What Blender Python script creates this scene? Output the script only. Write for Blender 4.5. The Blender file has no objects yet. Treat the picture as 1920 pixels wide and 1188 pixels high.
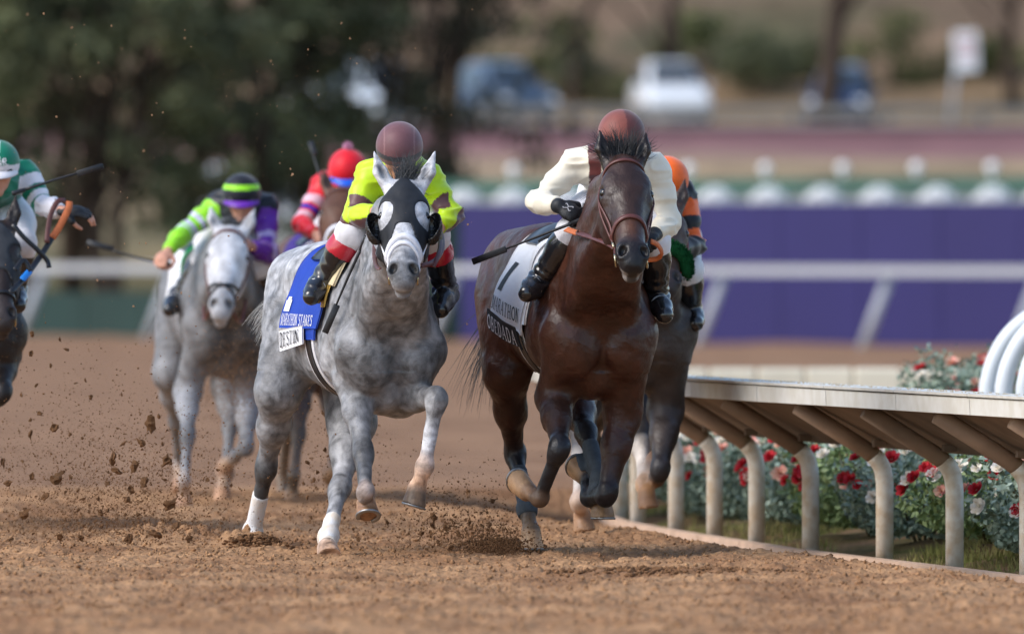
import bpy, math, random
import numpy as np
from mathutils import Vector, Matrix

random.seed(7)
rng = np.random.default_rng(7)
SC = bpy.context.scene
COL = SC.collection

# ------------------------------------------------------------------ camera, sky, sun, exposure
F = 1920 * 400 / 36.0          # focal length in photograph pixels
CAMH = 1.56                    # lens height above the track
HZ = 440.0                     # horizon row in the photograph
cam_data = bpy.data.cameras.new('camera')
cam_data.lens = 400
cam_data.sensor_width = 36
cam_data.shift_y = -(594 - HZ) / 1920.0
cam_data.clip_start = 1.0
cam_data.clip_end = 2000
cam_data.dof.use_dof = True
cam_data.dof.focus_distance = 54.6
cam_data.dof.aperture_fstop = 2.9
cam = bpy.data.objects.new('camera', cam_data)
cam.location = (0, 0, CAMH)
cam.rotation_euler = (math.radians(90), 0, 0)
COL.objects.link(cam)
SC.camera = cam

SUN_EL, SUN_AZ = math.radians(42), math.radians(-112)   # azimuth from +Y (away from the lens), negative = left
world = bpy.data.worlds.new('World')
SC.world = world
world.use_nodes = True
wn = world.node_tree
bg = wn.nodes['Background']
sky = wn.nodes.new('ShaderNodeTexSky')
sky.sky_type = 'NISHITA'
sky.sun_disc = False
sky.sun_elevation = SUN_EL
sky.sun_rotation = SUN_AZ
sky.dust_density = 1.2
sky.air_density = 1.0
wn.links.new(sky.outputs[0], bg.inputs[0])
bg.inputs[1].default_value = 0.15
sun_data = bpy.data.lights.new('sun', 'SUN')
sun_data.energy = 1.5
sun_data.angle = math.radians(30)
sun_data.color = (1.0, 0.96, 0.91)
sun = bpy.data.objects.new('sun', sun_data)
COL.objects.link(sun)
sd = Vector((math.sin(SUN_AZ) * math.cos(SUN_EL), math.cos(SUN_AZ) * math.cos(SUN_EL), math.sin(SUN_EL)))
sun.rotation_euler = (-sd).to_track_quat('-Z', 'Y').to_euler()
SC.view_settings.view_transform = 'Standard'
SC.view_settings.look = 'None'
SC.view_settings.gamma = 1
SC.view_settings.use_curve_mapping = False
SC.view_settings.exposure = 0.78
SC.render.engine = 'CYCLES'
SC.cycles.use_denoising = True
SC.cycles.max_bounces = 6
SC.cycles.sample_clamp_indirect = 4


# ------------------------------------------------------------------ helpers
def A(*v):
    return np.array(v, dtype=np.float64)


def P(px, py, Y):
    """Point at distance Y that lies at photograph position (px, py)."""
    return A((px - 960) * Y / F, Y, CAMH - (py - HZ) * Y / F)


def unit(v):
    v = np.asarray(v, float)
    return v / max(np.linalg.norm(v), 1e-9)


def srgb(r, g, b):
    return tuple((c / 255 / 12.92) if c / 255 <= 0.04045 else ((c / 255 + 0.055) / 1.055) ** 2.4 for c in (r, g, b))


_tab = np.random.default_rng(3).random(65536).astype(np.float32)


def vnoise(p, seed=0):
    p = np.asarray(p, float)
    i = np.floor(p).astype(np.int64)
    f = p - i
    u = f * f * (3 - 2 * f)
    out = 0
    for dx in (0, 1):
        for dy in (0, 1):
            for dz in (0, 1):
                h = ((i[..., 0] + dx) * 73856093) ^ ((i[..., 1] + dy) * 19349663) ^ ((i[..., 2] + dz) * 83492791) ^ (seed * 2654435)
                h = (h ^ (h >> 13)) * 1274126177
                v = _tab[(h ^ (h >> 16)) & 65535]
                w = (u[..., 0] if dx else 1 - u[..., 0]) * (u[..., 1] if dy else 1 - u[..., 1]) * (u[..., 2] if dz else 1 - u[..., 2])
                out = out + v * w
    return out * 2 - 1


def fbm(p, seed=0, octs=4, gain=0.5):
    s = 0
    a = 1
    for o in range(octs):
        s = s + a * vnoise(np.asarray(p) * 2 ** o, seed + o * 17)
        a *= gain
    return s


def make_mesh(name, V, faces, mat=None, smooth=True, cols=None, base=(0, 0, 0)):
    V = np.asarray(V, np.float32) - np.asarray(base, np.float32)
    me = bpy.data.meshes.new(name)
    if isinstance(faces, np.ndarray):
        n, k = faces.shape
        me.vertices.add(len(V))
        me.vertices.foreach_set('co', V.ravel())
        me.loops.add(n * k)
        me.loops.foreach_set('vertex_index', faces.astype(np.int32).ravel())
        me.polygons.add(n)
        me.polygons.foreach_set('loop_start', np.arange(0, n * k, k, dtype=np.int32))
        me.update(calc_edges=True)
    else:
        me.from_pydata(V.tolist(), [], faces)
        me.update()
    if smooth:
        me.polygons.foreach_set('use_smooth', np.ones(len(me.polygons), bool))
    if cols is not None:
        at = me.color_attributes.new('Col', 'FLOAT_COLOR', 'POINT')
        c = np.ones((len(V), 4), np.float32)
        c[:, :3] = cols
        at.data.foreach_set('color', c.ravel())
    if mat is not None:
        me.materials.append(mat)
    return me


def link(name, me, parent=None, loc=(0, 0, 0)):
    o = bpy.data.objects.new(name, me)
    COL.objects.link(o)
    o.location = loc
    if parent is not None:
        o.parent = parent
    return o


def tag(o, label=None, cat=None, group=None, kind=None):
    if label:
        o['label'] = label
    if cat:
        o['category'] = cat
    if group:
        o['group'] = group
    if kind:
        o['kind'] = kind
    return o


def empty(name, loc):
    o = bpy.data.objects.new(name, None)
    o.empty_display_size = 0.2
    o.location = tuple(float(c) for c in loc)
    COL.objects.link(o)
    return o


class MB:
    """Collects polygons for one mesh."""
    def __init__(s):
        s.V, s.Fc = [], []

    def add(s, V, Fc):
        n = len(s.V)
        s.V += [tuple(float(c) for c in v) for v in V]
        s.Fc += [tuple(i + n for i in f) for f in Fc]
        return s

    def box(s, c, h, R=None, bev=0.0):
        c = np.asarray(c, float)
        h = np.asarray(h, float)
        R = np.eye(3) if R is None else np.asarray(R)       # rows = local axes
        if bev <= 0:
            vs = [c + (R.T @ (h * A(x, y, z))) for x in (-1, 1) for y in (-1, 1) for z in (-1, 1)]
            return s.add(vs, [(0, 1, 3, 2), (4, 6, 7, 5), (0, 4, 5, 1), (2, 3, 7, 6), (0, 2, 6, 4), (1, 5, 7, 3)])
        b = min(bev, *(h * 0.9))
        prof = []
        for z, ins in ((-h[2], b), (-h[2] + b, 0), (h[2] - b, 0), (h[2], b)):
            x, y = h[0] - ins, h[1] - ins
            ring = [(x, -y + b * (ins == 0)), (x, y - b * (ins == 0)), (x - b * (ins == 0), y), (-x + b * (ins == 0), y), (-x, y - b * (ins == 0)), (-x, -y + b * (ins == 0)), (-x + b * (ins == 0), -y), (x - b * (ins == 0), -y)]
            prof.append([c + R.T @ A(a, d, z) for a, d in ring])
        n = len(s.V)
        vs = [v for r in prof for v in r]
        fc = []
        for r in range(3):
            for i in range(8):
                j = (i + 1) % 8
                fc.append((r * 8 + i, r * 8 + j, r * 8 + 8 + j, r * 8 + 8 + i))
        fc.append(tuple(range(7, -1, -1)))
        fc.append(tuple(range(24, 32)))
        return s.add(vs, fc)

    def tube(s, pts, rad, n=10, cap=True):
        pts = [np.asarray(p, float) for p in pts]
        rad = [rad] * len(pts) if np.isscalar(rad) else rad
        up = None
        rings = []
        for i, p in enumerate(pts):
            t = unit(pts[min(i + 1, len(pts) - 1)] - pts[max(i - 1, 0)])
            if up is None:
                up = unit(np.cross(t, A(0.13, 0.2, 1)) if abs(t[2]) < 0.9 else np.cross(t, A(1, 0.1, 0)))
            a = unit(up - t * (up @ t))
            up = a
            b = np.cross(t, a)
            rings.append([p + rad[i] * (math.cos(2 * math.pi * k / n) * a + math.sin(2 * math.pi * k / n) * b) for k in range(n)])
        fc = []
        for i in range(len(pts) - 1):
            for k in range(n):
                j = (k + 1) % n
                fc.append((i * n + k, i * n + j, i * n + n + j, i * n + n + k))
        if cap:
            fc.append(tuple(range(n - 1, -1, -1)))
            fc.append(tuple(range((len(pts) - 1) * n, len(pts) * n)))
        return s.add([v for r in rings for v in r], fc)

    def ribbon(s, pts, nrm, width, th):
        """Flat strap with real thickness: pts on the centre line, nrm the outward normals."""
        pts = [np.asarray(p, float) for p in pts]
        w = [width] * len(pts) if np.isscalar(width) else width
        vs, fc = [], []
        for i, p in enumerate(pts):
            t = unit(pts[min(i + 1, len(pts) - 1)] - pts[max(i - 1, 0)])
            n = nrm[i] if isinstance(nrm, (list, np.ndarray)) and np.ndim(nrm) > 1 else nrm
            n = unit(np.asarray(n, float) - t * (np.asarray(n, float) @ t))
            b = np.cross(t, n)
            e = w[i] / 2
            vs += [p - b * e, p - b * e * .8 + n * th, p + b * e * .8 + n * th, p + b * e, p + b * e * .8 - n * th * .3, p - b * e * .8 - n * th * .3]
        for i in range(len(pts) - 1):
            for k in range(6):
                j = (k + 1) % 6
                fc.append((i * 6 + k, i * 6 + j, i * 6 + 6 + j, i * 6 + 6 + k))
        m = (len(pts) - 1) * 6
        fc += [(5, 4, 3, 2, 1, 0), tuple(range(m, m + 6))]
        return s.add(vs, fc)

    def strand(s, pts, r0, n=3):
        k = len(pts)
        return s.tube(pts, [r0 * (1 - 0.85 * i / (k - 1)) for i in range(k)], n, cap=False)

    def build(s, name, mat, parent=None, base=(0, 0, 0), smooth=False, loc=None):
        me = make_mesh(name, np.array(s.V), s.Fc, mat, smooth, base=base)
        return link(name, me, parent, loc if loc is not None else ((0, 0, 0) if parent is not None else tuple(base)))


def smooth_curve(pts, n):
    """Catmull-Rom through the points."""
    p = [np.asarray(q, float) for q in pts]
    p = [2 * p[0] - p[1]] + p + [2 * p[-1] - p[-2]]
    out = []
    m = len(p) - 3
    for i in range(n):
        t = i / (n - 1) * m
        k = min(int(t), m - 1)
        u = t - k
        a, b, c, d = p[k:k + 4]
        out.append(0.5 * (2 * b + (c - a) * u + (2 * a - 5 * b + 4 * c - d) * u * u + (3 * b - a - 3 * c + d) * u ** 3))
    return out


# ------------------------------------------------------------------ materials
def mat(name, col=(0.5, 0.5, 0.5), rough=0.6, spec=0.5, attr=False, var=0.0, vscale=8.0, bump=0.0, bscale=60.0, metal=0.0, coat=0.0,
        col2=None, sheen=0.0, bdist=0.01, trans=0.0, detail=5.0, rvar=0.0):
    m = bpy.data.materials.new(name)
    m.use_nodes = True
    nt = m.node_tree
    b = nt.nodes['Principled BSDF']
    b.inputs['Roughness'].default_value = rough
    b.inputs['Specular IOR Level'].default_value = spec
    b.inputs['Metallic'].default_value = metal
    b.inputs['Coat Weight'].default_value = coat
    b.inputs['Coat Roughness'].default_value = 0.08
    b.inputs['Sheen Weight'].default_value = sheen
    b.inputs['Sheen Roughness'].default_value = 0.4
    if trans:
        b.inputs['Transmission Weight'].default_value = trans
    tc = nt.nodes.new('ShaderNodeTexCoord')
    src = None
    if attr:
        a = nt.nodes.new('ShaderNodeAttribute')
        a.attribute_name = 'Col'
        src = a.outputs['Color']
    if var > 0 or col2 is not None:
        n = nt.nodes.new('ShaderNodeTexNoise')
        n.inputs['Scale'].default_value = vscale
        n.inputs['Detail'].default_value = detail
        nt.links.new(tc.outputs['Object'], n.inputs['Vector'])
        if col2 is not None:
            r = nt.nodes.new('ShaderNodeMapRange')
            r.inputs['From Min'].default_value = 0.36
            r.inputs['From Max'].default_value = 0.64
            nt.links.new(n.outputs['Fac'], r.inputs['Value'])
            mx = nt.nodes.new('ShaderNodeMix')
            mx.data_type = 'RGBA'
            mx.inputs['A'].default_value = (*col, 1)
            mx.inputs['B'].default_value = (*col2, 1)
            nt.links.new(r.outputs['Result'], mx.inputs['Factor'])
            src = mx.outputs['Result']
        if var > 0:
            r2 = nt.nodes.new('ShaderNodeMapRange')
            r2.inputs['From Min'].default_value = 0.3
            r2.inputs['From Max'].default_value = 0.7
            r2.inputs['To Min'].default_value = 1 - var
            r2.inputs['To Max'].default_value = 1 + var
            nt.links.new(n.outputs['Fac'], r2.inputs['Value'])
            mu = nt.nodes.new('ShaderNodeMix')
            mu.data_type = 'RGBA'
            mu.blend_type = 'MULTIPLY'
            mu.inputs['Factor'].default_value = 1
            if src is None:
                mu.inputs['A'].default_value = (*col, 1)
            else:
                nt.links.new(src, mu.inputs['A'])
            nt.links.new(r2.outputs['Result'], mu.inputs['B'])
            src = mu.outputs['Result']
    if src is None:
        b.inputs['Base Color'].default_value = (*col, 1)
    else:
        nt.links.new(src, b.inputs['Base Color'])
    if bump > 0:
        n2 = nt.nodes.new('ShaderNodeTexNoise')
        n2.inputs['Scale'].default_value = bscale
        n2.inputs['Detail'].default_value = 4
        nt.links.new(tc.outputs['Object'], n2.inputs['Vector'])
        bp = nt.nodes.new('ShaderNodeBump')
        bp.inputs['Strength'].default_value = bump
        bp.inputs['Distance'].default_value = bdist
        nt.links.new(n2.outputs['Fac'], bp.inputs['Height'])
        nt.links.new(bp.outputs['Normal'], b.inputs['Normal'])
    if rvar > 0:
        n3 = nt.nodes.new('ShaderNodeTexNoise')
        n3.inputs['Scale'].default_value = vscale * 2.3
        n3.inputs['Detail'].default_value = 4
        nt.links.new(tc.outputs['Object'], n3.inputs['Vector'])
        r3 = nt.nodes.new('ShaderNodeMapRange')
        r3.inputs['From Min'].default_value = 0.3
        r3.inputs['From Max'].default_value = 0.7
        r3.inputs['To Min'].default_value = max(0.05, rough - rvar)
        r3.inputs['To Max'].default_value = rough + rvar
        nt.links.new(n3.outputs['Fac'], r3.inputs['Value'])
        nt.links.new(r3.outputs['Result'], b.inputs['Roughness'])
    return m


def dapple_mat(name, strength, rough=0.5, scale=11.0, spots=26.0, spec=0.4):
    """Coat colour from the mesh, broken by mottling, dapples and hair grain."""
    m = mat(name, attr=True, rough=rough, spec=spec, bump=0.45, bscale=19, bdist=0.014, rvar=.08)
    nt = m.node_tree
    b = nt.nodes['Principled BSDF']
    tc = nt.nodes['Texture Coordinate']
    a = nt.nodes['Attribute']
    n = nt.nodes.new('ShaderNodeTexNoise')
    n.inputs['Scale'].default_value = scale
    n.inputs['Detail'].default_value = 8
    n.inputs['Roughness'].default_value = 0.65
    n.inputs['Distortion'].default_value = 0.6
    v = nt.nodes.new('ShaderNodeTexVoronoi')
    v.feature = 'SMOOTH_F1'
    v.inputs['Scale'].default_value = spots
    v.inputs['Smoothness'].default_value = 0.6
    n.inputs['Vector'].default_value = (0, 0, 0)
    nt.links.new(tc.outputs['Object'], n.inputs['Vector'])
    nt.links.new(tc.outputs['Object'], v.inputs['Vector'])
    g = nt.nodes.new('ShaderNodeTexNoise')
    g.inputs['Scale'].default_value = 160
    g.inputs['Detail'].default_value = 3
    nt.links.new(tc.outputs['Object'], g.inputs['Vector'])
    m1 = nt.nodes.new('ShaderNodeMath')
    m1.operation = 'MULTIPLY_ADD'
    m1.inputs[1].default_value = -0.24
    nt.links.new(v.outputs['Distance'], m1.inputs[0])
    nt.links.new(n.outputs['Fac'], m1.inputs[2])
    m2 = nt.nodes.new('ShaderNodeMath')
    m2.operation = 'MULTIPLY_ADD'
    m2.inputs[1].default_value = 0.14
    nt.links.new(g.outputs['Fac'], m2.inputs[0])
    nt.links.new(m1.outputs[0], m2.inputs[2])
    r = nt.nodes.new('ShaderNodeMapRange')
    r.inputs['From Min'].default_value = 0.28
    r.inputs['From Max'].default_value = 0.68
    r.inputs['To Min'].default_value = 1 - strength
    r.inputs['To Max'].default_value = 1 + strength * 0.9
    nt.links.new(m2.outputs[0], r.inputs['Value'])
    mu = nt.nodes.new('ShaderNodeMix')
    mu.data_type = 'RGBA'
    mu.blend_type = 'MULTIPLY'
    mu.inputs['Factor'].default_value = 1
    nt.links.new(a.outputs['Color'], mu.inputs['A'])
    nt.links.new(r.outputs['Result'], mu.inputs['B'])
    nt.links.new(mu.outputs['Result'], b.inputs['Base Color'])
    # veins and hair grain as relief
    ve = nt.nodes.new('ShaderNodeTexNoise')
    ve.inputs['Scale'].default_value = 5.5
    ve.inputs['Detail'].default_value = 2
    ve.inputs['Distortion'].default_value = 1.2
    nt.links.new(tc.outputs['Object'], ve.inputs['Vector'])
    s1 = nt.nodes.new('ShaderNodeMath')
    s1.operation = 'SUBTRACT'
    s1.inputs[1].default_value = .5
    nt.links.new(ve.outputs['Fac'], s1.inputs[0])
    s2 = nt.nodes.new('ShaderNodeMath')
    s2.operation = 'ABSOLUTE'
    nt.links.new(s1.outputs[0], s2.inputs[0])
    s3 = nt.nodes.new('ShaderNodeMapRange')
    s3.interpolation_type = 'SMOOTHSTEP'
    s3.inputs['From Min'].default_value = 0
    s3.inputs['From Max'].default_value = .05
    s3.inputs['To Min'].default_value = 1
    s3.inputs['To Max'].default_value = 0
    nt.links.new(s2.outputs[0], s3.inputs['Value'])
    hm = nt.nodes.new('ShaderNodeMapping')
    hm.inputs['Scale'].default_value = (150, 150, 26)
    nt.links.new(tc.outputs['Object'], hm.inputs['Vector'])
    hn = nt.nodes.new('ShaderNodeTexNoise')
    hn.inputs['Scale'].default_value = 1
    hn.inputs['Detail'].default_value = 3
    nt.links.new(hm.outputs['Vector'], hn.inputs['Vector'])
    bp0 = nt.nodes['Bump']
    b1 = nt.nodes.new('ShaderNodeBump')
    b1.inputs['Strength'].default_value = .13
    b1.inputs['Distance'].default_value = .006
    nt.links.new(s3.outputs['Result'], b1.inputs['Height'])
    nt.links.new(bp0.outputs['Normal'], b1.inputs['Normal'])
    b2 = nt.nodes.new('ShaderNodeBump')
    b2.inputs['Strength'].default_value = .35
    b2.inputs['Distance'].default_value = .004
    nt.links.new(hn.outputs['Fac'], b2.inputs['Height'])
    nt.links.new(b1.outputs['Normal'], b2.inputs['Normal'])
    nt.links.new(b2.outputs['Normal'], b.inputs['Normal'])
    return m


# ------------------------------------------------------------------ implicit modelling (smooth unions on a grid, then surface nets)
class Prim:
    def __init__(s, lo, hi, fn):
        s.lo, s.hi, s.fn = np.asarray(lo, float), np.asarray(hi, float), fn


def rc(a, b, r1, r2, flat=None):
    """Tapered capsule. flat=(axis, factor): thinner along the axis by that factor."""
    a, b = np.asarray(a, float), np.asarray(b, float)
    R = max(r1, r2)
    lo, hi = np.minimum(a, b) - R, np.maximum(a, b) + R
    ba = b - a
    L2 = max(ba @ ba, 1e-9)

    def fn(x, y, z):
        X, Y, Z = x - a[0], y - a[1], z - a[2]
        if flat is not None:
            n, k = unit(flat[0]), flat[1] - 1
            q = (X * n[0] + Y * n[1] + Z * n[2]) * k
            X, Y, Z = X + q * n[0], Y + q * n[1], Z + q * n[2]
        t = np.clip((X * ba[0] + Y * ba[1] + Z * ba[2]) / L2, 0, 1)
        return np.sqrt((X - t * ba[0]) ** 2 + (Y - t * ba[1]) ** 2 + (Z - t * ba[2]) ** 2) - (r1 + t * (r2 - r1))
    return Prim(lo, hi, fn)


def ell(c, r, R=None):
    c = np.asarray(c, float)
    r = np.asarray(r, float)
    R = np.eye(3) if R is None else np.asarray(R, float)
    ext = np.sqrt(((R.T * r) ** 2).sum(1))

    def fn(x, y, z):
        X, Y, Z = x - c[0], y - c[1], z - c[2]
        u = X * R[0, 0] + Y * R[0, 1] + Z * R[0, 2]
        v = X * R[1, 0] + Y * R[1, 1] + Z * R[1, 2]
        w = X * R[2, 0] + Y * R[2, 1] + Z * R[2, 2]
        k0 = np.sqrt((u / r[0]) ** 2 + (v / r[1]) ** 2 + (w / r[2]) ** 2)
        k1 = np.sqrt((u / r[0] ** 2) ** 2 + (v / r[1] ** 2) ** 2 + (w / r[2] ** 2) ** 2) + 1e-6
        return k0 * (k0 - 1) / k1
    return Prim(c - ext, c + ext, fn)


def hoof_prim(c, ax, toe, r0, r1, h):
    c, ax, toe = np.asarray(c, float), unit(ax), np.asarray(toe, float)
    toe = unit(toe - ax * (toe @ ax))
    e = c + ax * h
    lo, hi = np.minimum(c, e) - r1 * 1.8, np.maximum(c, e) + r1 * 1.8

    def fn(x, y, z):
        X, Y, Z = x - c[0], y - c[1], z - c[2]
        t = X * ax[0] + Y * ax[1] + Z * ax[2]
        s = X * toe[0] + Y * toe[1] + Z * toe[2]
        q = np.sqrt(np.maximum(X * X + Y * Y + Z * Z - t * t - s * s, 0))
        s2 = (s - 0.30 * t) / 1.12
        rad = np.sqrt(q * q + s2 * s2) - (r0 + (r1 - r0) * np.clip(t / h, 0, 1))
        return np.maximum(np.maximum(rad, t - h), -t - 0.012)
    return Prim(lo, hi, fn)


class Field:
    def __init__(s, lo, hi, vox, color=None):
        s.v = vox
        s.lo = np.asarray(lo, float)
        s.n = np.ceil((np.asarray(hi, float) - s.lo) / vox).astype(int) + 1
        s.f = np.full(tuple(s.n), 1.0, np.float32)
        s.c = None
        if color is not None:
            s.c = np.empty((*s.n, 3), np.float32)
            s.c[:] = color

    def sl(s, lo, hi, m):
        i0 = np.clip(np.floor((lo - m - s.lo) / s.v).astype(int), 0, s.n - 1)
        i1 = np.clip(np.ceil((hi + m - s.lo) / s.v).astype(int) + 1, 1, s.n)
        return tuple(slice(a, b) for a, b in zip(i0, i1))

    def axes(s, S):
        g = [(s.lo[d] + s.v * np.arange(S[d].start, S[d].stop)).astype(np.float32) for d in range(3)]
        return g[0][:, None, None], g[1][None, :, None], g[2][None, None, :]

    def add(s, p, k=0.04, col=None, kc=None):
        S = s.sl(p.lo, p.hi, k + 3 * s.v)
        if any(q.stop <= q.start for q in S):
            return s
        x, y, z = s.axes(S)
        d = p.fn(x, y, z).astype(np.float32)
        f = s.f[S]
        if col is not None and s.c is not None:
            kc = kc or k
            w = np.clip(0.5 + 0.5 * (f - d) / kc, 0, 1)[..., None]
            s.c[S] = s.c[S] * (1 - w) + np.asarray(col, np.float32) * w
        h = np.maximum(k - np.abs(f - d), 0) / k
        s.f[S] = np.minimum(f, d) - h * h * k * 0.25
        return s

    def sub(s, p, k=0.01, col=None):
        S = s.sl(p.lo, p.hi, k + 3 * s.v)
        if any(q.stop <= q.start for q in S):
            return s
        x, y, z = s.axes(S)
        d = -p.fn(x, y, z).astype(np.float32)
        f = s.f[S]
        if col is not None and s.c is not None:
            w = np.clip(0.5 + 0.5 * (d + 0.006) / 0.006, 0, 1)[..., None]
            s.c[S] = s.c[S] * (1 - w) + np.asarray(col, np.float32) * w
        h = np.maximum(k - np.abs(f - d), 0) / k
        s.f[S] = np.maximum(f, d) + h * h * k * 0.25
        return s

    def sample(s, pts, arr=None):
        arr = s.f if arr is None else arr
        q = (np.asarray(pts, float) - s.lo) / s.v
        q = np.clip(q, 0, s.n - 1.001)
        i = q.astype(int)
        u = q - i
        out = 0
        for dx in (0, 1):
            for dy in (0, 1):
                for dz in (0, 1):
                    w = (u[..., 0] if dx else 1 - u[..., 0]) * (u[..., 1] if dy else 1 - u[..., 1]) * (u[..., 2] if dz else 1 - u[..., 2])
                    a = arr[i[..., 0] + dx, i[..., 1] + dy, i[..., 2] + dz]
                    out = out + (w[..., None] if a.ndim > w.ndim else w) * a
        return out

    def normal(s, pts, e=0.012):
        pts = np.asarray(pts, float)
        g = np.stack([s.sample(pts + d) - s.sample(pts - d) for d in np.eye(3) * e], -1)
        return g / np.maximum(np.linalg.norm(g, axis=-1, keepdims=True), 1e-6)

    def cast(s, o, d, off=0.0, rmax=0.7, n=140, r0=0.0):
        """First outward crossing of f=off along rays o + r d."""
        o, d = np.asarray(o, float), np.asarray(d, float)
        rs = np.linspace(r0, rmax, n)
        p = o[..., None, :] + d[..., None, :] * rs[:, None]
        f = s.sample(p) - (off if np.isscalar(off) else np.asarray(off)[..., None])
        pos = f > 0
        pos[..., 0] = False
        k = np.argmax(pos, -1)
        k = np.where(pos.any(-1), k, n - 1)
        k = np.maximum(k, 1)
        f1 = np.take_along_axis(f, k[..., None], -1)[..., 0]
        f0 = np.take_along_axis(f, k[..., None] - 1, -1)[..., 0]
        t = np.clip(-f0 / np.where(np.abs(f1 - f0) < 1e-9, 1, f1 - f0), 0, 1)
        r = rs[k - 1] + t * (rs[1] - rs[0])
        return o + d * r[..., None]

    def region(s, fn, off, lo, hi, grow_axes=True):
        """Field of a garment: the body grown by off, cut by the region function fn(x,y,z) (negative = inside)."""
        S = s.sl(np.asarray(lo, float), np.asarray(hi, float), 2 * s.v)
        x, y, z = s.axes(S)
        g = np.maximum(s.f[S] - off, fn(x, y, z).astype(np.float32))
        return g, s.lo + s.v * np.array([q.start for q in S])


def nets(f, lo, v):
    """Surface nets: quads around the zero level of f."""
    f = np.pad(f, 1, constant_values=1.0)
    lo = np.asarray(lo, float) - v
    s = f < 0
    w = np.argwhere(s)
    if len(w) == 0:
        return np.zeros((0, 3)), np.zeros((0, 4), int)
    a0 = np.maximum(w.min(0) - 2, 0)
    a1 = w.max(0) + 3
    f = f[a0[0]:a1[0], a0[1]:a1[1], a0[2]:a1[2]]
    s = f < 0
    lo = lo + a0 * v
    c = np.zeros(tuple(np.array(f.shape) - 1), np.uint8)
    n = c.shape
    for dx in (0, 1):
        for dy in (0, 1):
            for dz in (0, 1):
                c += s[dx:dx + n[0], dy:dy + n[1], dz:dz + n[2]]
    m = (c > 0) & (c < 8)
    ijk = np.argwhere(m)
    idx = np.full(n, -1, np.int32)
    idx[m] = np.arange(len(ijk))
    acc = np.zeros((len(ijk), 3))
    cnt = np.zeros(len(ijk))
    cor = [(a, b, d) for a in (0, 1) for b in (0, 1) for d in (0, 1)]
    for p in cor:
        for ax in range(3):
            if p[ax]:
                continue
            q = list(p)
            q[ax] = 1
            fa = f[ijk[:, 0] + p[0], ijk[:, 1] + p[1], ijk[:, 2] + p[2]]
            fb = f[ijk[:, 0] + q[0], ijk[:, 1] + q[1], ijk[:, 2] + q[2]]
            x = (fa < 0) != (fb < 0)
            t = np.where(x, fa / np.where(fa == fb, 1, fa - fb), 0)
            pos = np.array(p, float)[None].repeat(len(ijk), 0)
            pos[:, ax] += t
            acc[x] += pos[x]
            cnt += x
    V = lo + v * (ijk + acc / np.maximum(cnt, 1)[:, None])
    quads = []
    for ax in range(3):
        o1, o2 = (ax + 1) % 3, (ax + 2) % 3
        sa = np.take(s, range(0, s.shape[ax] - 1), ax)
        sb = np.take(s, range(1, s.shape[ax]), ax)
        e = np.argwhere(sa != sb)
        e = e[(e[:, o1] > 0) & (e[:, o2] > 0) & (e[:, o1] < n[o1]) & (e[:, o2] < n[o2])]
        inside = s[e[:, 0], e[:, 1], e[:, 2]]
        q = []
        for d1, d2 in ((-1, -1), (0, -1), (0, 0), (-1, 0)):
            g = e.copy()
            g[:, o1] += d1
            g[:, o2] += d2
            q.append(idx[g[:, 0], g[:, 1], g[:, 2]])
        q = np.stack(q, 1)
        q[~inside] = q[~inside][:, ::-1]
        quads.append(q)
    Q = np.concatenate(quads)
    return V, Q[(Q >= 0).all(1)]


def relax(V, Q, it=1, lam=0.5):
    for _ in range(it):
        S = np.zeros_like(V)
        c = np.zeros(len(V))
        for a, b in ((0, 1), (1, 2), (2, 3), (3, 0)):
            np.add.at(S, Q[:, a], V[Q[:, b]])
            np.add.at(S, Q[:, b], V[Q[:, a]])
            np.add.at(c, Q[:, a], 1)
            np.add.at(c, Q[:, b], 1)
        V = V * (1 - lam) + lam * S / np.maximum(c, 1)[:, None]
    return V


def vert_normals(V, Q):
    n = np.cross(V[Q[:, 2]] - V[Q[:, 0]], V[Q[:, 3]] - V[Q[:, 1]])
    N = np.zeros_like(V)
    for k in range(4):
        np.add.at(N, Q[:, k], n)
    return N / np.maximum(np.linalg.norm(N, axis=1, keepdims=True), 1e-9)


def sdf_obj(name, f, lo, v, material, parent, base, colfield=None, recolor=None, wrinkle=None, it=1):
    V, Q = nets(f, lo, v)
    if len(Q) == 0:
        return None
    V = relax(V, Q, it)
    C = None
    if colfield is not None:
        C = colfield.sample(V, colfield.c)
    if recolor is not None:
        C = recolor(V, C)
    if wrinkle is not None:
        N = vert_normals(V, Q)
        V = V + N * wrinkle(V)[:, None]
    me = make_mesh(name, V, Q, material, True, C, base)
    return link(name, me, parent)
# ------------------------------------------------------------------ the setting
DIRT_C, DIRT_D = srgb(178, 138, 101), srgb(144, 106, 75)


def dirt_material(name, bump, c1=None, c2=None):
    m = mat(name, c1 or DIRT_C, .95, .15, col2=c2 or DIRT_D, vscale=1.3, var=.0, bump=bump, bscale=30, bdist=.03)
    nt = m.node_tree
    b = nt.nodes['Principled BSDF']
    tc = nt.nodes['Texture Coordinate']
    src = b.inputs['Base Color'].links[0].from_socket
    n = nt.nodes.new('ShaderNodeTexNoise')
    n.inputs['Scale'].default_value = 38
    n.inputs['Detail'].default_value = 6
    nt.links.new(tc.outputs['Object'], n.inputs['Vector'])
    r = nt.nodes.new('ShaderNodeMapRange')
    r.inputs['From Min'].default_value = .3
    r.inputs['From Max'].default_value = .7
    r.inputs['To Min'].default_value = .66
    r.inputs['To Max'].default_value = 1.16
    nt.links.new(n.outputs['Fac'], r.inputs['Value'])
    mu = nt.nodes.new('ShaderNodeMix')
    mu.data_type = 'RGBA'
    mu.blend_type = 'MULTIPLY'
    mu.inputs['Factor'].default_value = 1
    nt.links.new(src, mu.inputs['A'])
    nt.links.new(r.outputs['Result'], mu.inputs['B'])
    nt.links.new(mu.outputs['Result'], b.inputs['Base Color'])
    return m


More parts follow.
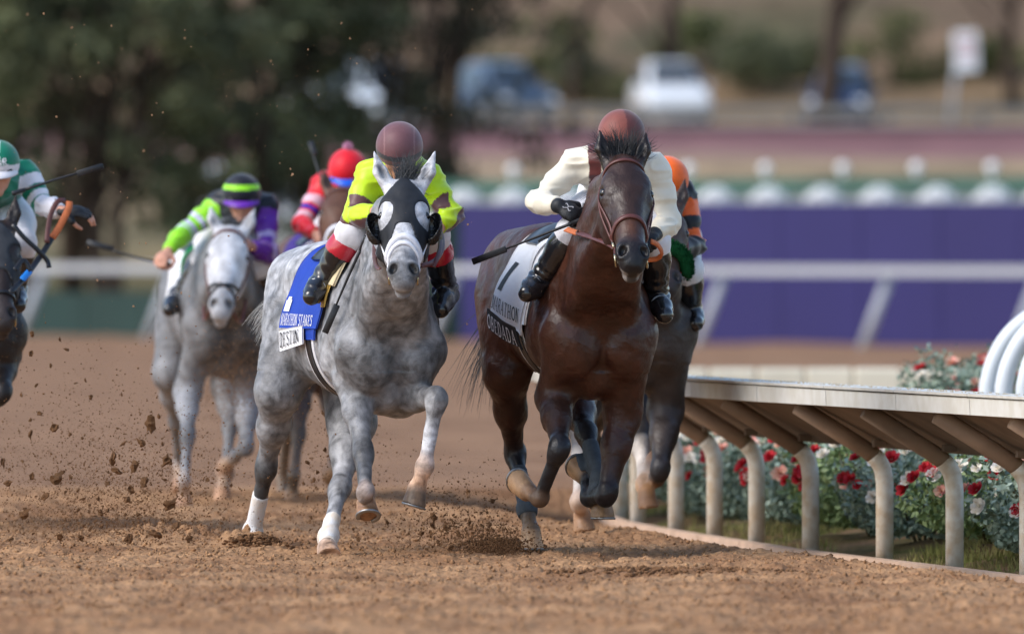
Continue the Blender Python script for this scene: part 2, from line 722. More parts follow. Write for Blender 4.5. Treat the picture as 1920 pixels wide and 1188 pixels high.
DIRT = dirt_material('harrowed_dirt', .6)
CLOD = mat('moist_dirt_clod', srgb(120, 88, 62), .95, .1, var=.35, vscale=60, bump=.8, bscale=120, bdist=.006)
CLOD_DRY = mat('dry_dirt_clod', srgb(172, 136, 104), .95, .1, var=.3, vscale=60, bump=.8, bscale=120, bdist=.006)


def grid_obj(name, xs, ys, hfun, material, kind='structure'):
    X, Y = np.meshgrid(xs, ys, indexing='ij')
    Z = hfun(X, Y)
    V = np.stack([X, Y, Z], -1).reshape(-1, 3)
    n, m = len(xs), len(ys)
    i = np.arange(n - 1)[:, None] * m + np.arange(m - 1)[None]
    Q = np.stack([i, i + m, i + m + 1, i + 1], -1).reshape(-1, 4)
    o = link(name, make_mesh(name, V, Q, material, True))
    o['kind'] = kind
    return o


TX0, TX1, TY0, TY1 = -3.6, 4.2, 42.5, 70.0
# rail base line (X, Y): bends away to the right behind the horses
RAIL = [(3.42, 50.6), (3.10, 52.0), (2.79, 53.4), (2.49, 54.85), (2.19, 56.3), (1.89, 57.7), (1.556, 59.3), (1.31, 60.9), (1.108, 62.2), (.916, 63.5), (.72, 65.1), (.63, 66.6), (.62, 68.0), (.72, 69.4), (.95, 70.6), (1.3, 71.6)]
ZB = -.15          # the banked track falls away to its inner rail


def rail_x(Y):
    ys = [p[1] for p in RAIL]
    xs = [p[0] for p in RAIL]
    return np.interp(Y, ys, xs)


def bank(X, Y):
    t = np.clip((1.3 - (rail_x(Y) - X)) / 1.2, 0, 1)
    return ZB * t * t * (3 - 2 * t)


def edge_fade(X, Y):
    d = np.minimum(np.minimum(X - TX0, TX1 - X) / .5, np.minimum(Y - TY0, TY1 - Y) / 1.2)
    return np.clip(d, 0, 1)


def track_h(X, Y):
    p = np.stack([X, Y, np.zeros_like(X)], -1)
    big = fbm(p * A(.9, .55, 1), 1, 3) * .022
    mid = fbm(p * A(5, 3.2, 1), 2, 2) * .016
    n1 = vnoise(p * A(17, 13, 1), 40)
    n2 = vnoise(p * A(38, 30, 1), 41)
    lump = np.clip(n1, 0, 1) ** 1.2 * .015 + np.clip(n2, 0, 1) * .013
    furrow = np.sin(Y * 7.5 + 1.6 * vnoise(p * A(.8, 1.5, 1), 7)) * .006
    h = big + mid + lump + furrow
    for (hx, hy, r, a) in ((-1.30, 55.95, .20, .075), (-1.75, 56.9, .5, .05)):
        q = np.hypot((X - hx) / 1.0, (Y - hy) / 2.0)
        h = h + a * (np.clip(1 - (q / r) ** 2, 0, 1)) ** 1.5 * (1 + .5 * n1)
    h = h * edge_fade(X, Y)
    h = np.where(X > rail_x(Y) - .12, -.06, h)
    return h + .012 + bank(X, Y)


ys = np.concatenate([np.arange(TY0, 50.5, .026), np.arange(50.5, 58, .018), np.arange(58, TY1 + .03, .04)])
track = grid_obj('dirt_track', np.arange(TX0, TX1 + .006, .0115), ys, track_h, DIRT)
DIRT_FAR = dirt_material('raked_dirt', 1.0, srgb(164, 127, 97), srgb(136, 102, 76))
far_track = grid_obj('track_ground', np.linspace(-60, 60, 241), np.concatenate([np.arange(-6, 42, 2), np.arange(42, 90, .5), np.arange(90, 176, 1.5)]),
                     lambda X, Y: .004 * np.ones_like(X) + np.where((X > TX0 + .6) & (X < 11) & (Y > TY0 + .6) & (Y < TY1 - .6), -.45, np.where((X > TX0 - .6) & (X < TX1 + .6) & (Y > TY0 - .6) & (Y < TY1 + .6), 0, .03 * fbm(np.stack([X, Y, 0 * X], -1) * A(.7, .7, 1), 6, 3))), DIRT_FAR)


def terrain_mat():
    m = bpy.data.materials.new('dry_hillside')
    m.use_nodes = True
    nt = m.node_tree
    b = nt.nodes['Principled BSDF']
    b.inputs['Roughness'].default_value = .95
    b.inputs['Specular IOR Level'].default_value = .1
    a = nt.nodes.new('ShaderNodeAttribute')
    a.attribute_name = 'Col'
    tc = nt.nodes.new('ShaderNodeTexCoord')
    n = nt.nodes.new('ShaderNodeTexNoise')
    n.inputs['Scale'].default_value = 1.1
    n.inputs['Detail'].default_value = 8
    n.inputs['Roughness'].default_value = .7
    nt.links.new(tc.outputs['Object'], n.inputs['Vector'])
    r = nt.nodes.new('ShaderNodeMapRange')
    r.inputs['From Min'].default_value = .3
    r.inputs['From Max'].default_value = .7
    r.inputs['To Min'].default_value = .55
    r.inputs['To Max'].default_value = 1.35
    nt.links.new(n.outputs['Fac'], r.inputs['Value'])
    mu = nt.nodes.new('ShaderNodeMix')
    mu.data_type = 'RGBA'
    mu.blend_type = 'MULTIPLY'
    mu.inputs['Factor'].default_value = 1
    nt.links.new(a.outputs['Color'], mu.inputs['A'])
    nt.links.new(r.outputs['Result'], mu.inputs['B'])
    nt.links.new(mu.outputs['Result'], b.inputs['Base Color'])
    return m


SHELF = 3.94


def terr_z(X, Y):
    z = np.interp(Y, [-40, 176, 178, 186, 214, 233, 239, 241, 272, 280, 330, 420, 600], [-.6, -.6, .0, .35, 3.0, 3.74, 3.84, SHELF, SHELF, SHELF + .7, 18, 38, 70])
    p = np.stack([X, Y, 0 * X], -1)
    bump = fbm(p * A(.12, .12, 1), 12, 4)
    return z + bump * np.interp(Y, [178, 190, 236, 240, 275, 290, 400], [0, .12, .10, 0, 0, .8, 2.5])


xs = np.linspace(-140, 140, 281)
ysb = np.concatenate([np.arange(-40, 176, 12), np.arange(176, 244, 1.0), np.arange(244, 300, 2), np.arange(300, 420, 5), np.arange(420, 620, 20)])
X, Y = np.meshgrid(xs, ysb, indexing='ij')
Z = terr_z(X, Y)
p = np.stack([X, Y, 0 * X], -1)
n1 = fbm(p * A(.25, .25, 1), 31, 4)[..., None]
stops = [(170, srgb(96, 92, 58)), (188, srgb(84, 84, 54)), (197, srgb(150, 132, 100)), (212, srgb(158, 136, 108)), (217, srgb(146, 118, 104)), (221, srgb(136, 100, 98)), (230, srgb(124, 86, 86)), (233, srgb(78, 50, 50)), (239, srgb(74, 48, 48)), (240, srgb(150, 142, 134)), (270, srgb(150, 145, 138)), (276, srgb(150, 126, 92)), (284, srgb(128, 106, 84)), (300, srgb(104, 86, 72)), (420, srgb(92, 78, 68)), (620, srgb(92, 78, 68))]
Cc = np.stack([np.interp(Y + 2.0 * n1[..., 0] * (Y < 236), [q[0] for q in stops], [q[1][k] for q in stops]) for k in range(3)], -1)
grn = np.clip(fbm(p * A(.16, .2, 1), 55, 3) - .25, 0, 1)[..., None] * ((Y > 278) | ((Y > 190) & (Y < 212)))[..., None] * 1.6
Cc = Cc * (1 - np.clip(grn, 0, .8)) + np.clip(grn, 0, .8) * A(*srgb(72, 76, 54))
n, m = X.shape
i = np.arange(n - 1)[:, None] * m + np.arange(m - 1)[None]
Q = np.stack([i, i + m, i + m + 1, i + 1], -1).reshape(-1, 4)
terrain = link('ground', make_mesh('ground', np.stack([X, Y, Z - .02], -1).reshape(-1, 3), Q, terrain_mat(), True, Cc.reshape(-1, 3)))
terrain['kind'] = 'structure'

# ------------------------------------------------------------------ near running rail
RAIL_PAINT = mat('rail_white_paint', srgb(226, 224, 216), .45, .45, var=.05, vscale=9, col2=srgb(206, 202, 190), detail=9)
POST_PAINT = mat('post_cream_paint', srgb(236, 230, 216), .5, .4, var=.10, vscale=16, col2=srgb(204, 186, 160), detail=8)
COVER_PAINT = mat('cover_board_painted_shade', srgb(128, 112, 98), .7, .25, var=.2, vscale=5)  # brown-grey base colour carries the shade of the sunless underside
ARM_PAINT = mat('arm_painted_shade', srgb(150, 126, 106), .6, .3, var=.2, vscale=6)  # darker than the posts: shade under the overhang put into the colour
KERB = mat('kerb_timber', srgb(206, 176, 152), .85, .2, var=.14, vscale=5, bump=.3, bscale=30)
GOLD_DUST = mat('dust_on_rail', srgb(204, 180, 142), .95, .1, var=.2, vscale=40)
rail_root = empty('running_rail', (1.8, 55, 0))
tag(rail_root, 'white overhanging running rail with cream gooseneck posts beside the rose bed', 'rail')
rb = A(1.8, 55, 0)


def rail_frame(i):
    a = A(*RAIL[max(i - 1, 0)], 0)
    b = A(*RAIL[min(i + 1, len(RAIL) - 1)], 0)
    t = unit(b - a)
    nrm = A(-t[1], t[0], 0)           # towards the track
    if nrm[0] > 0:
        nrm = -nrm
    return A(*RAIL[i], ZB), t, nrm


def rail_pt(s):
    """Position and normal at a running index s."""
    i = int(min(max(math.floor(s), 0), len(RAIL) - 2))
    u = s - i
    p0, t0, n0 = rail_frame(i)
    p1, t1, n1_ = rail_frame(i + 1)
    return p0 * (1 - u) + p1 * u, unit(n0 * (1 - u) + n1_ * u)


for i in range(len(RAIL)):
    c, t, nr = rail_frame(i)
    up = A(0, 0, 1)
    pts = [c + up * 0.0, c + up * .45, c + up * .525 + nr * .012, c + up * .585 + nr * .05, c + up * .63 + nr * .11, c + up * .845 + nr * .455]
    pts = pts[:2] + smooth_curve(pts[1:5], 8)[1:] + [pts[5]]
    mb = MB()
    mb.tube(pts[:7], .0455, 16)
    post = mb.build('post', POST_PAINT, rail_root, rb, True)
    mb = MB()
    mb.tube([pts[6] * .9 + pts[5] * .1] + pts[7:], .044, 16)
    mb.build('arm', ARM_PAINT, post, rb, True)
    if i < 11:
        mb = MB()
        mb.box(c + up * .655 + nr * .045 - t * .07, (.02, .035, .018), np.array([t, nr, up]), .004)
        mb.build('bracket', STEEL_DULL0, post, rb) if False else mb.build('bracket', COVER_PAINT, post, rb)
for k in range(len(RAIL) - 1):
    s0, s1 = k + .35, min(k + 1.35, len(RAIL) - 1.0)
    for nm, prof, mt in (('fascia_panel', [(.500, .855), (.532, .859), (.536, .938), (.504, .944)], RAIL_PAINT),
                         ('cap_board', [(.385, .948), (.546, .946), (.548, .959), (.385, .963)], RAIL_PAINT),
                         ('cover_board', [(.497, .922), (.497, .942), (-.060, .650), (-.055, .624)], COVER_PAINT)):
        mb = MB()
        vs, fc = [], []
        N = 4
        for j in range(N + 1):
            s = s0 + (s1 - s0) * (j / N) - (.0 if j < N else .008)
            p_, n_ = rail_pt(s)
            vs += [p_ + n_ * a + A(0, 0, b) for a, b in prof]
        for j in range(N):
            for q in range(4):
                r = (q + 1) % 4
                fc.append((j * 4 + q, j * 4 + r, j * 4 + 4 + r, j * 4 + 4 + q))
        fc += [(3, 2, 1, 0), (N * 4, N * 4 + 1, N * 4 + 2, N * 4 + 3)]
        mb.add(vs, fc)
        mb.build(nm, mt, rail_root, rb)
    mb = MB()
    vs, fc = [], []
    for j in range(5):
        s = k + j / 4 - (.0 if j < 4 else .01)
        p_, n_ = rail_pt(s)
        vs += [p_ + n_ * a + A(0, 0, b) for a, b in ((.05, -.03), (.10, -.03), (.097, .072), (.052, .076))]
    for j in range(4):
        for q in range(4):
            r = (q + 1) % 4
            fc.append((j * 4 + q, j * 4 + r, j * 4 + 4 + r, j * 4 + 4 + q))
    fc += [(3, 2, 1, 0), (16, 17, 18, 19)]
    mb.add(vs, fc)
    mb.build('kerb_board', KERB, rail_root, rb)
# dirt thrown onto the cap
mb = MB()
rg = np.random.default_rng(12)
for q in range(900):
    p_, n_ = rail_pt(rg.uniform(.2, 11))
    c = p_ + n_ * rg.uniform(.40, .54) + A(0, 0, .962)
    r = rg.uniform(.002, .007)
    mb.add([c + A(r, 0, 0), c + A(-r * .5, r * .9, 0), c + A(-r * .5, -r * .9, 0), c + A(0, 0, r)], [(0, 1, 3), (1, 2, 3), (2, 0, 3)])
o = mb.build('thrown_dirt', GOLD_DUST, rail_root, rb)
o['kind'] = 'stuff'

# ------------------------------------------------------------------ bed behind the rail: soil, grass, roses
BED = mat('bed_soil', srgb(132, 104, 78), .95, .1, col2=srgb(84, 82, 44), vscale=2.2, bump=.8, bscale=25, bdist=.03)


def bed_h(X, Y):
    d = X - rail_x(Y)
    p = np.stack([X, Y, 0 * X], -1)
    return ZB + np.interp(d, [.0, .25, .8, 1.6, 4.0, 9.0], [.012, .05, .14, .20, .22, .22]) + .03 * fbm(p * A(2.5, 2.5, 1), 61, 3)


vs = []
XX = np.linspace(0, 1, 40)
YY = np.arange(50, 71.4, .25)
X = rail_x(YY)[None] + .03 + XX[:, None] ** 1.5 * 9
Y = np.repeat(YY[None], 40, 0)
Z = bed_h(X, Y)
i = np.arange(39)[:, None] * len(YY) + np.arange(len(YY) - 1)[None]
Q = np.stack([i, i + len(YY), i + len(YY) + 1, i + 1], -1).reshape(-1, 4)
bed = link('flower_bed_ground', make_mesh('flower_bed_ground', np.stack([X, Y, Z], -1).reshape(-1, 3), Q, BED, True))
bed['kind'] = 'structure'

GRASS = mat('grass_blade', srgb(116, 122, 62), .7, .2, col2=srgb(156, 142, 92), vscale=3)
rg = np.random.default_rng(4)
n_ = 12000
Y = rg.uniform(53, 69, n_)
X = rail_x(Y) + np.abs(rg.normal(.42, .22, n_)) + .06
keep = vnoise(np.stack([X * 2.2, Y * .9, 0 * X], -1), 90) > -.12
X, Y = X[keep], Y[keep]
n_ = len(X)
Zg = bed_h(X, Y) - .01
h_, a_ = rg.uniform(.03, .085, n_), rg.uniform(0, 6.28, n_)
ln = rg.normal(0, .025, (n_, 2))
mb_v = np.stack([np.stack([X - .004 * np.cos(a_), Y - .004 * np.sin(a_), Zg], -1), np.stack([X + .004 * np.cos(a_), Y + .004 * np.sin(a_), Zg], -1), np.stack([X + ln[:, 0], Y + ln[:, 1], Zg + h_], -1)], 1).reshape(-1, 3)
mb_f = np.arange(n_ * 3).reshape(-1, 3)
o = link('grass', make_mesh('grass', mb_v, mb_f, GRASS, False))
tag(o, 'short patchy grass on the bank between the rail and the roses', 'grass', None, 'stuff')

LEAF = mat('rose_leaf', srgb(104, 124, 100), .5, .4, col2=srgb(160, 176, 158), vscale=14, var=.25)
LEAF2 = mat('rose_leaf_bright', srgb(110, 134, 78), .5, .4, col2=srgb(146, 164, 112), vscale=14, var=.25)
STEM = mat('rose_stem', srgb(84, 78, 52), .8, .2)
ROSE_RED = mat('red_rose', srgb(180, 26, 40), .55, .3, col2=srgb(206, 52, 60), vscale=60)
ROSE_WHITE = mat('white_rose', srgb(236, 226, 206), .55, .3, col2=srgb(246, 240, 230), vscale=60)
ROSE_PEACH = mat('peach_rose', srgb(228, 196, 164), .55, .3, col2=srgb(226, 150, 140), vscale=40)


def rose_mesh(seed, r=.045):
    rg_ = np.random.default_rng(seed)
    V, Fc = [], []
    for ring, (n_, tilt, sc) in enumerate(((3, .25, .5), (5, .6, .75), (6, 1.0, .95), (7, 1.35, 1.05))):
        for j in range(n_):
            a = 2 * math.pi * (j + .5 * ring) / n_ + rg_.uniform(-.2, .2)
            rad = A(math.cos(a), math.sin(a), 0)
            tan = A(-math.sin(a), math.cos(a), 0)
            L = r * sc * rg_.uniform(.85, 1.1)
            d = rad * math.sin(tilt) + A(0, 0, math.cos(tilt))
            k = len(V)
            b0 = rad * r * .08 * ring
            cup = A(0, 0, 1) * r * .18
            V += [b0 - tan * L * .18, b0 + tan * L * .18, b0 + d * L * .6 + tan * L * .48, b0 + d * L + tan * L * .2 + cup, b0 + d * L - tan * L * .2 + cup, b0 + d * L * .6 - tan * L * .48]
            Fc += [(k, k + 1, k + 2, k + 5), (k + 5, k + 2, k + 3, k + 4)]
    return V, Fc


rose_me = {}
for nm, mt in (('red', ROSE_RED), ('white', ROSE_WHITE), ('peach', ROSE_PEACH)):
    for v in range(2):
        V, Fc = rose_mesh(v + 3, .030)
        rose_me[nm, v] = make_mesh('rose', np.array(V), Fc, mt, True)


def rose_bush(c, size, h, seed, label, bright, nred, nwhite):
    rg_ = np.random.default_rng(seed)
    root = empty('rose_bush', c)
    tag(root, label, 'rose bush', 'rose bushes behind the running rail')
    n_ = 4200
    th, ph = rg_.uniform(0, 6.28, n_), np.arccos(rg_.uniform(-.7, 1, n_))
    rr = rg_.uniform(.25, 1.0, n_) ** .5
    lump = 1 + .3 * vnoise(np.stack([np.cos(th) * 2, np.sin(th) * 2, ph * 2 + seed], -1), seed)
    p_ = np.stack([np.sin(ph) * np.cos(th) * size, np.sin(ph) * np.sin(th) * size, h * .52 + np.cos(ph) * h * .50], -1) * (rr * lump)[:, None]
    p_[:, 2] = np.maximum(p_[:, 2], .02)
    nrmv = lambda v: v / np.linalg.norm(v, axis=1, keepdims=True)
    d = nrmv(rg_.normal(0, 1, (n_, 3)) + A(0, -.25, .5))
    e = nrmv(np.cross(d, rg_.normal(0, 1, (n_, 3))))
    f_ = np.cross(d, e)
    L, W = rg_.uniform(.012, .032, (n_, 1)), rg_.uniform(.45, .65, (n_, 1))
    W = L * W
    V = np.stack([p_ - e * L, p_ - f_ * W + d * .005, p_ + e * L, p_ + f_ * W + d * .005], 1).reshape(-1, 3)
    k4 = np.arange(n_)[:, None] * 4
    Fc = np.concatenate([k4 + A(0, 1, 2).astype(int), k4 + A(0, 2, 3).astype(int)])
    o = link('foliage', make_mesh('foliage', np.array(V), Fc, LEAF2 if bright else LEAF, False), root)
    o['kind'] = 'stuff'
    mb = MB()
    for q in range(9):
        a = rg_.uniform(0, 6.28)
        mb.tube([A(.04 * math.cos(a), .04 * math.sin(a), -.05), A(.16 * math.cos(a), .16 * math.sin(a), h * .4), A(.6 * size * math.cos(a + .3), .6 * size * math.sin(a + .3), h * .8)], [.010, .008, .004], 5)
    mb.build('stem', STEM, root, (0, 0, 0), True)
    for q in range(nred + nwhite):
        th, ph = rg_.uniform(3.4, 6.0), math.acos(rg_.uniform(-.15, .95))
        p_ = A(math.sin(ph) * math.cos(th) * size, math.sin(ph) * math.sin(th) * size, h * .52 + math.cos(ph) * h * .52) * 1.02
        kind = 'red' if q < nred else ('peach' if rg_.random() < .35 else 'white')
        r_ = link('rose', rose_me[kind, q % 2], root, tuple(p_))
        d = unit(A(math.sin(ph) * math.cos(th) * .6, math.sin(ph) * math.sin(th), math.cos(ph) + .3))
        r_.rotation_euler = Vector(d).to_track_quat('Z', 'Y').to_euler()
        k_ = rg_.uniform(.7, 1.25)
        r_.scale = (k_, k_, k_)


bush_spec = [(51.6, 1.05, .50, .62, 'rose bush nearest the lens with pale blooms at the right edge'),
             (52.9, .92, .50, .60, 'rose bush with scattered red blooms right of the last full post'),
             (54.2, .98, .52, .60, 'full rose bush with red and white blooms between the two nearest posts'),
             (55.5, .90, .50, .58, 'rose bush seen left of the second nearest post'),
             (56.9, .92, .52, .58, 'bright leaved rose bush in the middle of the row'),
             (58.3, .88, .50, .58, 'rose bush with drooping red clusters left of the middle posts'),
             (59.8, .85, .50, .56, 'blurred rose bush with a cream bloom cluster'),
             (61.4, .80, .50, .56, 'blurred rose bush third from the far end of the row'),
             (63.2, .80, .50, .56, 'blurred rose bush second from the far end of the row'),
             (65.0, .85, .50, .56, 'blurred rose bush at the far end of the row'),
             (53.4, 1.85, .45, .60, 'rose bush in the second row at the right edge'),
             (56.2, 1.75, .45, .60, 'rose bush in the second row behind the middle posts'),
             (59.4, 1.70, .45, .60, 'rose bush in the second row towards the far end')]
for q, (Y, d, sz, h, lab) in enumerate(bush_spec):
    Y, d, h = Y + 3.9, d * .70, h * 1.0
    X = float(rail_x(Y)) + d
    z = float(bed_h(np.array([X]), np.array([Y]))[0]) - .02
    rose_bush((X, Y, z), sz, h, 100 + q, lab, q in (4, 2), 13 + (q * 5) % 7, 14 + (q * 3) % 7)
# taller bush by the turf rail
X, Y = (1800 - 960) * 66 / F, 66
rose_bush((X, Y, .28), .36, .55, 140, 'pale rose bush rising above the running rail by the white arched tubes', False, 7, 12)
X, Y = (1890 - 960) * 67.5 / F, 67.5
rose_bush((X, Y, .28), .36, .55, 141, 'rose bush rising above the running rail at the right edge', False, 9, 5)

# ------------------------------------------------------------------ turf rail tubes, low white barrier
tr = empty('turf_rail', P(1900, 730, 64))
tag(tr, 'arched white tube rail at the right edge above the running rail', 'rail')
tb = P(1900, 730, 64)
for k, (px, Y) in enumerate(((1852, 64.0), (1882, 62.4), (1922, 60.8))):
    b0 = P(px, 730, Y)
    b0[2] = .2
    top = P(px, 724, Y)
    s_ = Y / F
    pts = [b0, top, top + A(10, 0, 40) * s_, top + A(32, 0, 84) * s_, top + A(64, 0, 118) * s_, top + A(104, 0, 140) * s_, top + A(170, 0, 160) * s_]
    mb = MB()
    mb.tube([pts[0]] + smooth_curve(pts[1:], 16), .050, 14)
    mb.build('arched_post', mat('turf_rail_white', srgb(232, 236, 238), .35, .5) if k == 0 else bpy.data.materials['turf_rail_white'], tr, tb, True)
mb = MB()
e0, e1 = P(1852 + 170, 724 - 160, 64.0), P(1922 + 170, 724 - 160, 60.8)
mb.tube([e0 * 1.3 - e1 * .3, e0, e1, e1 * 2 - e0], .055, 12)
mb.build('top_tube', bpy.data.materials['turf_rail_white'], tr, tb, True)

CREAMW = mat('barrier_cream', srgb(222, 214, 192), .6, .3, var=.12, vscale=1.5)
lb = empty('low_barrier', P(1570, 703, 92))
tag(lb, 'low cream barrier running level across the infield behind the running rail', 'barrier')
lbb = P(1570, 703, 92)
for q in range(9):
    a, b = P(1240 + q * 90, 690, 92), P(1328 + q * 90, 690, 92)
    mb = MB()
    top = a[2]
    mb.box((a + b) / 2 * A(1, 1, 0) + A(0, 0, top - .12), ((b[0] - a[0]) / 2, .16, .12), None, .02)
    mb.build('panel', CREAMW, lb, lbb)
    mb = MB()
    mb.box((a + b) / 2 * A(1, 1, 0) + A(0, .05, (top - .24) / 2), (.05, .05, (top - .24) / 2 + .01))
    mb.build('leg', CREAMW, lb, lbb)

# ------------------------------------------------------------------ far rail and hoarding
FARW = mat('far_rail_white', srgb(172, 174, 178), .5, .4, var=.05)
fr = empty('outer_rail', (0, 164, 0))
tag(fr, 'long white outer rail on slanted posts in front of the purple hoarding', 'rail')
frb = A(0, 164, 0)


def fry(px):
    return np.interp(px, [-200, 100, 900, 1700, 2100], [176, 172, 164, 157.5, 155])


knots = [-260, -100, 60, 300, 545, 835, 1085, 1335, 1645, 1925, 2100]
for a, b in zip(knots[:-1], knots[1:]):
    ps = []
    for q in range(4):
        px = a + (b - a) * q / 3
        Y = fry(px)
        ps.append(A((px - 960) * Y / F, Y, 1.06))
    mb = MB()
    vs, fc = [], []
    for q in ps:
        vs += [q + A(0, -.05, -.062), q + A(0, .05, -.062), q + A(0, .05, .062), q + A(0, -.05, .062)]
    for j in range(3):
        for k in range(4):
            r = (k + 1) % 4
            fc.append((j * 4 + k, j * 4 + r, j * 4 + 4 + r, j * 4 + 4 + k))
    fc += [(3, 2, 1, 0), (12, 13, 14, 15)]
    mb.add(vs, fc)
    mb.build('rail_beam', FARW, fr, frb)
for px in knots[1:]:
    Y = fry(px)
    x = (px - 960) * Y / F
    mb = MB()
    mb.tube([A(x - .22, Y, -.05), A(x + .17, Y + .08, .98)], .075, 10)
    mb.build('post', FARW, fr, frb, True)

PURPLE = mat('purple_hoarding', srgb(42, 37, 92), .55, .3, var=.06, vscale=.8)
hd = empty('hoarding', (5, 167, 0))
tag(hd, 'long purple hoarding wall behind the outer rail', 'hoarding')
hdb = A(5, 167, 0)
for q in range(10):
    px0, px1 = 868 + q * 150, 868 + (q + 1) * 150 - 1.5
    Y0, Y1 = fry(px0) + 4.5, fry(px1) + 4.5
    a, b = A((px0 - 960) * Y0 / F, Y0, 0), A((px1 - 960) * Y1 / F, Y1, 0)
    t = unit(b - a)
    mb = MB()
    mb.box((a + b) / 2 + A(0, 0, 1.0), (np.linalg.norm(b - a) / 2, .05, 1.02), np.array([t, A(-t[1], t[0], 0), A(0, 0, 1)]))
    mb.build('panel', PURPLE, hd, hdb)
TEALP = mat('dark_green_board', srgb(36, 58, 54), .6, .3, var=.12, vscale=.7)
gb = empty('green_hoarding', (-1, 168, 0))
tag(gb, 'dark green board at the left end of the purple hoarding', 'hoarding')
a, b = P(812, 640, 169.3), P(866, 640, 168.8)
mb = MB()
mb.box((a + b) / 2 * A(1, 1, 0) + A(0, 0, 1.0), ((b[0] - a[0]) / 2, .05, 1.02))
mb.build('panel', TEALP, gb, (-1, 168, 0))
lw = empty('low_boards', (-6, 175, 0))
tag(lw, 'low dark teal boards under the trees at the left', 'hoarding')
for q in range(9):
    px0, px1 = -160 + q * 108, -160 + (q + 1) * 108 - 1.5
    Y0 = fry(px0) + 4
    a, b = P(px0, 640, Y0), P(px1, 640, fry(px1) + 4)
    t = unit((b - a) * A(1, 1, 0))
    mb = MB()
    mb.box((a + b) / 2 * A(1, 1, 0) + A(0, 0, .32), (np.linalg.norm((b - a)[:2]) / 2, .05, .36), np.array([t, A(-t[1], t[0], 0), A(0, 0, 1)]))
    mb.build('panel', TEALP, lw, (-6, 175, 0))

# green top rail with white lamps, white flower mounds along the hoarding top
GTOP = mat('green_beam', srgb(58, 96, 84), .5, .3, var=.15, vscale=.9)
PALE = mat('pale_panel', srgb(196, 202, 200), .6, .3, var=.08, vscale=.5)
WFLOWER = mat('white_flower', srgb(244, 244, 244), .6, .3)
gt = empty('green_fence', (5, 170, 0))
tag(gt, 'green topped pale fence behind the purple hoarding', 'fence')
gtb = A(5, 170, 0)
for q in range(12):
    px0, px1 = 830 + q * 120, 830 + (q + 1) * 120 - 1.0
    Y0, Y1 = fry(px0) + 5.6, fry(px1) + 5.6
    a, b = A((px0 - 960) * Y0 / F, Y0, 0), A((px1 - 960) * Y1 / F, Y1, 0)
    t = unit(b - a)
    R = np.array([t, A(-t[1], t[0], 0), A(0, 0, 1)])
    mb = MB()
    mb.box((a + b) / 2 + A(0, 0, 2.27), (np.linalg.norm(b - a) / 2, .12, .10), R)
    mb.build('top_beam', GTOP, gt, gtb)
    mb = MB()
    mb.box((a + b) / 2 + A(0, .05, 1.1), (np.linalg.norm(b - a) / 2, .04, 1.06), R)
    mb.build('panel', PALE, gt, gtb)


def mound_mesh(seed):
    rg_ = np.random.default_rng(seed)
    V, Fc = [], []
    for q in range(160):
        th, ph = rg_.uniform(0, 6.28), math.acos(rg_.uniform(0, 1))
        p_ = A(math.sin(ph) * math.cos(th) * .27, math.sin(ph) * math.sin(th) * .16, math.cos(ph) * .24)
        d = unit(p_ + rg_.normal(0, .05, 3))
        e = unit(np.cross(d, rg_.normal(0, 1, 3)))
        f_ = np.cross(d, e)
        r = .035
        k = len(V)
        V += [p_ - e * r, p_ - f_ * r, p_ + e * r, p_ + f_ * r, p_ + d * .02]
        Fc += [(k, k + 1, k + 4), (k + 1, k + 2, k + 4), (k + 2, k + 3, k + 4), (k + 3, k, k + 4)]
    return make_mesh('flower_mound', np.array(V), Fc, WFLOWER, False)


ORD = 'first second third fourth fifth sixth seventh eighth ninth tenth eleventh twelfth'.split()
mm = mound_mesh(1)
for q, px in enumerate((870, 962, 1062, 1152, 1240, 1342, 1442, 1545, 1650, 1758, 1862, 1960)):
    Y = fry(px) + 5.0
    o = link('flower_mound', mm, None, ((px - 960) * Y / F, Y, 2.0))
    tag(o, 'white domed flower mound on the purple hoarding, ' + ORD[q] + ' from the left', 'flowers', 'white flower mounds on the hoarding')
lampm = MB()
for i_ in range(9):
    for j_ in range(12):
        a0, a1, b0_, b1_ = math.pi * i_ / 9, math.pi * (i_ + 1) / 9, 2 * math.pi * j_ / 12, 2 * math.pi * (j_ + 1) / 12
        S_ = lambda a, b: A(math.sin(a) * math.cos(b), math.sin(a) * math.sin(b), math.cos(a)) * .085
        lampm.add([S_(a0, b0_), S_(a1, b0_), S_(a1, b1_), S_(a0, b1_)], [(0, 1, 2, 3)])
lampm.tube([A(0, 0, -.16), A(0, 0, -.08)], .03, 8)
lme = make_mesh('globe_lamp', np.array(lampm.V), lampm.Fc, mat('globe_white', (.85, .85, .85), .3, .5), True)
for q, px in enumerate((962, 1290, 1435, 1580, 1718, 1860)):
    Y = fry(px) + 5.6
    o = link('globe_lamp', lme, None, ((px - 960) * Y / F, Y, 2.52))
    tag(o, 'small white globe on the green fence top, ' + ORD[q] + ' from the left', 'lamp', 'white globes on the green fence')

# ------------------------------------------------------------------ vehicles
GLASS = mat('car_glass', (.03, .04, .05), .08, .6)
TYRE = mat('tyre', (.015, .015, .016), .8, .3)
HLAMP = mat('headlamp', (.8, .82, .85), .1, .6, coat=.5)
GRILLE = mat('grille', (.02, .02, .022), .4, .5)


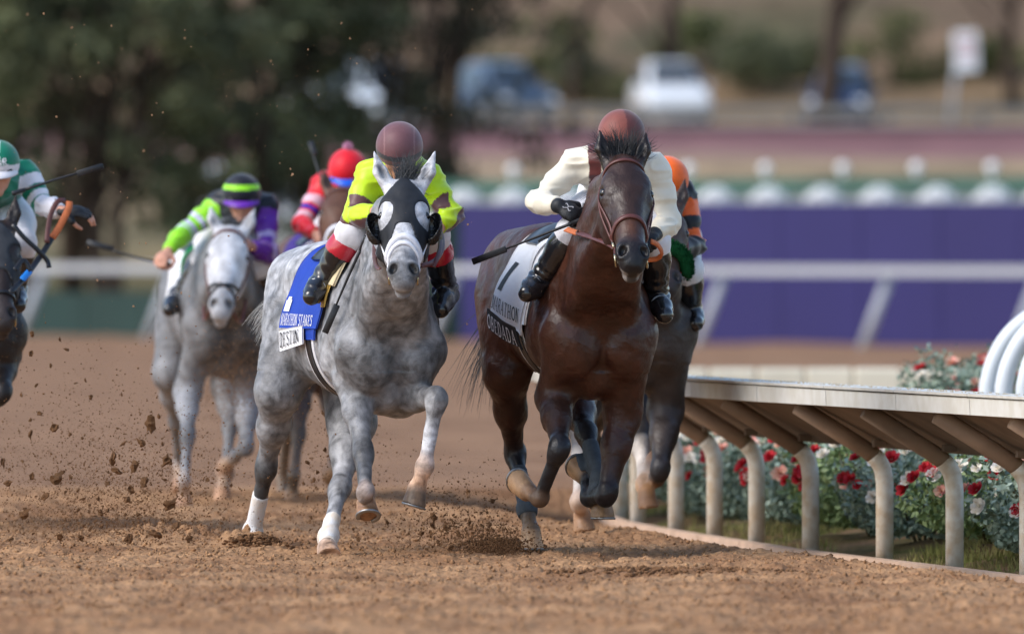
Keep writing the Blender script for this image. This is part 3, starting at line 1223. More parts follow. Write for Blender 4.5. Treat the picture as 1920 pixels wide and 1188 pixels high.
def car(name, label, c, yaw, paint_, L=4.4, W=1.84, Hh=1.7, van=False, group='cars parked on the road behind'):
    root = empty(name, c)
    root.rotation_euler = (0, 0, yaw)
    root.scale = (1, 1, 1) if van else (.80, .80, .88)
    tag(root, label, 'van' if van else 'car', group)
    # rings along the car: x forward, (half width at sill, half width at top, z bottom, z top)
    if van:
        st = [(2.6, .70, .66, .45, .95), (2.55, .92, .86, .30, 1.15), (2.1, .96, .90, .28, 1.35), (1.5, .96, .84, .28, 2.2), (1.2, .96, .84, .28, 2.35), (-2.4, .96, .84, .28, 2.38), (-2.6, .90, .80, .35, 2.25)]
    else:
        st = [(L * .5, .66, .60, .42, .68), (L * .485, .88, .80, .26, .84), (L * .44, .92, .82, .22, .98), (L * .22, .92, .80, .22, 1.08), (L * .05, .92, .64, .22, Hh - .08), (-L * .08, .92, .63, .22, Hh), (-L * .36, .92, .62, .22, Hh - .04), (-L * .47, .88, .70, .26, 1.12), (-L * .5, .80, .66, .40, .9)]
    rings = []
    for x, ws, wt, zb, zt in st:
        zm = min(zb + (zt - zb) * .55, 1.0)
        r = [(-ws * .9, zb), (-ws, zb + .14), (-ws, zm), (-wt, zt - .10), (-wt * .88, zt), (wt * .88, zt), (wt, zt - .10), (ws, zm), (ws, zb + .14), (ws * .9, zb)]
        rings.append([A(x, y, z) for y, z in r])
    mb = MB()
    vs = [v for r in rings for v in r]
    fc = []
    for i in range(len(rings) - 1):
        for k in range(10):
            j = (k + 1) % 10
            fc.append((i * 10 + k, i * 10 + j, i * 10 + 10 + j, i * 10 + 10 + k))
    fc += [tuple(range(10)), tuple(range(len(vs) - 1, len(vs) - 11, -1))]
    mb.add(vs, fc)
    mb.build('body', paint_, root, (0, 0, 0))
    # windscreen, side windows
    a, b = (st[2], st[3]) if van else (st[3], st[4])
    def scr(r0, r1, t):
        return [r0[0] + (r1[0] - r0[0]) * t, r0[2] + (r1[2] - r0[2]) * t, r0[4] + (r1[4] - r0[4]) * t]
    p0, p1 = scr(a, b, .10), scr(a, b, .92)
    off = A(.03, 0, .03)
    mb = MB()
    mb.add([A(p0[0], -p0[1] * .86, p0[2]) + off, A(p0[0], p0[1] * .86, p0[2]) + off, A(p1[0], p1[1] * .84, p1[2]) + off, A(p1[0], -p1[1] * .84, p1[2]) + off], [(0, 1, 2, 3)])
    mb.build('windscreen', GLASS, root, (0, 0, 0))
    for y in (-1, 1):
        mb = MB()
        if van:
            q = [(1.9, .945, 1.38), (1.35, .885, 2.0), (.6, .885, 2.0), (.6, .945, 1.38)]
        else:
            q = [(L * .17, .90, 1.06), (0, .73, Hh - .16), (-L * .34, .73, Hh - .16), (-L * .42, .88, 1.08)]
        mb.add([A(x, (w + .015) * y, z) for x, w, z in q], [(0, 1, 2, 3) if y > 0 else (3, 2, 1, 0)])
        mb.build('side_window', GLASS, root, (0, 0, 0))
        mb = MB()
        mb.box(A(st[1][0] - .02, .66 * y, .72 if not van else .85), (.06, .17, .085), None, .03)
        mb.build('headlight', HLAMP, root, (0, 0, 0))
        for x in (L * .31, -L * .30):
            wm = MB()
            wm.tube([A(x, (.92 - .2) * y, .33), A(x, .93 * y, .33)], .33, 18)
            w_ = wm.build('wheel', TYRE, root, (0, 0, 0))
            wm = MB()
            wm.tube([A(x, .925 * y, .33), A(x, .945 * y, .33)], .2, 14)
            wm.build('rim', STEEL0, w_, (0, 0, 0))
        mb = MB()
        mb.box(A(L * .12, 1.0 * y, 1.08 if not van else 1.5), (.06, .09, .07), None, .03)
        mb.build('mirror', paint_, root, (0, 0, 0))
    mb = MB()
    mb.box(A(st[1][0] + .02, 0, .58), (.04, .42, .10), None, .02)
    mb.build('grille', GRILLE, root, (0, 0, 0))
    return root


STEEL0 = mat('wheel_rim', (.5, .5, .5), .3, .5, metal=1.0)
CW = mat('white_car_paint', srgb(232, 234, 236), .25, .5, coat=.6)
CB = mat('dark_blue_car_paint', srgb(34, 50, 78), .25, .5, coat=.6)
CS = mat('silver_blue_car_paint', srgb(62, 78, 98), .25, .5, coat=.6)
CL = mat('silver_car_paint', srgb(190, 198, 206), .25, .5, coat=.6)
face = -math.pi / 2
for px, Y, yaw, pt, lab in ((945, 257, face + .35, CS, 'silver blue car parked behind the dark tree edge'), (1256, 256, face + .12, CW, 'white car parked in the middle of the road bank'),
                            (1578, 262, face - .10, CB, 'dark blue car parked left of the white sign'), (712, 258, face + .4, CL, 'pale silver car half hidden by the tree branches'),
                            (612, 262, face + .3, CW, 'small white car glimpsed through the tree at the left')):
    car('car', lab, ((px - 960) * Y / F, Y, SHELF + .02), yaw, pt, Hh=1.72)
wc = P(460, 585, 196) * A(1, 1, 0)
wc[2] = float(terr_z(np.array([wc[0]]), np.array([wc[1]]))[0]) - .22
wcar = car('car', 'white car standing on the bank behind the jockey with the purple sleeve', wc, face + .1, CW, Hh=1.78)
wcar.scale = (1, 1, 1)

# ------------------------------------------------------------------ guard rail and sign
GALV = mat('galvanised', srgb(124, 120, 114), .5, .5, metal=.2, var=.1, vscale=.6)
gr = empty('guard_rail', (4, 242, SHELF))
tag(gr, 'pale guard rail along the road below the parked cars', 'guard rail')
grb = A(4, 242, SHELF)
for q in range(15):
    x0 = -9 + q * 2.0 + 8.0
    for z in (.26,):
        mb = MB()
        mb.box(A(x0, 242.3, SHELF + z), (.995, .04, .09), None, .03)
        mb.build('beam', GALV, gr, grb)
    mb = MB()
    mb.box(A(x0 - .98, 242.42, SHELF + .10), (.07, .07, .24))
    mb.build('post', GALV, gr, grb)
sg = empty('road_sign', P(1780, 230, 241.2))
tag(sg, 'white rectangular road sign on a thin pole at the upper right', 'sign')
sb = P(1780, 230, 241.2)
mb = MB()
mb.tube([sb + A(0, 0, -.2), P(1800, 60, 241.2)], .05, 10)
mb.build('pole', FARW, sg, sb, True)
mb = MB()
c = P(1811, 97, 241.05)
mb.box(c, (.25, .015, .42), np.array([unit(A(1, 0, .06)), A(0, 1, 0), unit(A(-.06, 0, 1))]), .01)
mb.build('sign_board', mat('sign_white', (.85, .85, .85), .4, .4), sg, sb)
mb = MB()
for k in range(3):
    mb.box(P(1811 + k, 76 + k * 15, 241.02), (.16, .004, .025))
mb.build('sign_print', mat('sign_red', srgb(206, 120, 120), .5, .4), sg, sb)

# ------------------------------------------------------------------ trees and shrubs
BARK = mat('bark', srgb(70, 58, 50), .9, .1, var=.3, vscale=4, bump=.8, bscale=12)
FOLI = [mat('foliage_dark', srgb(72, 70, 56), .7, .2, col2=srgb(100, 97, 74), vscale=.8, var=.2), mat('foliage_mid', srgb(74, 78, 58), .7, .2, col2=srgb(106, 110, 78), vscale=.8, var=.2),
        mat('foliage_olive', srgb(84, 92, 58), .7, .2, col2=srgb(108, 110, 70), vscale=1.2, var=.2)]


def leaf_cloud(clumps, nleaf, size, rg_):
    P0 = []
    w = np.array([c[1][0] * c[1][1] * c[1][2] for c in clumps])
    ids = rg_.choice(len(clumps), nleaf, p=w / w.sum())
    c = np.array([q[0] for q in clumps])[ids]
    r = np.array([q[1] for q in clumps])[ids]
    d = rg_.normal(0, 1, (nleaf, 3))
    d /= np.linalg.norm(d, axis=1, keepdims=True)
    rr = rg_.uniform(0, 1, nleaf) ** .45
    p_ = c + d * r * rr[:, None]
    n_ = rg_.normal(0, 1, (nleaf, 3)) + A(0, 0, .4)
    n_ /= np.linalg.norm(n_, axis=1, keepdims=True)
    e = np.cross(n_, rg_.normal(0, 1, (nleaf, 3)))
    e /= np.linalg.norm(e, axis=1, keepdims=True)
    f_ = np.cross(n_, e)
    s_ = (size * rg_.uniform(.6, 1.3, nleaf))[:, None]
    V = np.stack([p_ - e * s_, p_ - f_ * s_ * .55, p_ + e * s_, p_ + f_ * s_ * .55], 1).reshape(-1, 3)
    Fc = np.arange(nleaf * 4).reshape(-1, 4)
    return V, Fc


def tree(name, label, base, h, crown_z, spread, nclump, nleaf, lsize, seed, foli, trunk_r=.16, stems=2, lean=(0, 0), group='trees behind the track', wisps=0):
    rg_ = np.random.default_rng(seed)
    base = np.asarray(base, float)
    root = empty(name, base)
    tag(root, label, 'tree', group)
    mb = MB()
    ends = []
    for s_ in range(stems):
        a = rg_.uniform(0, 6.28)
        out = A(math.cos(a), math.sin(a) * .5, 0) * rg_.uniform(.3, 1.0) * (1 if stems > 1 else .2)
        top = A(lean[0], lean[1], h * .62) + out * spread * .45
        pts = smooth_curve([A(0, 0, -.2) + out * .15, A(lean[0] * .3, 0, h * .2) + out * .5 + rg_.normal(0, .12, 3), top * .7 + rg_.normal(0, .15, 3), top], 9)
        mb.tube(pts, [trunk_r * (1 - .75 * i / 8) for i in range(9)], 9)
        for b in range(7):
            t = rg_.uniform(.35, 1)
            k = pts[min(int(t * 8), 8)]
            aa = rg_.uniform(0, 6.28)
            e = k + A(math.cos(aa) * spread * .6, math.sin(aa) * spread * .45, rg_.uniform(.1, .35) * h)
            m_ = (k + e) / 2 + rg_.normal(0, .15, 3)
            mb.tube(smooth_curve([k, m_, e], 5), [trunk_r * .38 * (1 - .8 * i / 4) for i in range(5)], 6)
            ends.append(e)
    mb.build('trunk', BARK, root, (0, 0, 0), True)
    cl = []
    for q in range(nclump):
        a, rr = rg_.uniform(0, 6.28), math.sqrt(rg_.uniform(0, 1))
        c = A(lean[0] + math.cos(a) * rr * spread, lean[1] + math.sin(a) * rr * spread * .7, rg_.uniform(crown_z, h))
        if rg_.random() < .4:
            e = ends[rg_.integers(len(ends))]
            c = A(e[0], e[1], max(e[2], crown_z))
        r = rg_.uniform(.4, 1.1) * spread * .25
        cl.append((c, A(r, r, r * .7)))
    if wisps:
        for q in range(wisps):
            c = A(lean[0] + rg_.normal(0, spread * .55), rg_.normal(0, .5), rg_.uniform(1.5, crown_z + .3))
            r = rg_.uniform(.18, .42)
            cl.append((c, A(r * 1.2, r, r)))
            mb = None
    V, Fc = leaf_cloud(cl, nleaf, lsize, rg_)
    o = link('crown', make_mesh('crown', V, Fc, foli, False), root)
    return root


TREES = [(40, 183, 'dark tree at the far left with a trunk leaning towards the corner', 0, 8.5, 2.7, (-.9, 0)), (135, 188, 'dark tree with forked trunk second from the left', 0, 9.5, 3.4, (.3, 0)),
         (212, 182, 'dark tree with a straight slim trunk above the rail at the left', 1, 9.0, 3.2, (.1, 0)), (318, 190, 'dark tree behind the jockey with green sleeve, leaning right', 0, 9.5, 2.6, (.6, 0)),
         (455, 186, 'tall dark tree in the middle of the left group', 1, 10, 2.2, (0, 0)), (590, 192, 'dark tree above the red jockey', 0, 9.5, 2.6, (.2, 0)), (705, 190, 'dark tree beside the lime jockey in the left group', 0, 9.5, 4.3, (.3, 0)), (840, 194, 'dark tree at the right end of the left group', 0, 10.5, 4.9, (.3, 0))]
for q, (px, Y, lab, fi, h, cz, ln) in enumerate(TREES):
    b = A((px - 960) * Y / F, Y, 0)
    b[2] = float(terr_z(np.array([b[0]]), np.array([b[1]]))[0])
    tree('tree', lab, b, h, cz, 2.7, 70, 9000, .10, 200 + q, FOLI[fi], .13, 2 if q % 2 else 3, ln, wisps=26)
RT = [(1545, 252, 'tree with a thick dark trunk left of the dark blue car', 10, .30, (.9, 0)), (1272, 268, 'tree trunk rising behind the white car', 11, .24, (.4, 0)), (1075, 276, 'slender leaning tree on the hillside behind the road', 10, .16, (1.2, 0)), (1900, 280, 'tree at the far right of the hillside', 10, .2, (0, 0))]
for q, (px, Y, lab, h, r, ln) in enumerate(RT):
    b = A((px - 960) * Y / F, Y, 0)
    b[2] = float(terr_z(np.array([b[0]]), np.array([b[1]]))[0])
    tree('tree', lab, b, h, 5.6, 3.4, 14, 2600, .14, 300 + q, FOLI[2], r, 1, ln)
SH = [(1130, 281, 1.6, 'green shrub on the hillside left of the white car'), (1415, 282, 1.7, 'broad green shrub between the white car and the thick trunk'), (1480, 284, 1.1, 'small shrub beside the thick dark trunk'), (1680, 283, 1.5, 'olive shrub between the dark blue car and the sign'), (1860, 283, 1.2, 'olive shrub right of the sign'), (1010, 283, 1.4, 'shrub by the silver blue car'), (1330, 284, 1.0, 'small dark shrub just right of the white car')]
for q, (px, Y, r, lab) in enumerate(SH):
    b = A((px - 960) * Y / F, Y, 0)
    b[2] = float(terr_z(np.array([b[0]]), np.array([b[1]]))[0])
    rg_ = np.random.default_rng(400 + q)
    root = empty('shrub', b)
    tag(root, lab, 'shrub', 'shrubs on the hillside')
    cl = [(A(rg_.normal(0, r * .5), rg_.normal(0, r * .3), abs(rg_.normal(.5, .35))), A(.6, .6, .5) * rg_.uniform(.7, 1.2)) for _ in range(8)]
    V, Fc = leaf_cloud(cl, 1500, .09, rg_)
    link('foliage', make_mesh('foliage', V, Fc, FOLI[1] if q < 3 else FOLI[2], False), root)
    mb = MB()
    for k in range(5):
        mb.tube([A(0, 0, -.2), A(rg_.normal(0, r * .3), rg_.normal(0, .2), .6)], [.05, .02], 5)
    mb.build('stem', BARK, root, (0, 0, 0))
# grass bank under the left trees

# ------------------------------------------------------------------ horses
def ray_len(parent, px, py, L, sign):
    """Point on the sight line of (px,py) at distance L from parent; sign -1 = the nearer root."""
    d = A((px - 960) / F, 1, -(py - HZ) / F)
    o = A(0, 0, CAMH)
    dd = d @ d
    t0 = (parent - o) @ d / dd
    h2 = L * L - ((o + d * t0 - parent) @ (o + d * t0 - parent))
    t = t0 + sign * math.sqrt(max(h2, 0) / dd)
    return o + d * t


LEATHER = mat('brown_leather', srgb(92, 50, 44), 0.42, 0.5, var=0.2, vscale=30)
RUBBER_REIN = mat('orange_rein_rubber', srgb(196, 108, 62), 0.6, 0.4, var=0.15, vscale=40)
BLACK_LEATHER = mat('black_leather', (0.012, 0.012, 0.014), 0.35, 0.5, var=0.3, vscale=40)
STEEL = mat('bit_metal', srgb(190, 180, 150), 0.25, 0.5, metal=1.0)
WHITE_WEB = mat('white_webbing', (0.78, 0.78, 0.82), 0.7, 0.3, var=0.08, vscale=60, bump=0.2, bscale=300, bdist=0.002)
EYE = mat('horse_eye', (0.01, 0.007, 0.006), 0.06, 0.6)
WHITE_WRAP = mat('white_bandage', (0.78, 0.78, 0.79), 0.75, 0.25, col2=srgb(222, 206, 186), var=0.06, vscale=14, bump=0.5, bscale=140, bdist=0.004)
GREY_WRAP = mat('grey_bandage', (0.065, 0.08, 0.095), 0.75, 0.25, var=0.2, vscale=25, bump=0.5, bscale=140, bdist=0.004)


def glyph(ch):
    """Serif capitals as thick and thin strokes on a 1-high box: list of (polyline, width)."""
    T, t = 0.125, 0.06

    def arc(cx, cy, rx, ry, a0, a1, n=10):
        return [(cx + rx * math.cos(math.radians(a0 + (a1 - a0) * i / n)), cy + ry * math.sin(math.radians(a0 + (a1 - a0) * i / n))) for i in range(n + 1)]

    def stem(x, y0=0, y1=1):
        return [([(x, y0), (x, y1)], T), ([(x - .13, y0 + .03), (x + .13, y0 + .03)], t), ([(x - .13, y1 - .03), (x + .13, y1 - .03)], t)]
    G = {
        'D': (stem(.15) + [([(.15, .97), (.3, .97)] + arc(.3, .5, .32, .47, 90, -90) + [(.15, .03)], .11)], .72),
        'E': (stem(.15) + [([(.15, .97), (.55, .97), (.55, .8)], t), ([(.15, .5), (.45, .5)], t), ([(.15, .03), (.57, .03), (.57, .2)], t)], .66),
        'S': ([(arc(.3, .74, .22, .23, 20, 180) + arc(.32, .27, .24, .24, 90, -160)[0:] , .11)], .62),
        'T': (stem(.35) + [([(.03, .8), (.03, .97), (.67, .97), (.67, .8)], t)], .72),
        'I': (stem(.16), .34),
        'N': (stem(.12)[:2] + [([(.12, .97), (.62, .03)], T), ([(.62, .03), (.62, 1)], t), ([(.5, .97), (.74, .97)], t), ([(0, .97), (.2, .97)], t)], .78),
        'O': ([(arc(.38, .5, .3, .46, 0, 360, 18), .12)], .78),
        'B': (stem(.15) + [([(.15, .97)] + arc(.3, .74, .22, .23, 90, -90) + [(.15, .51)], .1), ([(.15, .5)] + arc(.32, .27, .25, .24, 90, -90) + [(.15, .03)], .1)], .68),
        'A': ([([(.1, .03), (.38, 1)], t), ([(.38, 1), (.66, .03)], T), ([(.2, .36), (.56, .36)], t), ([(0, .03), (.2, .03)], t), ([(.54, .03), (.78, .03)], t)], .78),
        'M': ([([(.12, .03), (.14, 1)], t), ([(.14, 1), (.45, .05)], T), ([(.45, .05), (.76, 1)], t), ([(.78, 1), (.78, .03)], T), ([(0, .03), (.24, .03)], t), ([(.66, .03), (.9, .03)], t)], .92),
        'R': (stem(.15) + [([(.15, .97)] + arc(.32, .74, .22, .23, 90, -90) + [(.15, .51)], .1), ([(.34, .5), (.62, .03)], T)], .7),
        'H': (stem(.15) + stem(.62) + [([(.15, .5), (.62, .5)], t)], .8),
        'K': (stem(.15) + [([(.15, .4), (.6, .97)], t), ([(.3, .55), (.66, .03)], T)], .74),
        'G': ([(arc(.38, .5, .3, .46, 50, 350, 16), .12), ([(.68, .42), (.5, .42)], t), ([(.68, .42), (.68, .1)], .1)], .8),
        ' ': ([], .3),
    }
    return G[ch]


def text_strokes(txt):
    out, x = [], 0.0
    for ch in txt:
        st, adv = glyph(ch)
        for pl, w in st:
            out.append(([(x + a, b) for a, b in pl], w))
        x += adv + 0.08
    return out, x


def strokes_mesh(mb, strokes, mapf, width, height):
    """Print strokes (in 1-high units, total width given) through mapf(u in 0..1, v in 0..1)."""
    for pl, w in strokes:
        dense = []
        for (a, b), (c, d) in zip(pl[:-1], pl[1:]):
            n = max(1, int(math.hypot(c - a, d - b) / 0.18))
            dense += [(a + (c - a) * i / n, b + (d - b) * i / n) for i in range(n)]
        dense.append(pl[-1])
        vs, fc = [], []
        for i, (a, b) in enumerate(dense):
            a0, b0 = dense[max(i - 1, 0)]
            a1, b1 = dense[min(i + 1, len(dense) - 1)]
            l = math.hypot(a1 - a0, b1 - b0) + 1e-9
            nx, ny = -(b1 - b0) / l * w / 2, (a1 - a0) / l * w / 2
            vs += [mapf((a + nx) / width, b + ny), mapf((a - nx) / width, b - ny)]
        for i in range(len(dense) - 1):
            fc.append((2 * i, 2 * i + 1, 2 * i + 3, 2 * i + 2))
        mb.add(vs, fc)


rc0, ell0 = rc, ell


class Horse:
    def __init__(s, name, label, cat_group, origin, yaw, dz, pitch, poll, muzzle, facing, legs, coat, vox=0.009, ear=(0.02, 0.10, -0.17), hs=1.08, elong=0.0, coatmat=None, width=1.0, lk=.95):
        """origin (X,Y) on the track under the withers; yaw in degrees; poll, muzzle world points; facing = rough normal of the face."""
        s.base = A(origin[0], origin[1], 0)
        s.name = name
        a = math.radians(yaw)
        p = math.radians(pitch)
        f0 = A(math.sin(a), -math.cos(a), 0)
        s.l = A(math.cos(a), math.sin(a), 0)
        s.f = f0 * math.cos(p) + A(0, 0, -math.sin(p))
        s.u = f0 * math.sin(p) + A(0, 0, math.cos(p))
        s.dz = dz
        s.R = np.array([s.f, s.l, s.u])
        s.width = width
        s.lk = lk
        s.root = empty(name, s.base)
        tag(s.root, label, 'horse', cat_group)
        s.coat = coat
        s.poll, s.muz = np.asarray(poll, float), np.asarray(muzzle, float)
        s.hs = hs
        s.U = unit(s.muz - s.poll)
        w = np.asarray(facing, float)
        s.W = unit(w - s.U * (w @ s.U))
        s.V = np.cross(s.U, s.W)
        if s.V @ s.l < 0:
            s.V = -s.V
        s.HR = np.array([s.U, s.V, s.W])
        s.solve_legs(legs)
        pts = [s.w(q) for q in ((.9, .4, 1.7), (.9, -.4, 1.7), (-1.05, .38, .7), (-1.05, -.38, .7))] + [s.poll + A(0, 0, .3), s.h(.66, .12, .1), s.h(.3, -.25, 0), s.h(.3, .25, 0)]
        for lg in s.legs.values():
            pts += [q for q in lg['pts']]
        pts = np.array(pts)
        lo, hi = pts.min(0) - .13, pts.max(0) + .13
        s.F = Field(lo, hi, vox, coat['body'])
        s.vox = vox
        s.ear = ear
        s.trunk()
        s.neck_head()
        for k in s.legs:
            s.leg(k)
        s.carve()
        s.body = sdf_obj('body', s.F.f, s.F.lo, vox, coatmat, s.root, s.base, s.F, s.recolor, s.muscle, 1)
        s.eyes()

    def w(s, q):
        q = np.asarray(q, float)
        return s.base + A(0, 0, s.dz + 1.2) + s.f * q[0] + s.l * q[1] * s.width + s.u * (q[2] - 1.2)

    def h(s, u, v, w):
        return s.poll + (s.U * u + s.V * v + s.W * w) * s.hs

    def add(s, p, k=0.05, col=None, kc=None):
        s.F.add(p, k, s.coat['body'] if col is None else col, kc)

    def solve_legs(s, legs):
        s.legs = {}
        for k, L in legs.items():
            side = 1 if k[0] == 'l' else -1
            front = k[1] == 'f'
            d = s.w((.44, .17 * side, .93) if front else (-.42, .18 * side, .98))
            if L[0] is not None:
                if len(L[0]) > 2:
                    d = P(*L[0])
                else:
                    d = P(L[0][0], L[0][1], d[1])
            pts = [d]
            lens = (.43, .30, .135, .09) if front else (.47, .39, .135, .09)
            for (px, py, sg), ln in zip(L[1:5], lens):
                pts.append(ray_len(pts[-1], px, py, ln, sg))
            s.legs[k] = {'pts': pts, 'side': side, 'front': front}

    def trunk(s):
        w, B = s.w, s.coat['body']
        bl = s.coat.get('belly', B)
        E = lambda c, r, k=.06, col=None: s.add(ell(w(c), A(r[0], r[1] * s.width, r[2]), s.R), k, col)
        C = lambda a, b, r1, r2, k=.06, col=None: s.add(rc(w(a), w(b), r1, r2), k, col)
        E((-.04, 0, 1.175), (.66, .290, .345))
        E((.40, 0, 1.15), (.28, .24, .35))
        E((-.38, 0, 1.2), (.40, .262, .285), .08)
        C((.40, 0, 1.46), (.02, 0, 1.44), .10, .13)
        C((.05, 0, 1.36), (-.35, 0, 1.38), .18, .19)
        for y in (-1, 1):
            C((-.30, .07 * y, 1.41), (-.70, .085 * y, 1.39), .15, .16, .07)
            E((-.70, .125 * y, 1.18), (.24, .152, .30), .07)
            E((-.52, .17 * y, 1.08), (.2, .12, .22), .07)
            C((.24, .13 * y, 1.42), (.56, .175 * y, 1.10), .10, .125, .05)
            E((.33, .20 * y, 1.09), (.18, .095, .18), .045)
            E((.60, .120 * y, 1.03), (.13, .120, .165), .018)
            C((.48, .075 * y, .93), (.62, .09 * y, 1.0), .09, .09, .035)
        C((.60, 0, 1.16), (.58, 0, .98), .08, .075, .02)
        E((.46, 0, .88), (.17, .13, .12), .05)
        C((-.92, 0, 1.38), (-.98, 0, 1.25), .055, .04, .05)

    def neck_head(s):
        w, c = s.w, s.coat
        pl = s.poll
        th = s.h(.20, 0, -.20)
        wit = w((.34, 0, 1.50))
        # crest, middle and under line of the neck
        mid_c = (wit + pl) / 2 + A(0, 0, .035)
        s.add(rc(wit, mid_c, .085, .075), .07)
        s.add(rc(mid_c, s.h(.0, 0, -.08), .075, .068), .06)
        b = w((.50, 0, 1.24))
        s.add(rc(b, (b + th) / 2, .215, .145), .09)
        s.add(rc((b + th) / 2, th, .145, .092), .07)
        m = (w((.42, 0, 1.38)) + s.h(.08, 0, -.14)) / 2
        s.add(rc(w((.42, 0, 1.38)), m, .185, .125), .08)
        s.add(rc(m, s.h(.08, 0, -.14), .125, .085), .07)
        for y in (-1, 1):
            s.add(rc(w((.60, .11 * y, 1.16)), s.h(.2, .055 * y, -.19), .085, .05), .035)      # long neck muscles
        hc, mz, face = c.get('head', c['body']), c.get('muzzle', c['body']), c.get('face', c.get('head', c['body']))
        H, k0 = s.h, s.hs
        R = s.HR
        E = lambda u, v, ww, r, k=.03, col=hc, kc=None: s.add(ell(H(u, v, ww), A(*r) * k0, R), k, col, kc)
        C = lambda a, b, r1, r2, k=.03, col=hc, kc=None: s.add(rc(H(*a), H(*b), r1 * k0, r2 * k0), k, col, kc)
        E(.09, 0, -.055, (.12, .082, .085), .04)
        E(.17, 0, -.045, (.13, .094, .072), .04)
        E(.20, 0, -.085, (.15, .098, .09), .04)
        C((.2, 0, -.04), (.48, 0, -.038), .070, .050, .04)
        C((.24, 0, -.075), (.5, 0, -.055), .075, .052, .04)
        for y in (-1, 1):
            E(.165, .082 * y, -.030, (.055, .026, .030), .022)
            E(.205, .088 * y, -.045, (.05, .024, .036), .02)
            E(.225, .062 * y, -.14, (.14, .040, .11), .03)
            C((.27, .076 * y, -.07), (.40, .056 * y, -.07), .022, .016, .025)
            C((.12, .06 * y, -.02), (.2, .05 * y, -.008), .03, .03, .03)
        C((.28, 0, -.16), (.53, 0, -.10), .06, .040, .04)
        E(.53, 0, -.05, (.08, .058, .066), .035, mz, .06)
        for y in (-1, 1):
            E(.535, .042 * y, -.018, (.046, .030, .036), .018, mz, .06)
        E(.585, 0, -.05, (.036, .050, .044), .02, mz, .05)
        E(.580, 0, -.105, (.042, .036, .028), .016, c.get('chin', mz), .03)
        if 'nose' in c:
            s.F.add(rc(H(.36, 0, .02), H(.47, 0, .01), .05, .045), .001, c['nose'], .07) if False else None
        # ears
        eu, ev, ez = s.ear
        for y in (-1, 1):
            tip = H(ez, ev * y, eu)
            basep = H(.015, .056 * y, -.055)
            mid = basep * .5 + tip * .5 + s.V * y * .012
            s.add(rc(basep, mid, .036, .034, (s.W, 1.25)), .03, c.get('ear', hc))
            s.add(rc(mid, tip, .033, .005, (s.W, 1.25)), .02, c.get('ear', hc))
        s.ear_dir = unit(H(ez, 0, eu) - H(.015, 0, -.055))

    def carve(s):
        H, k0 = s.h, s.hs
        dk = (0.008, 0.006, 0.006)
        s.F.sub(rc(s.w((.80, 0, 1.13)), s.w((.745, 0, .90)), .028, .022), .05)       # groove of the breast
        for y in (-1, 1):
            s.F.sub(rc(s.w((.60, .30 * y, 1.30)), s.w((.47, .345 * y, .98)), .035, .03), .06)   # hollow behind the shoulder point
            c = H(.548, .047 * y, .018)
            a = unit(s.U * .75 + s.V * y * .35 + s.W * .1)
            b = unit(s.V * y - a * (s.V @ a) * y)
            R = np.array([a, b, np.cross(a, b)])
            s.F.sub(ell(c, A(.030, .019, .034) * k0, R), .008, dk)
            eu, ev, ez = s.ear
            tip = H(ez, ev * y, eu)
            basep = H(.015, .056 * y, -.055)
            o = s.W * .030 + s.V * y * .008
            s.F.sub(rc(basep * .72 + tip * .28 + o, basep * .22 + tip * .78 + o * .7, .019, .008), .010, s.coat.get('ear_in', dk))
            s.F.sub(rc(H(.56, .05 * y, -.078), H(.595, .0, -.080), .006, .007), .008)      # mouth line
            s.F.sub(ell(H(.190, .118 * y, -.018), A(.030, .022, .022) * k0, R=s.HR), .010)

    def eyes(s):
        for y in (-1, 1):
            c = s.h(.192, .0935 * y, -.030)
            mb = MB()
            n = 12
            R = .021 * s.hs
            vs = []
            for i in range(n + 1):
                for j in range(2 * n):
                    a, b = math.pi * i / n, math.pi * j / n
                    vs.append(c + R * A(math.sin(a) * math.cos(b), math.sin(a) * math.sin(b), math.cos(a)))
            fc = [(i * 2 * n + j, i * 2 * n + (j + 1) % (2 * n), (i + 1) * 2 * n + (j + 1) % (2 * n), (i + 1) * 2 * n + j) for i in range(n) for j in range(2 * n)]
            mb.add(vs, fc)
            mb.build('eye', EYE, s.root, s.base, True)

    def leg(s, key):
        L = s.legs[key]
        k_ = s.lk
        rc = lambda a_, b_, r1, r2: rc0(a_, b_, r1 * k_, r2 * k_)
        ell = lambda c_, r_, R_=None: ell0(c_, np.asarray(r_) * k_, R_)
        side, front = L['side'], L['front']
        a, b, c, d, e = L['pts']
        lc = s.coat.get(key, s.coat['legs'])           # dict: fore, knee, cannon, fetlock, pastern, hoof
        B = s.coat['body']
        if front:
            sh = s.w((.58, .16 * side, 1.06))
            s.add(rc(sh, a, .115, .092), .06)
            fore = b - a
            s.add(rc(a, a + fore * .45, .092, .069), .05, lc['fore'], .1)
            s.add(rc(a + fore * .4, a + fore * .9, .070, .047), .04, lc['fore2'], .12)
            ax = unit(fore)
            out = unit(s.l * side - ax * (s.l @ ax) * side)
            s.add(rc(a + fore * .1 + out * .025 + s.f * .02, a + fore * .5 + out * .012, .058, .040), .03, lc['fore'], .1)
            Rk = np.array([unit(b - a + unit(c - b) * .3), out, np.cross(unit(b - a + unit(c - b) * .3), out)])
            Rk[1] = unit(Rk[1] - Rk[0] * (Rk[1] @ Rk[0]))
            Rk[2] = np.cross(Rk[0], Rk[1])
            s.add(ell(b, (.070, .056, .054), Rk), .03, lc['knee'], .06)
            s.add(ell(b + unit(c - b) * .04, (.056, .048, .046), Rk), .02, lc['knee'], .06)
        else:
            hip = s.w((-.60, .15 * side, 1.22))
            s.add(rc(hip, a, .165, .115), .08)
            s.add(rc(s.w((-.82, .13 * side, 1.15)), a * .5 + b * .5, .105, .058), .07)
            g = b - a
            s.add(rc(a, a + g * .45, .106, .074), .06, lc['fore'], .1)
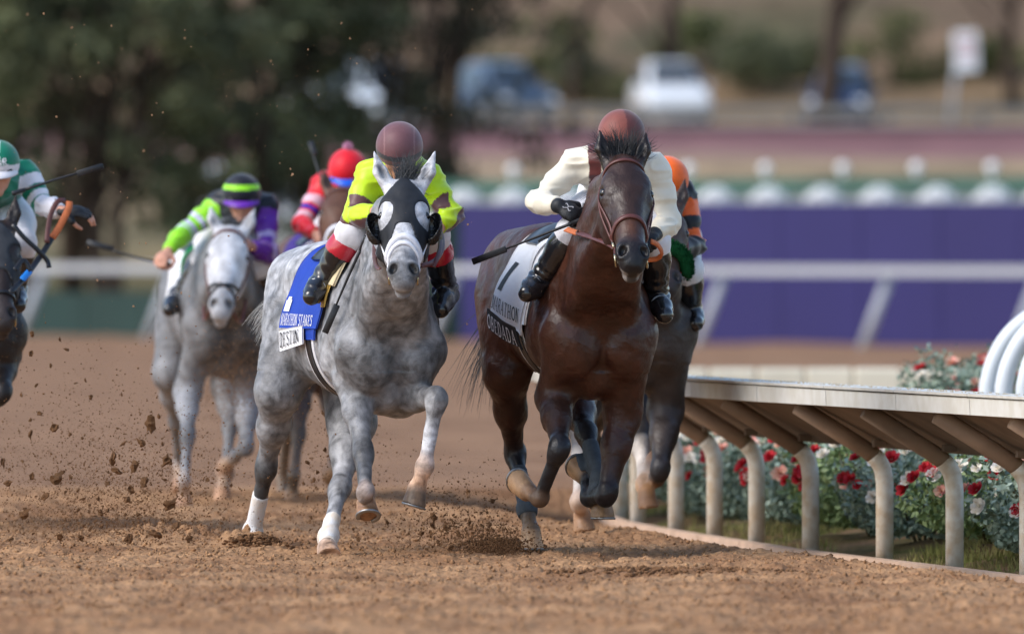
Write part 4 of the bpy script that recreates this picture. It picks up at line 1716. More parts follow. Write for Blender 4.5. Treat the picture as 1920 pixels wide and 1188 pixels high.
            s.add(rc(a + g * .45, a + g * .92, .074, .045), .05, lc['fore2'], .12)
            ax = unit(g)
            cax = unit(c - b)
            back = unit(-s.f - cax * (-s.f @ cax))
            hk = b + back * .055 - cax * .055                    # point of the hock
            s.add(rc(a + g * .62 + back * .05, hk, .026, .026), .03, lc['fore2'], .08)
            s.add(ell(b, (.075, .058, .066), np.array([cax, np.cross(back, cax), back])), .03, lc['knee'], .06)
            s.add(rc(hk, b + cax * .06 + back * .02, .036, .034), .03, lc['knee'], .06)
        can = c - b
        cax = unit(can)
        bk = unit(-s.f - cax * (-s.f @ cax)) if abs(s.f @ cax) < .92 else unit(A(0, 0, 1) - cax * cax[2])
        s.add(rc(b + can * .1, c, .038, .033), .03, lc['cannon'], .08)
        s.add(rc(b + can * .18 + bk * .032, c + bk * .026, .026, .026), .02, lc['cannon'], .08)
        lt = np.cross(cax, bk)
        for y in (-1, 1):
            s.F.sub(rc(b + can * .30 + bk * .021 + lt * (.040 * y), b + can * .92 + bk * .018 + lt * (.038 * y), .009, .008), .010)
        s.add(ell(c + bk * .006, (.048, .045, .051), np.array([cax, np.cross(bk, cax), bk])), .025, lc['fetlock'], .05)
        s.add(rc(c + bk * .035, c + bk * .04 + cax * .02, .026, .02), .02, lc['fetlock'], .05)
        s.add(rc(c, d, .038, .039), .025, lc['pastern'], .04)
        hax = unit(e - d)
        toe = unit(s.f * .8 - cax * .1 - hax * ((s.f * .8 - cax * .1) @ hax))
        L['hax'], L['toe'] = hax, toe
        s.add(rc(d - hax * .014, d + hax * .008, .045, .048), .012, lc['pastern'], .02)
        s.add(hoof_prim(d, hax, toe, .047, .058, .078), .008, lc['hoof'], .012)

    def recolor(s, V, C):
        q = V - s.base
        n = fbm(q * 14, 5, 3)
        C = C * (1 + .10 * n)[:, None]
        # dust on the lower legs and the hooves
        if 'extra' in s.coat:
            C = s.coat['extra'](s, V, C)
        return np.clip(C, 0.003, 0.95)

    def muscle(s, V):
        q = V - s.base
        lo = (q[:, 2] > .9)
        hq = (V - s.poll) @ s.HR.T / s.hs
        hd = (hq[:, 0] > -.25) & (hq[:, 0] < .75) & (np.hypot(hq[:, 1], hq[:, 2] + .06) < .24)
        return np.where(hd, .0012, np.where(lo, 0.009, 0.003)) * fbm(q * A(6, 6, 4.5), 11, 3) + np.where(hd, .0008, 0.0018) * fbm(q * 24, 4, 2)

    # ---------------------------------------------------------------- tack
    def shell(s, name, fn, off, lo, hi, material, parent=None, it=1):
        g, glo = s.F.region(fn, off, lo, hi)
        return sdf_obj(name, g, glo, s.vox, material, parent or s.root, s.base, it=it)

    def bandage(s, key, t0, t1, material, off=.006):
        """Wrap along cannon: t measured hock/knee (0) to fetlock (1) and on to coronet (2)."""
        a, b, c, d, e = s.legs[key]['pts']
        def at(t):
            return b + (c - b) * t if t <= 1 else c + (d - c) * (t - 1)
        p0, p1 = at(t0), at(t1)
        ax0, ax1 = unit(at(t0 + .05) - at(t0)), unit(at(t1) - at(t1 - .05))
        pts = [at(t0 + (t1 - t0) * i / 6) for i in range(7)]
        prims = [rc(x, y, .085, .085) for x, y in zip(pts[:-1], pts[1:])]

        def fn(x, y, z):
            g = None
            for p in prims:
                v = p.fn(x, y, z)
                g = v if g is None else np.minimum(g, v)
            g = np.maximum(g, -((x - p0[0]) * ax0[0] + (y - p0[1]) * ax0[1] + (z - p0[2]) * ax0[2]))
            g = np.maximum(g, (x - p1[0]) * ax1[0] + (y - p1[1]) * ax1[1] + (z - p1[2]) * ax1[2])
            return g
        arr = np.array(pts)
        return s.shell('bandage', fn, off, arr.min(0) - .1, arr.max(0) + .1, material)

    def horseshoe(s, key):
        d, e = s.legs[key]['pts'][3:5]
        ax, toe = s.legs[key]['hax'], s.legs[key]['toe']
        lat = np.cross(ax, toe)
        c = d + ax * .078 + toe * .027
        pts = [c + toe * (math.cos(t) * .057) + lat * (math.sin(t) * .050) for t in np.linspace(-2.4, 2.4, 22)]
        mb = MB()
        mb.ribbon(pts, [ax] * len(pts), .022, .008)
        mb.build('horseshoe', STEEL_DULL, s.root, s.base, True)

    def head_path(s, path, n=40):
        """Path of (u, phi degrees) on the head; phi 0 = front of the face, + towards the horse's left."""
        pts = smooth_curve([A(u, p, 0) for u, p in path], n)
        o, d = [], []
        for q in pts:
            u, ph = q[0], math.radians(q[1])
            o.append(s.h(u, 0, -.075))
            d.append(unit(s.W * math.cos(ph) + s.V * math.sin(ph)))
        X = s.F.cast(np.array(o), np.array(d), 0.0, .22, 60)
        return X, s.F.normal(X)

    def strap(s, name, path, width, th, material, parent, n=40, lift=0.002):
        X, N = s.head_path(path, n)
        X = np.array(smooth_curve(list(X[::3]) + ([X[-1]] if (n - 1) % 3 else []), n))
        mb = MB()
        mb.ribbon(list(X + N * lift), N, width, th)
        return mb.build(name, material, parent, s.base, True)

    def body_grid(s, x0, x1, th0, th1, nx, nt, off, edge=None, slope=0.0, flare=0.0):
        """Points on the trunk: x along the body, th in degrees from straight up towards the horse's right (negative y)."""
        xs = np.linspace(x0, x1, nx)
        ts = np.linspace(th0, th1, nt)
        o = np.zeros((nx, nt, 3))
        d = np.zeros((nx, nt, 3))
        of = np.zeros((nx, nt))
        for i, x in enumerate(xs):
            for j, t in enumerate(ts):
                xx = x + (edge(t, x) if edge else 0)
                o[i, j] = s.w((xx, 0, 1.22))
                of[i, j] = off + flare * max(0, .30 - xx) * max(0, t / 100) ** 2
                a = math.radians(t + slope * (x + .15) * max(0, t) / 100)
                d[i, j] = unit(s.u * math.cos(a) - s.l * math.sin(a))
        return s.F.cast(o, d, of, .55, 120, r0=.05)

    def sheet(s, name, G, th, material, parent=None, cols=None):
        """Closed cloth from a grid of outer points."""
        nx, nt = G.shape[:2]
        e1 = np.gradient(G, axis=0)
        e2 = np.gradient(G, axis=1)
        N = np.cross(e1, e2)
        N /= np.maximum(np.linalg.norm(N, axis=-1, keepdims=True), 1e-9)
        if ((G[nx // 2, -1] - s.w((0, 0, 1.22))) @ N[nx // 2, -1]) < 0:
            N = -N
        inn = G - N * th
        V = np.concatenate([G.reshape(-1, 3), inn.reshape(-1, 3)])
        m = nx * nt
        fc = []
        for i in range(nx - 1):
            for j in range(nt - 1):
                a, b, c, d = i * nt + j, i * nt + j + 1, (i + 1) * nt + j + 1, (i + 1) * nt + j
                fc.append((a, b, c, d))
                fc.append((m + d, m + c, m + b, m + a))
        loop = [i * nt for i in range(nx)] + [(nx - 1) * nt + j for j in range(1, nt)] + [i * nt + nt - 1 for i in range(nx - 2, -1, -1)] + [j for j in range(nt - 2, 0, -1)]
        for k in range(len(loop)):
            a, b = loop[k], loop[(k + 1) % len(loop)]
            fc.append((b, a, m + a, m + b))
        me = make_mesh(name, V, np.array(fc), material, True, None if cols is None else np.concatenate([cols.reshape(-1, 3)] * 2), s.base)
        o = link(name, me, parent or s.root)
        return o, N


STEEL_DULL = mat('shoe_metal', srgb(150, 150, 150), 0.4, 0.5, metal=0.9, var=0.2, vscale=60)


def hair(horse, name, roots, dirs, length, n, r, material, droop=0.0, curl=0.02, seed=1):
    rg = np.random.default_rng(seed)
    mb = MB()
    for i in range(n):
        k = rg.integers(len(roots))
        p = np.asarray(roots[k]) + rg.normal(0, .008, 3)
        d = unit(np.asarray(dirs[k]) + rg.normal(0, .16, 3))
        L = length * rg.uniform(.55, 1.1)
        pts = [p]
        v = d.copy()
        for q in range(5):
            v = unit(v + A(0, 0, -droop * .25) + rg.normal(0, curl * 3, 3))
            pts.append(pts[-1] + v * L / 5)
        mb.strand(pts, r * rg.uniform(.7, 1.3))
    return mb.build(name, material, horse.root, horse.base, True)
GREY_COAT = dapple_mat('dapple_grey_coat', .64, .5, 9.0, 24.0)
BAY_COAT = dapple_mat('dark_bay_coat', .38, .41, 6.0, 14.0, .38)
PALE_COAT = dapple_mat('pale_grey_coat', .4, .55, 6.0, 16.0)
PLAIN_COAT = dapple_mat('plain_brown_coat', .25, .5, 6.0, 14.0)


def legs_col(fore, fore2, knee, cannon, fetlock, pastern, hoof):
    return dict(fore=fore, fore2=fore2, knee=knee, cannon=cannon, fetlock=fetlock, pastern=pastern, hoof=hoof)


DUST = srgb(168, 124, 88)
g = lambda v, t=(1.0, 1.0, 1.04): tuple(v * k for k in t)
grey = dict(body=g(.30), head=g(.55), muzzle=g(.20), chin=g(.14), ear=g(.62), ear_in=g(.4),
            legs=legs_col(g(.30), g(.22), g(.05), g(.36), g(.3), srgb(190, 160, 140), srgb(140, 110, 86)),
            rf=legs_col(g(.30), g(.20), g(.055), g(.12), g(.34), srgb(176, 138, 108), srgb(160, 118, 84)),
            lf=legs_col(g(.30), g(.22), g(.045), g(.55), srgb(225, 190, 165), srgb(220, 180, 150), srgb(110, 88, 68)),
            rh=legs_col(g(.30), g(.24), g(.045), g(.05), g(.5), srgb(225, 200, 180), srgb(210, 170, 140)),
            lh=legs_col(g(.30), g(.36), g(.08), g(.35), g(.5), srgb(225, 200, 180), srgb(210, 170, 140)))


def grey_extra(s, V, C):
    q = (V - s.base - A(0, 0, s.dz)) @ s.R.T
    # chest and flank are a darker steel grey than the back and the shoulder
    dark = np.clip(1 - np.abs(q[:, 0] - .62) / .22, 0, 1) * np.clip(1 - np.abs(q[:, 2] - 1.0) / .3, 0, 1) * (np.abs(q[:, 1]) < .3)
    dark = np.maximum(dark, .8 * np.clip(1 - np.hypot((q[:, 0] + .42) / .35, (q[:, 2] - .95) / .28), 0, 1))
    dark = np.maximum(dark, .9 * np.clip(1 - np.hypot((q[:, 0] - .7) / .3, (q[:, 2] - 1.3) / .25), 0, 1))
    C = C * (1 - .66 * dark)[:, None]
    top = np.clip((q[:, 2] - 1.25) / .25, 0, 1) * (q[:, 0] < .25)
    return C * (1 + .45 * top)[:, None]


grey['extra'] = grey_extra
BK = (.010, .010, .013)
bb = (.058, .020, .011)
bay = dict(body=bb, head=(.036, .017, .012), muzzle=(.012, .011, .013), chin=(.06, .05, .045), ear=(.02, .011, .008),
           legs=legs_col(bb, (.03, .012, .008), BK, BK, BK, BK, srgb(188, 148, 110)),
           rf=legs_col((.05, .02, .011), (.02, .012, .012), BK, BK, BK, srgb(140, 110, 85), srgb(190, 150, 112)),
           lf=legs_col(bb, (.03, .012, .008), BK, BK, BK, (.03, .03, .034), srgb(190, 150, 112)),
           rh=legs_col((.05, .018, .009), (.03, .012, .009), BK, BK, (.04, .045, .052), srgb(118, 98, 78), srgb(192, 152, 114)),
           lh=legs_col(bb, BK, BK, BK, (.05, .05, .055), srgb(118, 98, 78), srgb(150, 118, 84)))


def bay_extra(s, V, C):
    q = (V - s.base - A(0, 0, s.dz)) @ s.R.T
    hq = (V - s.poll) @ s.HR.T / s.hs
    nose = np.clip(1 - np.abs(hq[:, 0] - .42) / .09, 0, 1) * np.clip(1 - np.abs(hq[:, 1]) / .09, 0, 1) * (hq[:, 2] > -.1)
    C = C * (1 - nose)[:, None] + nose[:, None] * A(.085, .032, .016)
    lip = np.clip(1 - np.abs(hq[:, 0] - .60) / .03, 0, 1) * (np.abs(hq[:, 1]) > .02) * (hq[:, 2] > -.14) * (hq[:, 2] < -.055)
    C = C * (1 - .8 * lip)[:, None] + .8 * lip[:, None] * A(.35, .32, .3)
    fl = np.clip(1 - np.hypot((q[:, 0] + .7) / .4, (q[:, 2] - .9) / .35), 0, 1)
    C = C + fl[:, None] * A(.026, .007, .002)
    return C


bay['extra'] = bay_extra

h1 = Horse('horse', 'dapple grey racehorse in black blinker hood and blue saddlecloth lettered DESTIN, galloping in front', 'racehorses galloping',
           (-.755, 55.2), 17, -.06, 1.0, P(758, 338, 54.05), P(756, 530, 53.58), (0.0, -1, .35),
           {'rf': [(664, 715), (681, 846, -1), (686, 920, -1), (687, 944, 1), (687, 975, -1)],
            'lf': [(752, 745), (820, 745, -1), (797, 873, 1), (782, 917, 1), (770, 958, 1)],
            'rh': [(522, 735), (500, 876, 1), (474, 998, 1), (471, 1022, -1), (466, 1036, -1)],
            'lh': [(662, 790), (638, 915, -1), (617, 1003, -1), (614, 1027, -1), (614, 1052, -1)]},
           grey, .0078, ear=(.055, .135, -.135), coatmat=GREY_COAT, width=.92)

h2 = Horse('horse', 'dark bay racehorse in brown leather bridle and white saddlecloth lettered OBEDAD, galloping beside the rail', 'racehorses galloping',
           (.275, 55.2), 14, .02, 2.0, P(1171, 292, 53.95), P(1190, 500, 53.47), (0.14, -1, .40),
           {'rf': [(1040, 745), (1050, 838, -1), (1012, 934, 1), (988, 919, 1), (972, 908, 1)],
            'lf': [(1168, 770), (1138, 928, -1), (1106, 933, 1), (1099, 893, 1), (1082, 878, 1)],
            'rh': [(950, 700), (966, 850, 1), (988, 952, -1), (996, 998, -1), (996, 1037, -1)],
            'lh': [(1075, 745), (1100, 810, -1), (1126, 900, -1), (1128, 940, 1), (1128, 978, -1)]},
           bay, .0078, ear=(.02, .098, -.13), hs=1.13, coatmat=BAY_COAT)

chest = dict(body=(.11, .04, .018), head=(.11, .045, .022), muzzle=(.06, .03, .02),
             legs=legs_col((.10, .06, .045), (.10, .07, .055), (.10, .08, .065), (.12, .09, .07), (.2, .15, .11), (.2, .15, .11), srgb(150, 115, 85)))
h4 = Horse('horse', 'chestnut racehorse mostly hidden behind the dapple grey one with blue cloth', 'racehorses galloping',
           (-1.08, 67.4), 10, 0, 1.0, P(640, 352, 66.0), P(634, 480, 65.5), (0.0, -1, .2),
           {'rf': [(565, 720), (560, 810, -1), (552, 890, -1), (548, 925, 1), (546, 955, 1)],
            'lf': [(650, 720), (655, 800, -1), (640, 865, 1), (630, 880, 1), (620, 890, 1)],
            'rh': [(545, 700), (540, 800, 1), (530, 900, 1), (528, 935, -1), (526, 955, -1)],
            'lh': [(620, 720), (630, 800, -1), (625, 890, -1), (625, 925, -1), (625, 950, -1)]},
           chest, .014, coatmat=PLAIN_COAT, width=.9, lk=.84)

pale = dict(body=g(.18), head=g(.58), muzzle=g(.42), chin=g(.35), ear=g(.6), ear_in=g(.35),
            legs=legs_col(g(.30), g(.24), g(.10), g(.2), g(.3), srgb(180, 150, 125), srgb(165, 125, 95)))


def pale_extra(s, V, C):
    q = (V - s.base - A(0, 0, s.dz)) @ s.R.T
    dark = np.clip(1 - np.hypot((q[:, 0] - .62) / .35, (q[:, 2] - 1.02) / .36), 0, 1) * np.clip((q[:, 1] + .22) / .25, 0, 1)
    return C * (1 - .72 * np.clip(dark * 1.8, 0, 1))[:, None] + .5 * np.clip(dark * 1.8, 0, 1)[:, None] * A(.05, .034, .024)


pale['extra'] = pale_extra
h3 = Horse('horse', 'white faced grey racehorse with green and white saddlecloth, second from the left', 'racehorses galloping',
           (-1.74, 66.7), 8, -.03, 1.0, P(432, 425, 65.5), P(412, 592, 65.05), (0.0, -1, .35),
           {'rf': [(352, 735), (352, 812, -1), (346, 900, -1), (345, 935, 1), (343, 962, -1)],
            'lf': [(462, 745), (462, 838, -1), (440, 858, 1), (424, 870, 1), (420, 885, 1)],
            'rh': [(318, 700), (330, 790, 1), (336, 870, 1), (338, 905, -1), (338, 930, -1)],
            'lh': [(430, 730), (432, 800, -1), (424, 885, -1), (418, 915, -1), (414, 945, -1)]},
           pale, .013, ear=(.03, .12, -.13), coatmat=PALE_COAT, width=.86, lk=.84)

dark = dict(body=(.022, .014, .011), head=(.022, .013, .010), muzzle=(.04, .03, .028),
            legs=legs_col((.022, .015, .012), (.02, .014, .012), (.016, .014, .014), (.016, .014, .014), (.016, .014, .014), (.03, .03, .03), srgb(110, 86, 66)))
h5 = Horse('horse', 'dark brown racehorse in a charcoal hood cut off by the left edge', 'racehorses galloping',
           (-2.97, 60.0), 15, -.02, 1.0, P(-6, 418, 58.8), P(6, 606, 58.4), (0.12, -1, .3),
           {'rf': [(-120, 740), (-130, 850, -1), (-135, 940, 1), (-140, 970, 1), (-140, 1000, 1)],
            'lf': [(6, 660), (4, 735, -1), (-36, 790, 1), (-60, 780, 1), (-75, 770, 1)],
            'rh': [(-160, 720), (-165, 850, 1), (-170, 950, 1), (-172, 985, -1), (-174, 1005, -1)],
            'lh': [(-70, 760), (-78, 860, -1), (-84, 940, -1), (-86, 970, -1), (-86, 1000, -1)]},
           dark, .012, coatmat=PLAIN_COAT)

dk6 = dict(body=(.05, .036, .030), head=(.06, .03, .02), muzzle=(.03, .02, .02),
           legs=legs_col((.05, .036, .030), (.045, .034, .03), (.02, .018, .02), (.02, .018, .022), (.02, .018, .022), srgb(150, 115, 85), srgb(150, 112, 82)),
           rf=legs_col((.05, .038, .032), (.06, .05, .045), (.06, .055, .055), srgb(200, 190, 180), srgb(215, 190, 170), srgb(190, 150, 120), srgb(160, 122, 90)),
           lh=legs_col((.03, .025, .024), (.025, .022, .022), (.02, .018, .02), srgb(225, 215, 205), srgb(220, 180, 140), srgb(200, 150, 105), srgb(160, 120, 88)))
h6 = Horse('horse', 'brown racehorse with a green noseband roll close behind the dark bay at the rail', 'racehorses galloping',
           (.57, 59.0), 9, .0, 1.5, P(1246, 378, 57.8), P(1252, 520, 57.35), (0.1, -1, .3),
           {'rf': [(1092, 760), (1088, 858, -1), (1086, 938, -1), (1092, 968, 1), (1096, 1006, -1)],
            'lf': [(1248, 770), (1238, 880, -1), (1232, 898, 1), (1228, 880, 1), (1226, 868, 1)],
            'rh': [(1105, 740), (1110, 830, 1), (1120, 900, 1), (1122, 930, -1), (1124, 955, -1)],
            'lh': [(1210, 760), (1203, 835, -1), (1208, 905, -1), (1212, 925, -1), (1216, 962, -1)]},
           dk6, .012, coatmat=PLAIN_COAT)
HORSES = [h1, h2, h3, h4, h5, h6]
# ------------------------------------------------------------------ jockeys
SKIN = mat('skin', srgb(205, 150, 125), .5, .4, var=.12, vscale=30)
SILK = mat('racing_silk', attr=True, rough=.42, spec=.35, sheen=.25, bump=.3, bscale=20, bdist=.010)
BREECH = mat('white_breeches', (.74, .73, .76), .55, .35, var=.06, vscale=12, bump=.35, bscale=34, bdist=.006)
BOOT = mat('black_boot', attr=True, rough=.24, spec=.6, coat=.4, bump=.25, bscale=30, bdist=.006)
GLOVE = mat('black_glove', (.014, .015, .017), .55, .4, var=.3, vscale=60, bump=.5, bscale=120, bdist=.003)
HELMET = mat('helmet_cover', attr=True, var=.10, vscale=22, bump=.2, bscale=30, bdist=.004, rough=.52, spec=.3, sheen=.3)
LENS = mat('goggle_lens', (.02, .02, .022), .08, .6, coat=.5)
WHIP = mat('whip_black', (.02, .021, .024), .45, .4, var=.3, vscale=50)


def hand_prims(wr, d, n, grip=1.0, size=1.0, thumb=1):
    """Palm, four unequal fingers and a thumb. d = wrist to knuckles, n = back of the hand."""
    d = unit(d)
    n = unit(n - d * (n @ d))
    sd_ = np.cross(d, n) * thumb
    S = size
    out = [(rc(wr, wr + d * .055 * S, .027 * S, .034 * S, (n, 1.45)), .015), (ell(wr + d * .06 * S, A(.042, .042, .019) * S, np.array([d, sd_, n])), .012)]
    for i, (o, L, r) in enumerate(((.032, .082, .0095), (.011, .092, .0100), (-.011, .086, .0096), (-.031, .068, .0086))):
        k = wr + d * (.088 - abs(i - 1.2) * .004) * S + sd_ * o * S
        ang = 0
        p = k
        for seg, (fr, bend) in enumerate(((.45, .55), (.32, 1.2), (.23, .8))):
            ang += bend * grip * (1 + .06 * i)
            q = p + (d * math.cos(ang) - n * math.sin(ang)) * L * fr * S
            out.append((rc(p, q, r * S * (1 - .07 * seg), r * S * (.95 - .07 * seg)), .004))
            p = q
    t0 = wr + d * .028 * S + sd_ * .034 * S
    t1 = t0 + (d * .55 + sd_ * .6 - n * .35) * .05 * S
    t2 = t1 + unit(d * .6 - sd_ * .25 * grip - n * .75) * .034 * S
    t3 = t2 + unit(d * .5 - sd_ * .6 * grip - n * .5) * .026 * S
    out += [(rc(t0, t1, .0145 * S, .0115 * S), .012), (rc(t1, t2, .0115 * S, .0105 * S), .004), (rc(t2, t3, .0105 * S, .0085 * S), .004)]
    return out


class Jockey:
    def __init__(s, label, J, up, look, vox=.0065, gloves=('l', 'r'), helmet_recolor=None, shirt_recolor=None, boot_recolor=None, grip=(1, 1), hand_n=None, hand_d=None, hsize=1.0, visor=(0.02, 0.02, 0.022), pompom=None, goggle='face', breech=True, palm_gloves=()):
        s.J = {k: np.asarray(v, float) for k, v in J.items()}
        J = s.J
        s.base = A(J['pel'][0], J['pel'][1], 0)
        s.base[2] = min(J['ar'][2], J['al'][2]) - .05
        s.root = empty('person', s.base)
        tag(s.root, label, 'person', 'jockeys riding the racehorses')
        up, look = unit(up), np.asarray(look, float)
        look = unit(look - up * (look @ up))
        s.up, s.look = up, look
        s.lat = np.cross(up, look)            # towards the rider's left when facing along look
        s.HR = np.array([look, s.lat, up])
        hc = J['head']
        pts = np.array(list(J.values()))
        lo, hi = pts.min(0) - .26, pts.max(0) + .26
        s.vox = vox
        B = Field(lo, hi, vox)
        chest = J['shl'] * .5 + J['shr'] * .5
        spine = unit(chest - J['pel'])
        latS = unit(J['shl'] - J['shr'])
        front = np.cross(latS, spine)
        if front @ A(0, 0, -1) < 0:
            front = -front
        RT = np.array([spine, latS, np.cross(spine, latS)])
        torso = []
        sw = np.linalg.norm(J['shl'] - J['shr']) / 2
        torso.append((ell(chest - spine * .07, (.17, sw * .98, .115), RT), .06))
        torso.append((ell(chest * .55 + J['pel'] * .45, (.2, .145, .11), RT), .07))
        torso.append((ell(J['pel'] + spine * .02, (.13, .165, .115), RT), .06))
        for k in 'lr':
            torso.append((rc(chest, J['sh' + k], .09, .058), .05))
            torso.append((rc(hc - up * .085 - look * .06, J['sh' + k] * .8 + chest * .2, .070, .056), .05))
        arms = {}
        for k in 'lr':
            sh, el, wr = J['sh' + k], J['e' + k], J['w' + k]
            m = sh * .55 + el * .45
            arms[k] = [(rc(sh, m, .060, .050), .04), (rc(m, el, .050, .040), .03), (rc(el, el * .6 + wr * .4, .042, .041), .025), (rc(el * .6 + wr * .4, wr, .044, .028), .025)]
        legs = {}
        for k in 'lr':
            hp, kn, an, to = J['h' + k], J['k' + k], J['a' + k], J['t' + k]
            legs[k] = [(rc(hp, kn * .55 + hp * .45, .105, .088), .06), (rc(kn * .5 + hp * .5, kn, .09, .066), .04), (ell(kn, (.062, .062, .062)), .03)]
            calf = kn * .68 + an * .32
            legs[k + 'b'] = [(rc(kn, calf, .060, .062), .03), (rc(calf, an, .060, .042), .03),
                             (rc(an, an + unit(an - to) * .045 + A(0, 0, -.035), .042, .036), .03), (rc(an + A(0, 0, -.03), an * .4 + to * .6, .042, .040), .03), (rc(an * .5 + to * .5, to, .041, .030), .02)]
        def grow(p, a):
            return Prim(p.lo - a, p.hi + a, lambda x, y, z, f=p.fn: f(x, y, z) - a)
        for p, k in torso:
            B.add(grow(p, -.014), k)
        for k in 'lr':
            for q, (p, kk) in enumerate(arms[k]):
                B.add(grow(p, -.012 if q < 3 else -.004), kk)
            for p, q in legs[k] + legs[k + 'b']:
                B.add(grow(p, -.006), q)
        # neck and head
        B.add(rc(chest + spine * .02, hc - up * .09 - look * .02, .062, .054), .03)
        B.add(ell(hc, (.098, .076, .112), s.HR), .02)
        H = lambda f, l, u: hc + look * f + s.lat * l + up * u
        B.add(rc(H(.05, 0, -.085), H(.066, 0, -.115), .048, .030), .03)
        B.add(rc(H(.088, 0, .0), H(.112, 0, -.035), .012, .015), .012)
        B.add(ell(H(.085, 0, -.072), (.018, .027, .008), s.HR), .006)
        B.add(ell(H(.083, 0, -.086), (.017, .023, .008), s.HR), .006)
        B.add(ell(H(.088, 0, .028), (.016, .055, .012), s.HR), .012)
        for y in (-1, 1):
            B.add(ell(H(.062, .042 * y, -.035), (.03, .026, .028), s.HR), .02)
            B.add(ell(H(0, .080 * y, -.015), (.022, .009, .032), s.HR), .008)
            B.sub(ell(H(.092, .033 * y, .002), (.012, .017, .010), s.HR), .008)
        hand = {}
        for i, k in enumerate('lr'):
            fd = unit(J['w' + k] - J['e' + k]) if hand_d is None or hand_d[i] is None else unit(hand_d[i])
            nn = A(0, 0, 1) if hand_n is None else hand_n[i]
            inner = unit(s.J['shr' if k == 'l' else 'shl'] - s.J['sh' + k])
            d2, n2 = fd, unit(np.asarray(nn, float) - fd * (np.asarray(nn, float) @ fd))
            thumb = 1 if (np.cross(d2, n2) @ inner) > 0 else -1
            hand[k] = hand_prims(J['w' + k], fd, nn, grip[i], hsize, thumb)
            for p, q in hand[k]:
                B.add(p, q)
        s.body = sdf_obj('body', B.f, B.lo, vox, SKIN, s.root, s.base)
        # silks: torso and sleeves, loose cloth
        G = Field(lo, hi, vox)
        def grow(p, a):
            return Prim(p.lo - a, p.hi + a, lambda x, y, z, f=p.fn: f(x, y, z) - a)
        for p, k in torso:
            G.add(grow(p, .009), k)
        for k in 'lr':
            for p, q in arms[k]:
                G.add(grow(p, .008), q)
        for k in 'lr':
            wr, fd = J['w' + k], unit(J['w' + k] - J['e' + k])
            c = wr - fd * .018
            G.sub(Prim(c - .12, c + .12, lambda x, y, z, c=c, fd=fd: np.maximum(np.sqrt((x - c[0] - fd[0] * .06) ** 2 + (y - c[1] - fd[1] * .06) ** 2 + (z - c[2] - fd[2] * .06) ** 2) - .085, -((x - c[0]) * fd[0] + (y - c[1]) * fd[1] + (z - c[2]) * fd[2]))), .006)
        nk = hc - up * .10 - look * .02
        chestp = chest

        def wr_shirt(V):
            q = V - s.base
            a = fbm(q * 9, 21, 2)
            ridge = 1 - np.abs(vnoise(q * A(9, 9, 24) + .6 * vnoise(q * 6, 3)[:, None], 9)) * 2.2
            near = 0
            for kk in ('el', 'er', 'shl', 'shr'):
                near = np.maximum(near, np.exp(-np.linalg.norm(V - s.J[kk], axis=1) / .10))
            return .003 * a + (.004 + .011 * near) * np.clip(ridge, -1, 1)
        s.shirt = sdf_obj('shirt', G.f, G.lo, vox, SILK, s.root, s.base, None, (lambda V, C: shirt_recolor(s, V)), wr_shirt, 2)
        # collar
        mb = MB()
        ring = []
        e1, e2 = np.cross(unit(nk - chestp), latS), latS
        cc = chest + (nk - chest) * .55
        for i in range(17):
            t = 2 * math.pi * i / 16
            ring.append(cc + (e1 * math.cos(t) + e2 * math.sin(t)) * .066)
        mb.tube(ring, .012, 8, cap=False)
        mb.build('collar', COLLAR, s.root, s.base, True)
        # breeches
        G = Field(lo, hi, vox)
        G.add(grow(torso[2][0], .022), .05)
        for k in 'lr':
            for p, q in legs[k]:
                G.add(grow(p, .010), q)
            kn, an = J['k' + k], J['a' + k]
            G.add(grow(rc(kn, kn + (an - kn) * .22, .062, .060), .008), .03)

        def wr_b(V):
            q = V - s.base
            return .004 * fbm(q * 11, 33, 2) + .003 * (1 - np.abs(fbm(q * A(18, 18, 10), 8, 2)) * 1.7)
        sdf_obj('breeches', G.f, G.lo, vox, BREECH, s.root, s.base, None, None, wr_b, 2)
        # boots
        for k in 'lr':
            kn, an, to = J['k' + k], J['a' + k], J['t' + k]
            a = np.array([kn, an, to])
            G = Field(a.min(0) - .16, a.max(0) + .16, vox)
            for p, q in legs[k + 'b']:
                G.add(grow(p, .013), q)
            ax = unit(an - kn)
            top = kn + (an - kn) * .14
            G.sub(Prim(kn - .2, kn + .2, lambda x, y, z: -((top[0] - x) * ax[0] + (top[1] - y) * ax[1] + (top[2] - z) * ax[2])) if False else
                  Prim(top - .2, top + .2, lambda x, y, z, top=top, ax=ax: ((x - top[0]) * ax[0] + (y - top[1]) * ax[1] + (z - top[2]) * ax[2])), .004)
            sole = an * .45 + to * .55 + A(0, 0, -.046)
            G.add(rc(an + A(0, 0, -.062) + unit(an - to) * .03, an + A(0, 0, -.075) + unit(an - to) * .03, .030, .028), .008)

            def wr_boot(V, an=an):
                d = np.linalg.norm(V - an, axis=1)
                ring = np.sin((V - an) @ (unit(kn - an) * 130) + 3 * fbm((V - s.base) * 9, 5, 2))
                return np.clip(1 - np.abs(d - .07) / .09, 0, 1) * .004 * ring
            sdf_obj('boot', G.f, G.lo, vox, BOOT, s.root, s.base, None, (lambda V, C, k=k: boot_recolor(s, V, k) if boot_recolor else np.tile(A(.010, .010, .012), (len(V), 1))), wr_boot, 1)
            # stirrup iron
            mb = MB()
            mid = an * .42 + to * .58 + A(0, 0, -.05)
            fdir = unit(to - an)
            sdv = unit(np.cross(fdir, A(0, 0, 1)))
            arch = [mid + sdv * (.054 * math.sin(t)) + A(0, 0, 1) * (.11 * (1 + math.cos(t)) / 2 if abs(t) < 2.6 else 0) for t in np.linspace(-2.75, 2.75, 20)]
            mb.tube(arch, .0042, 6)
            mb.tube([arch[0], arch[-1]], .010, 6)
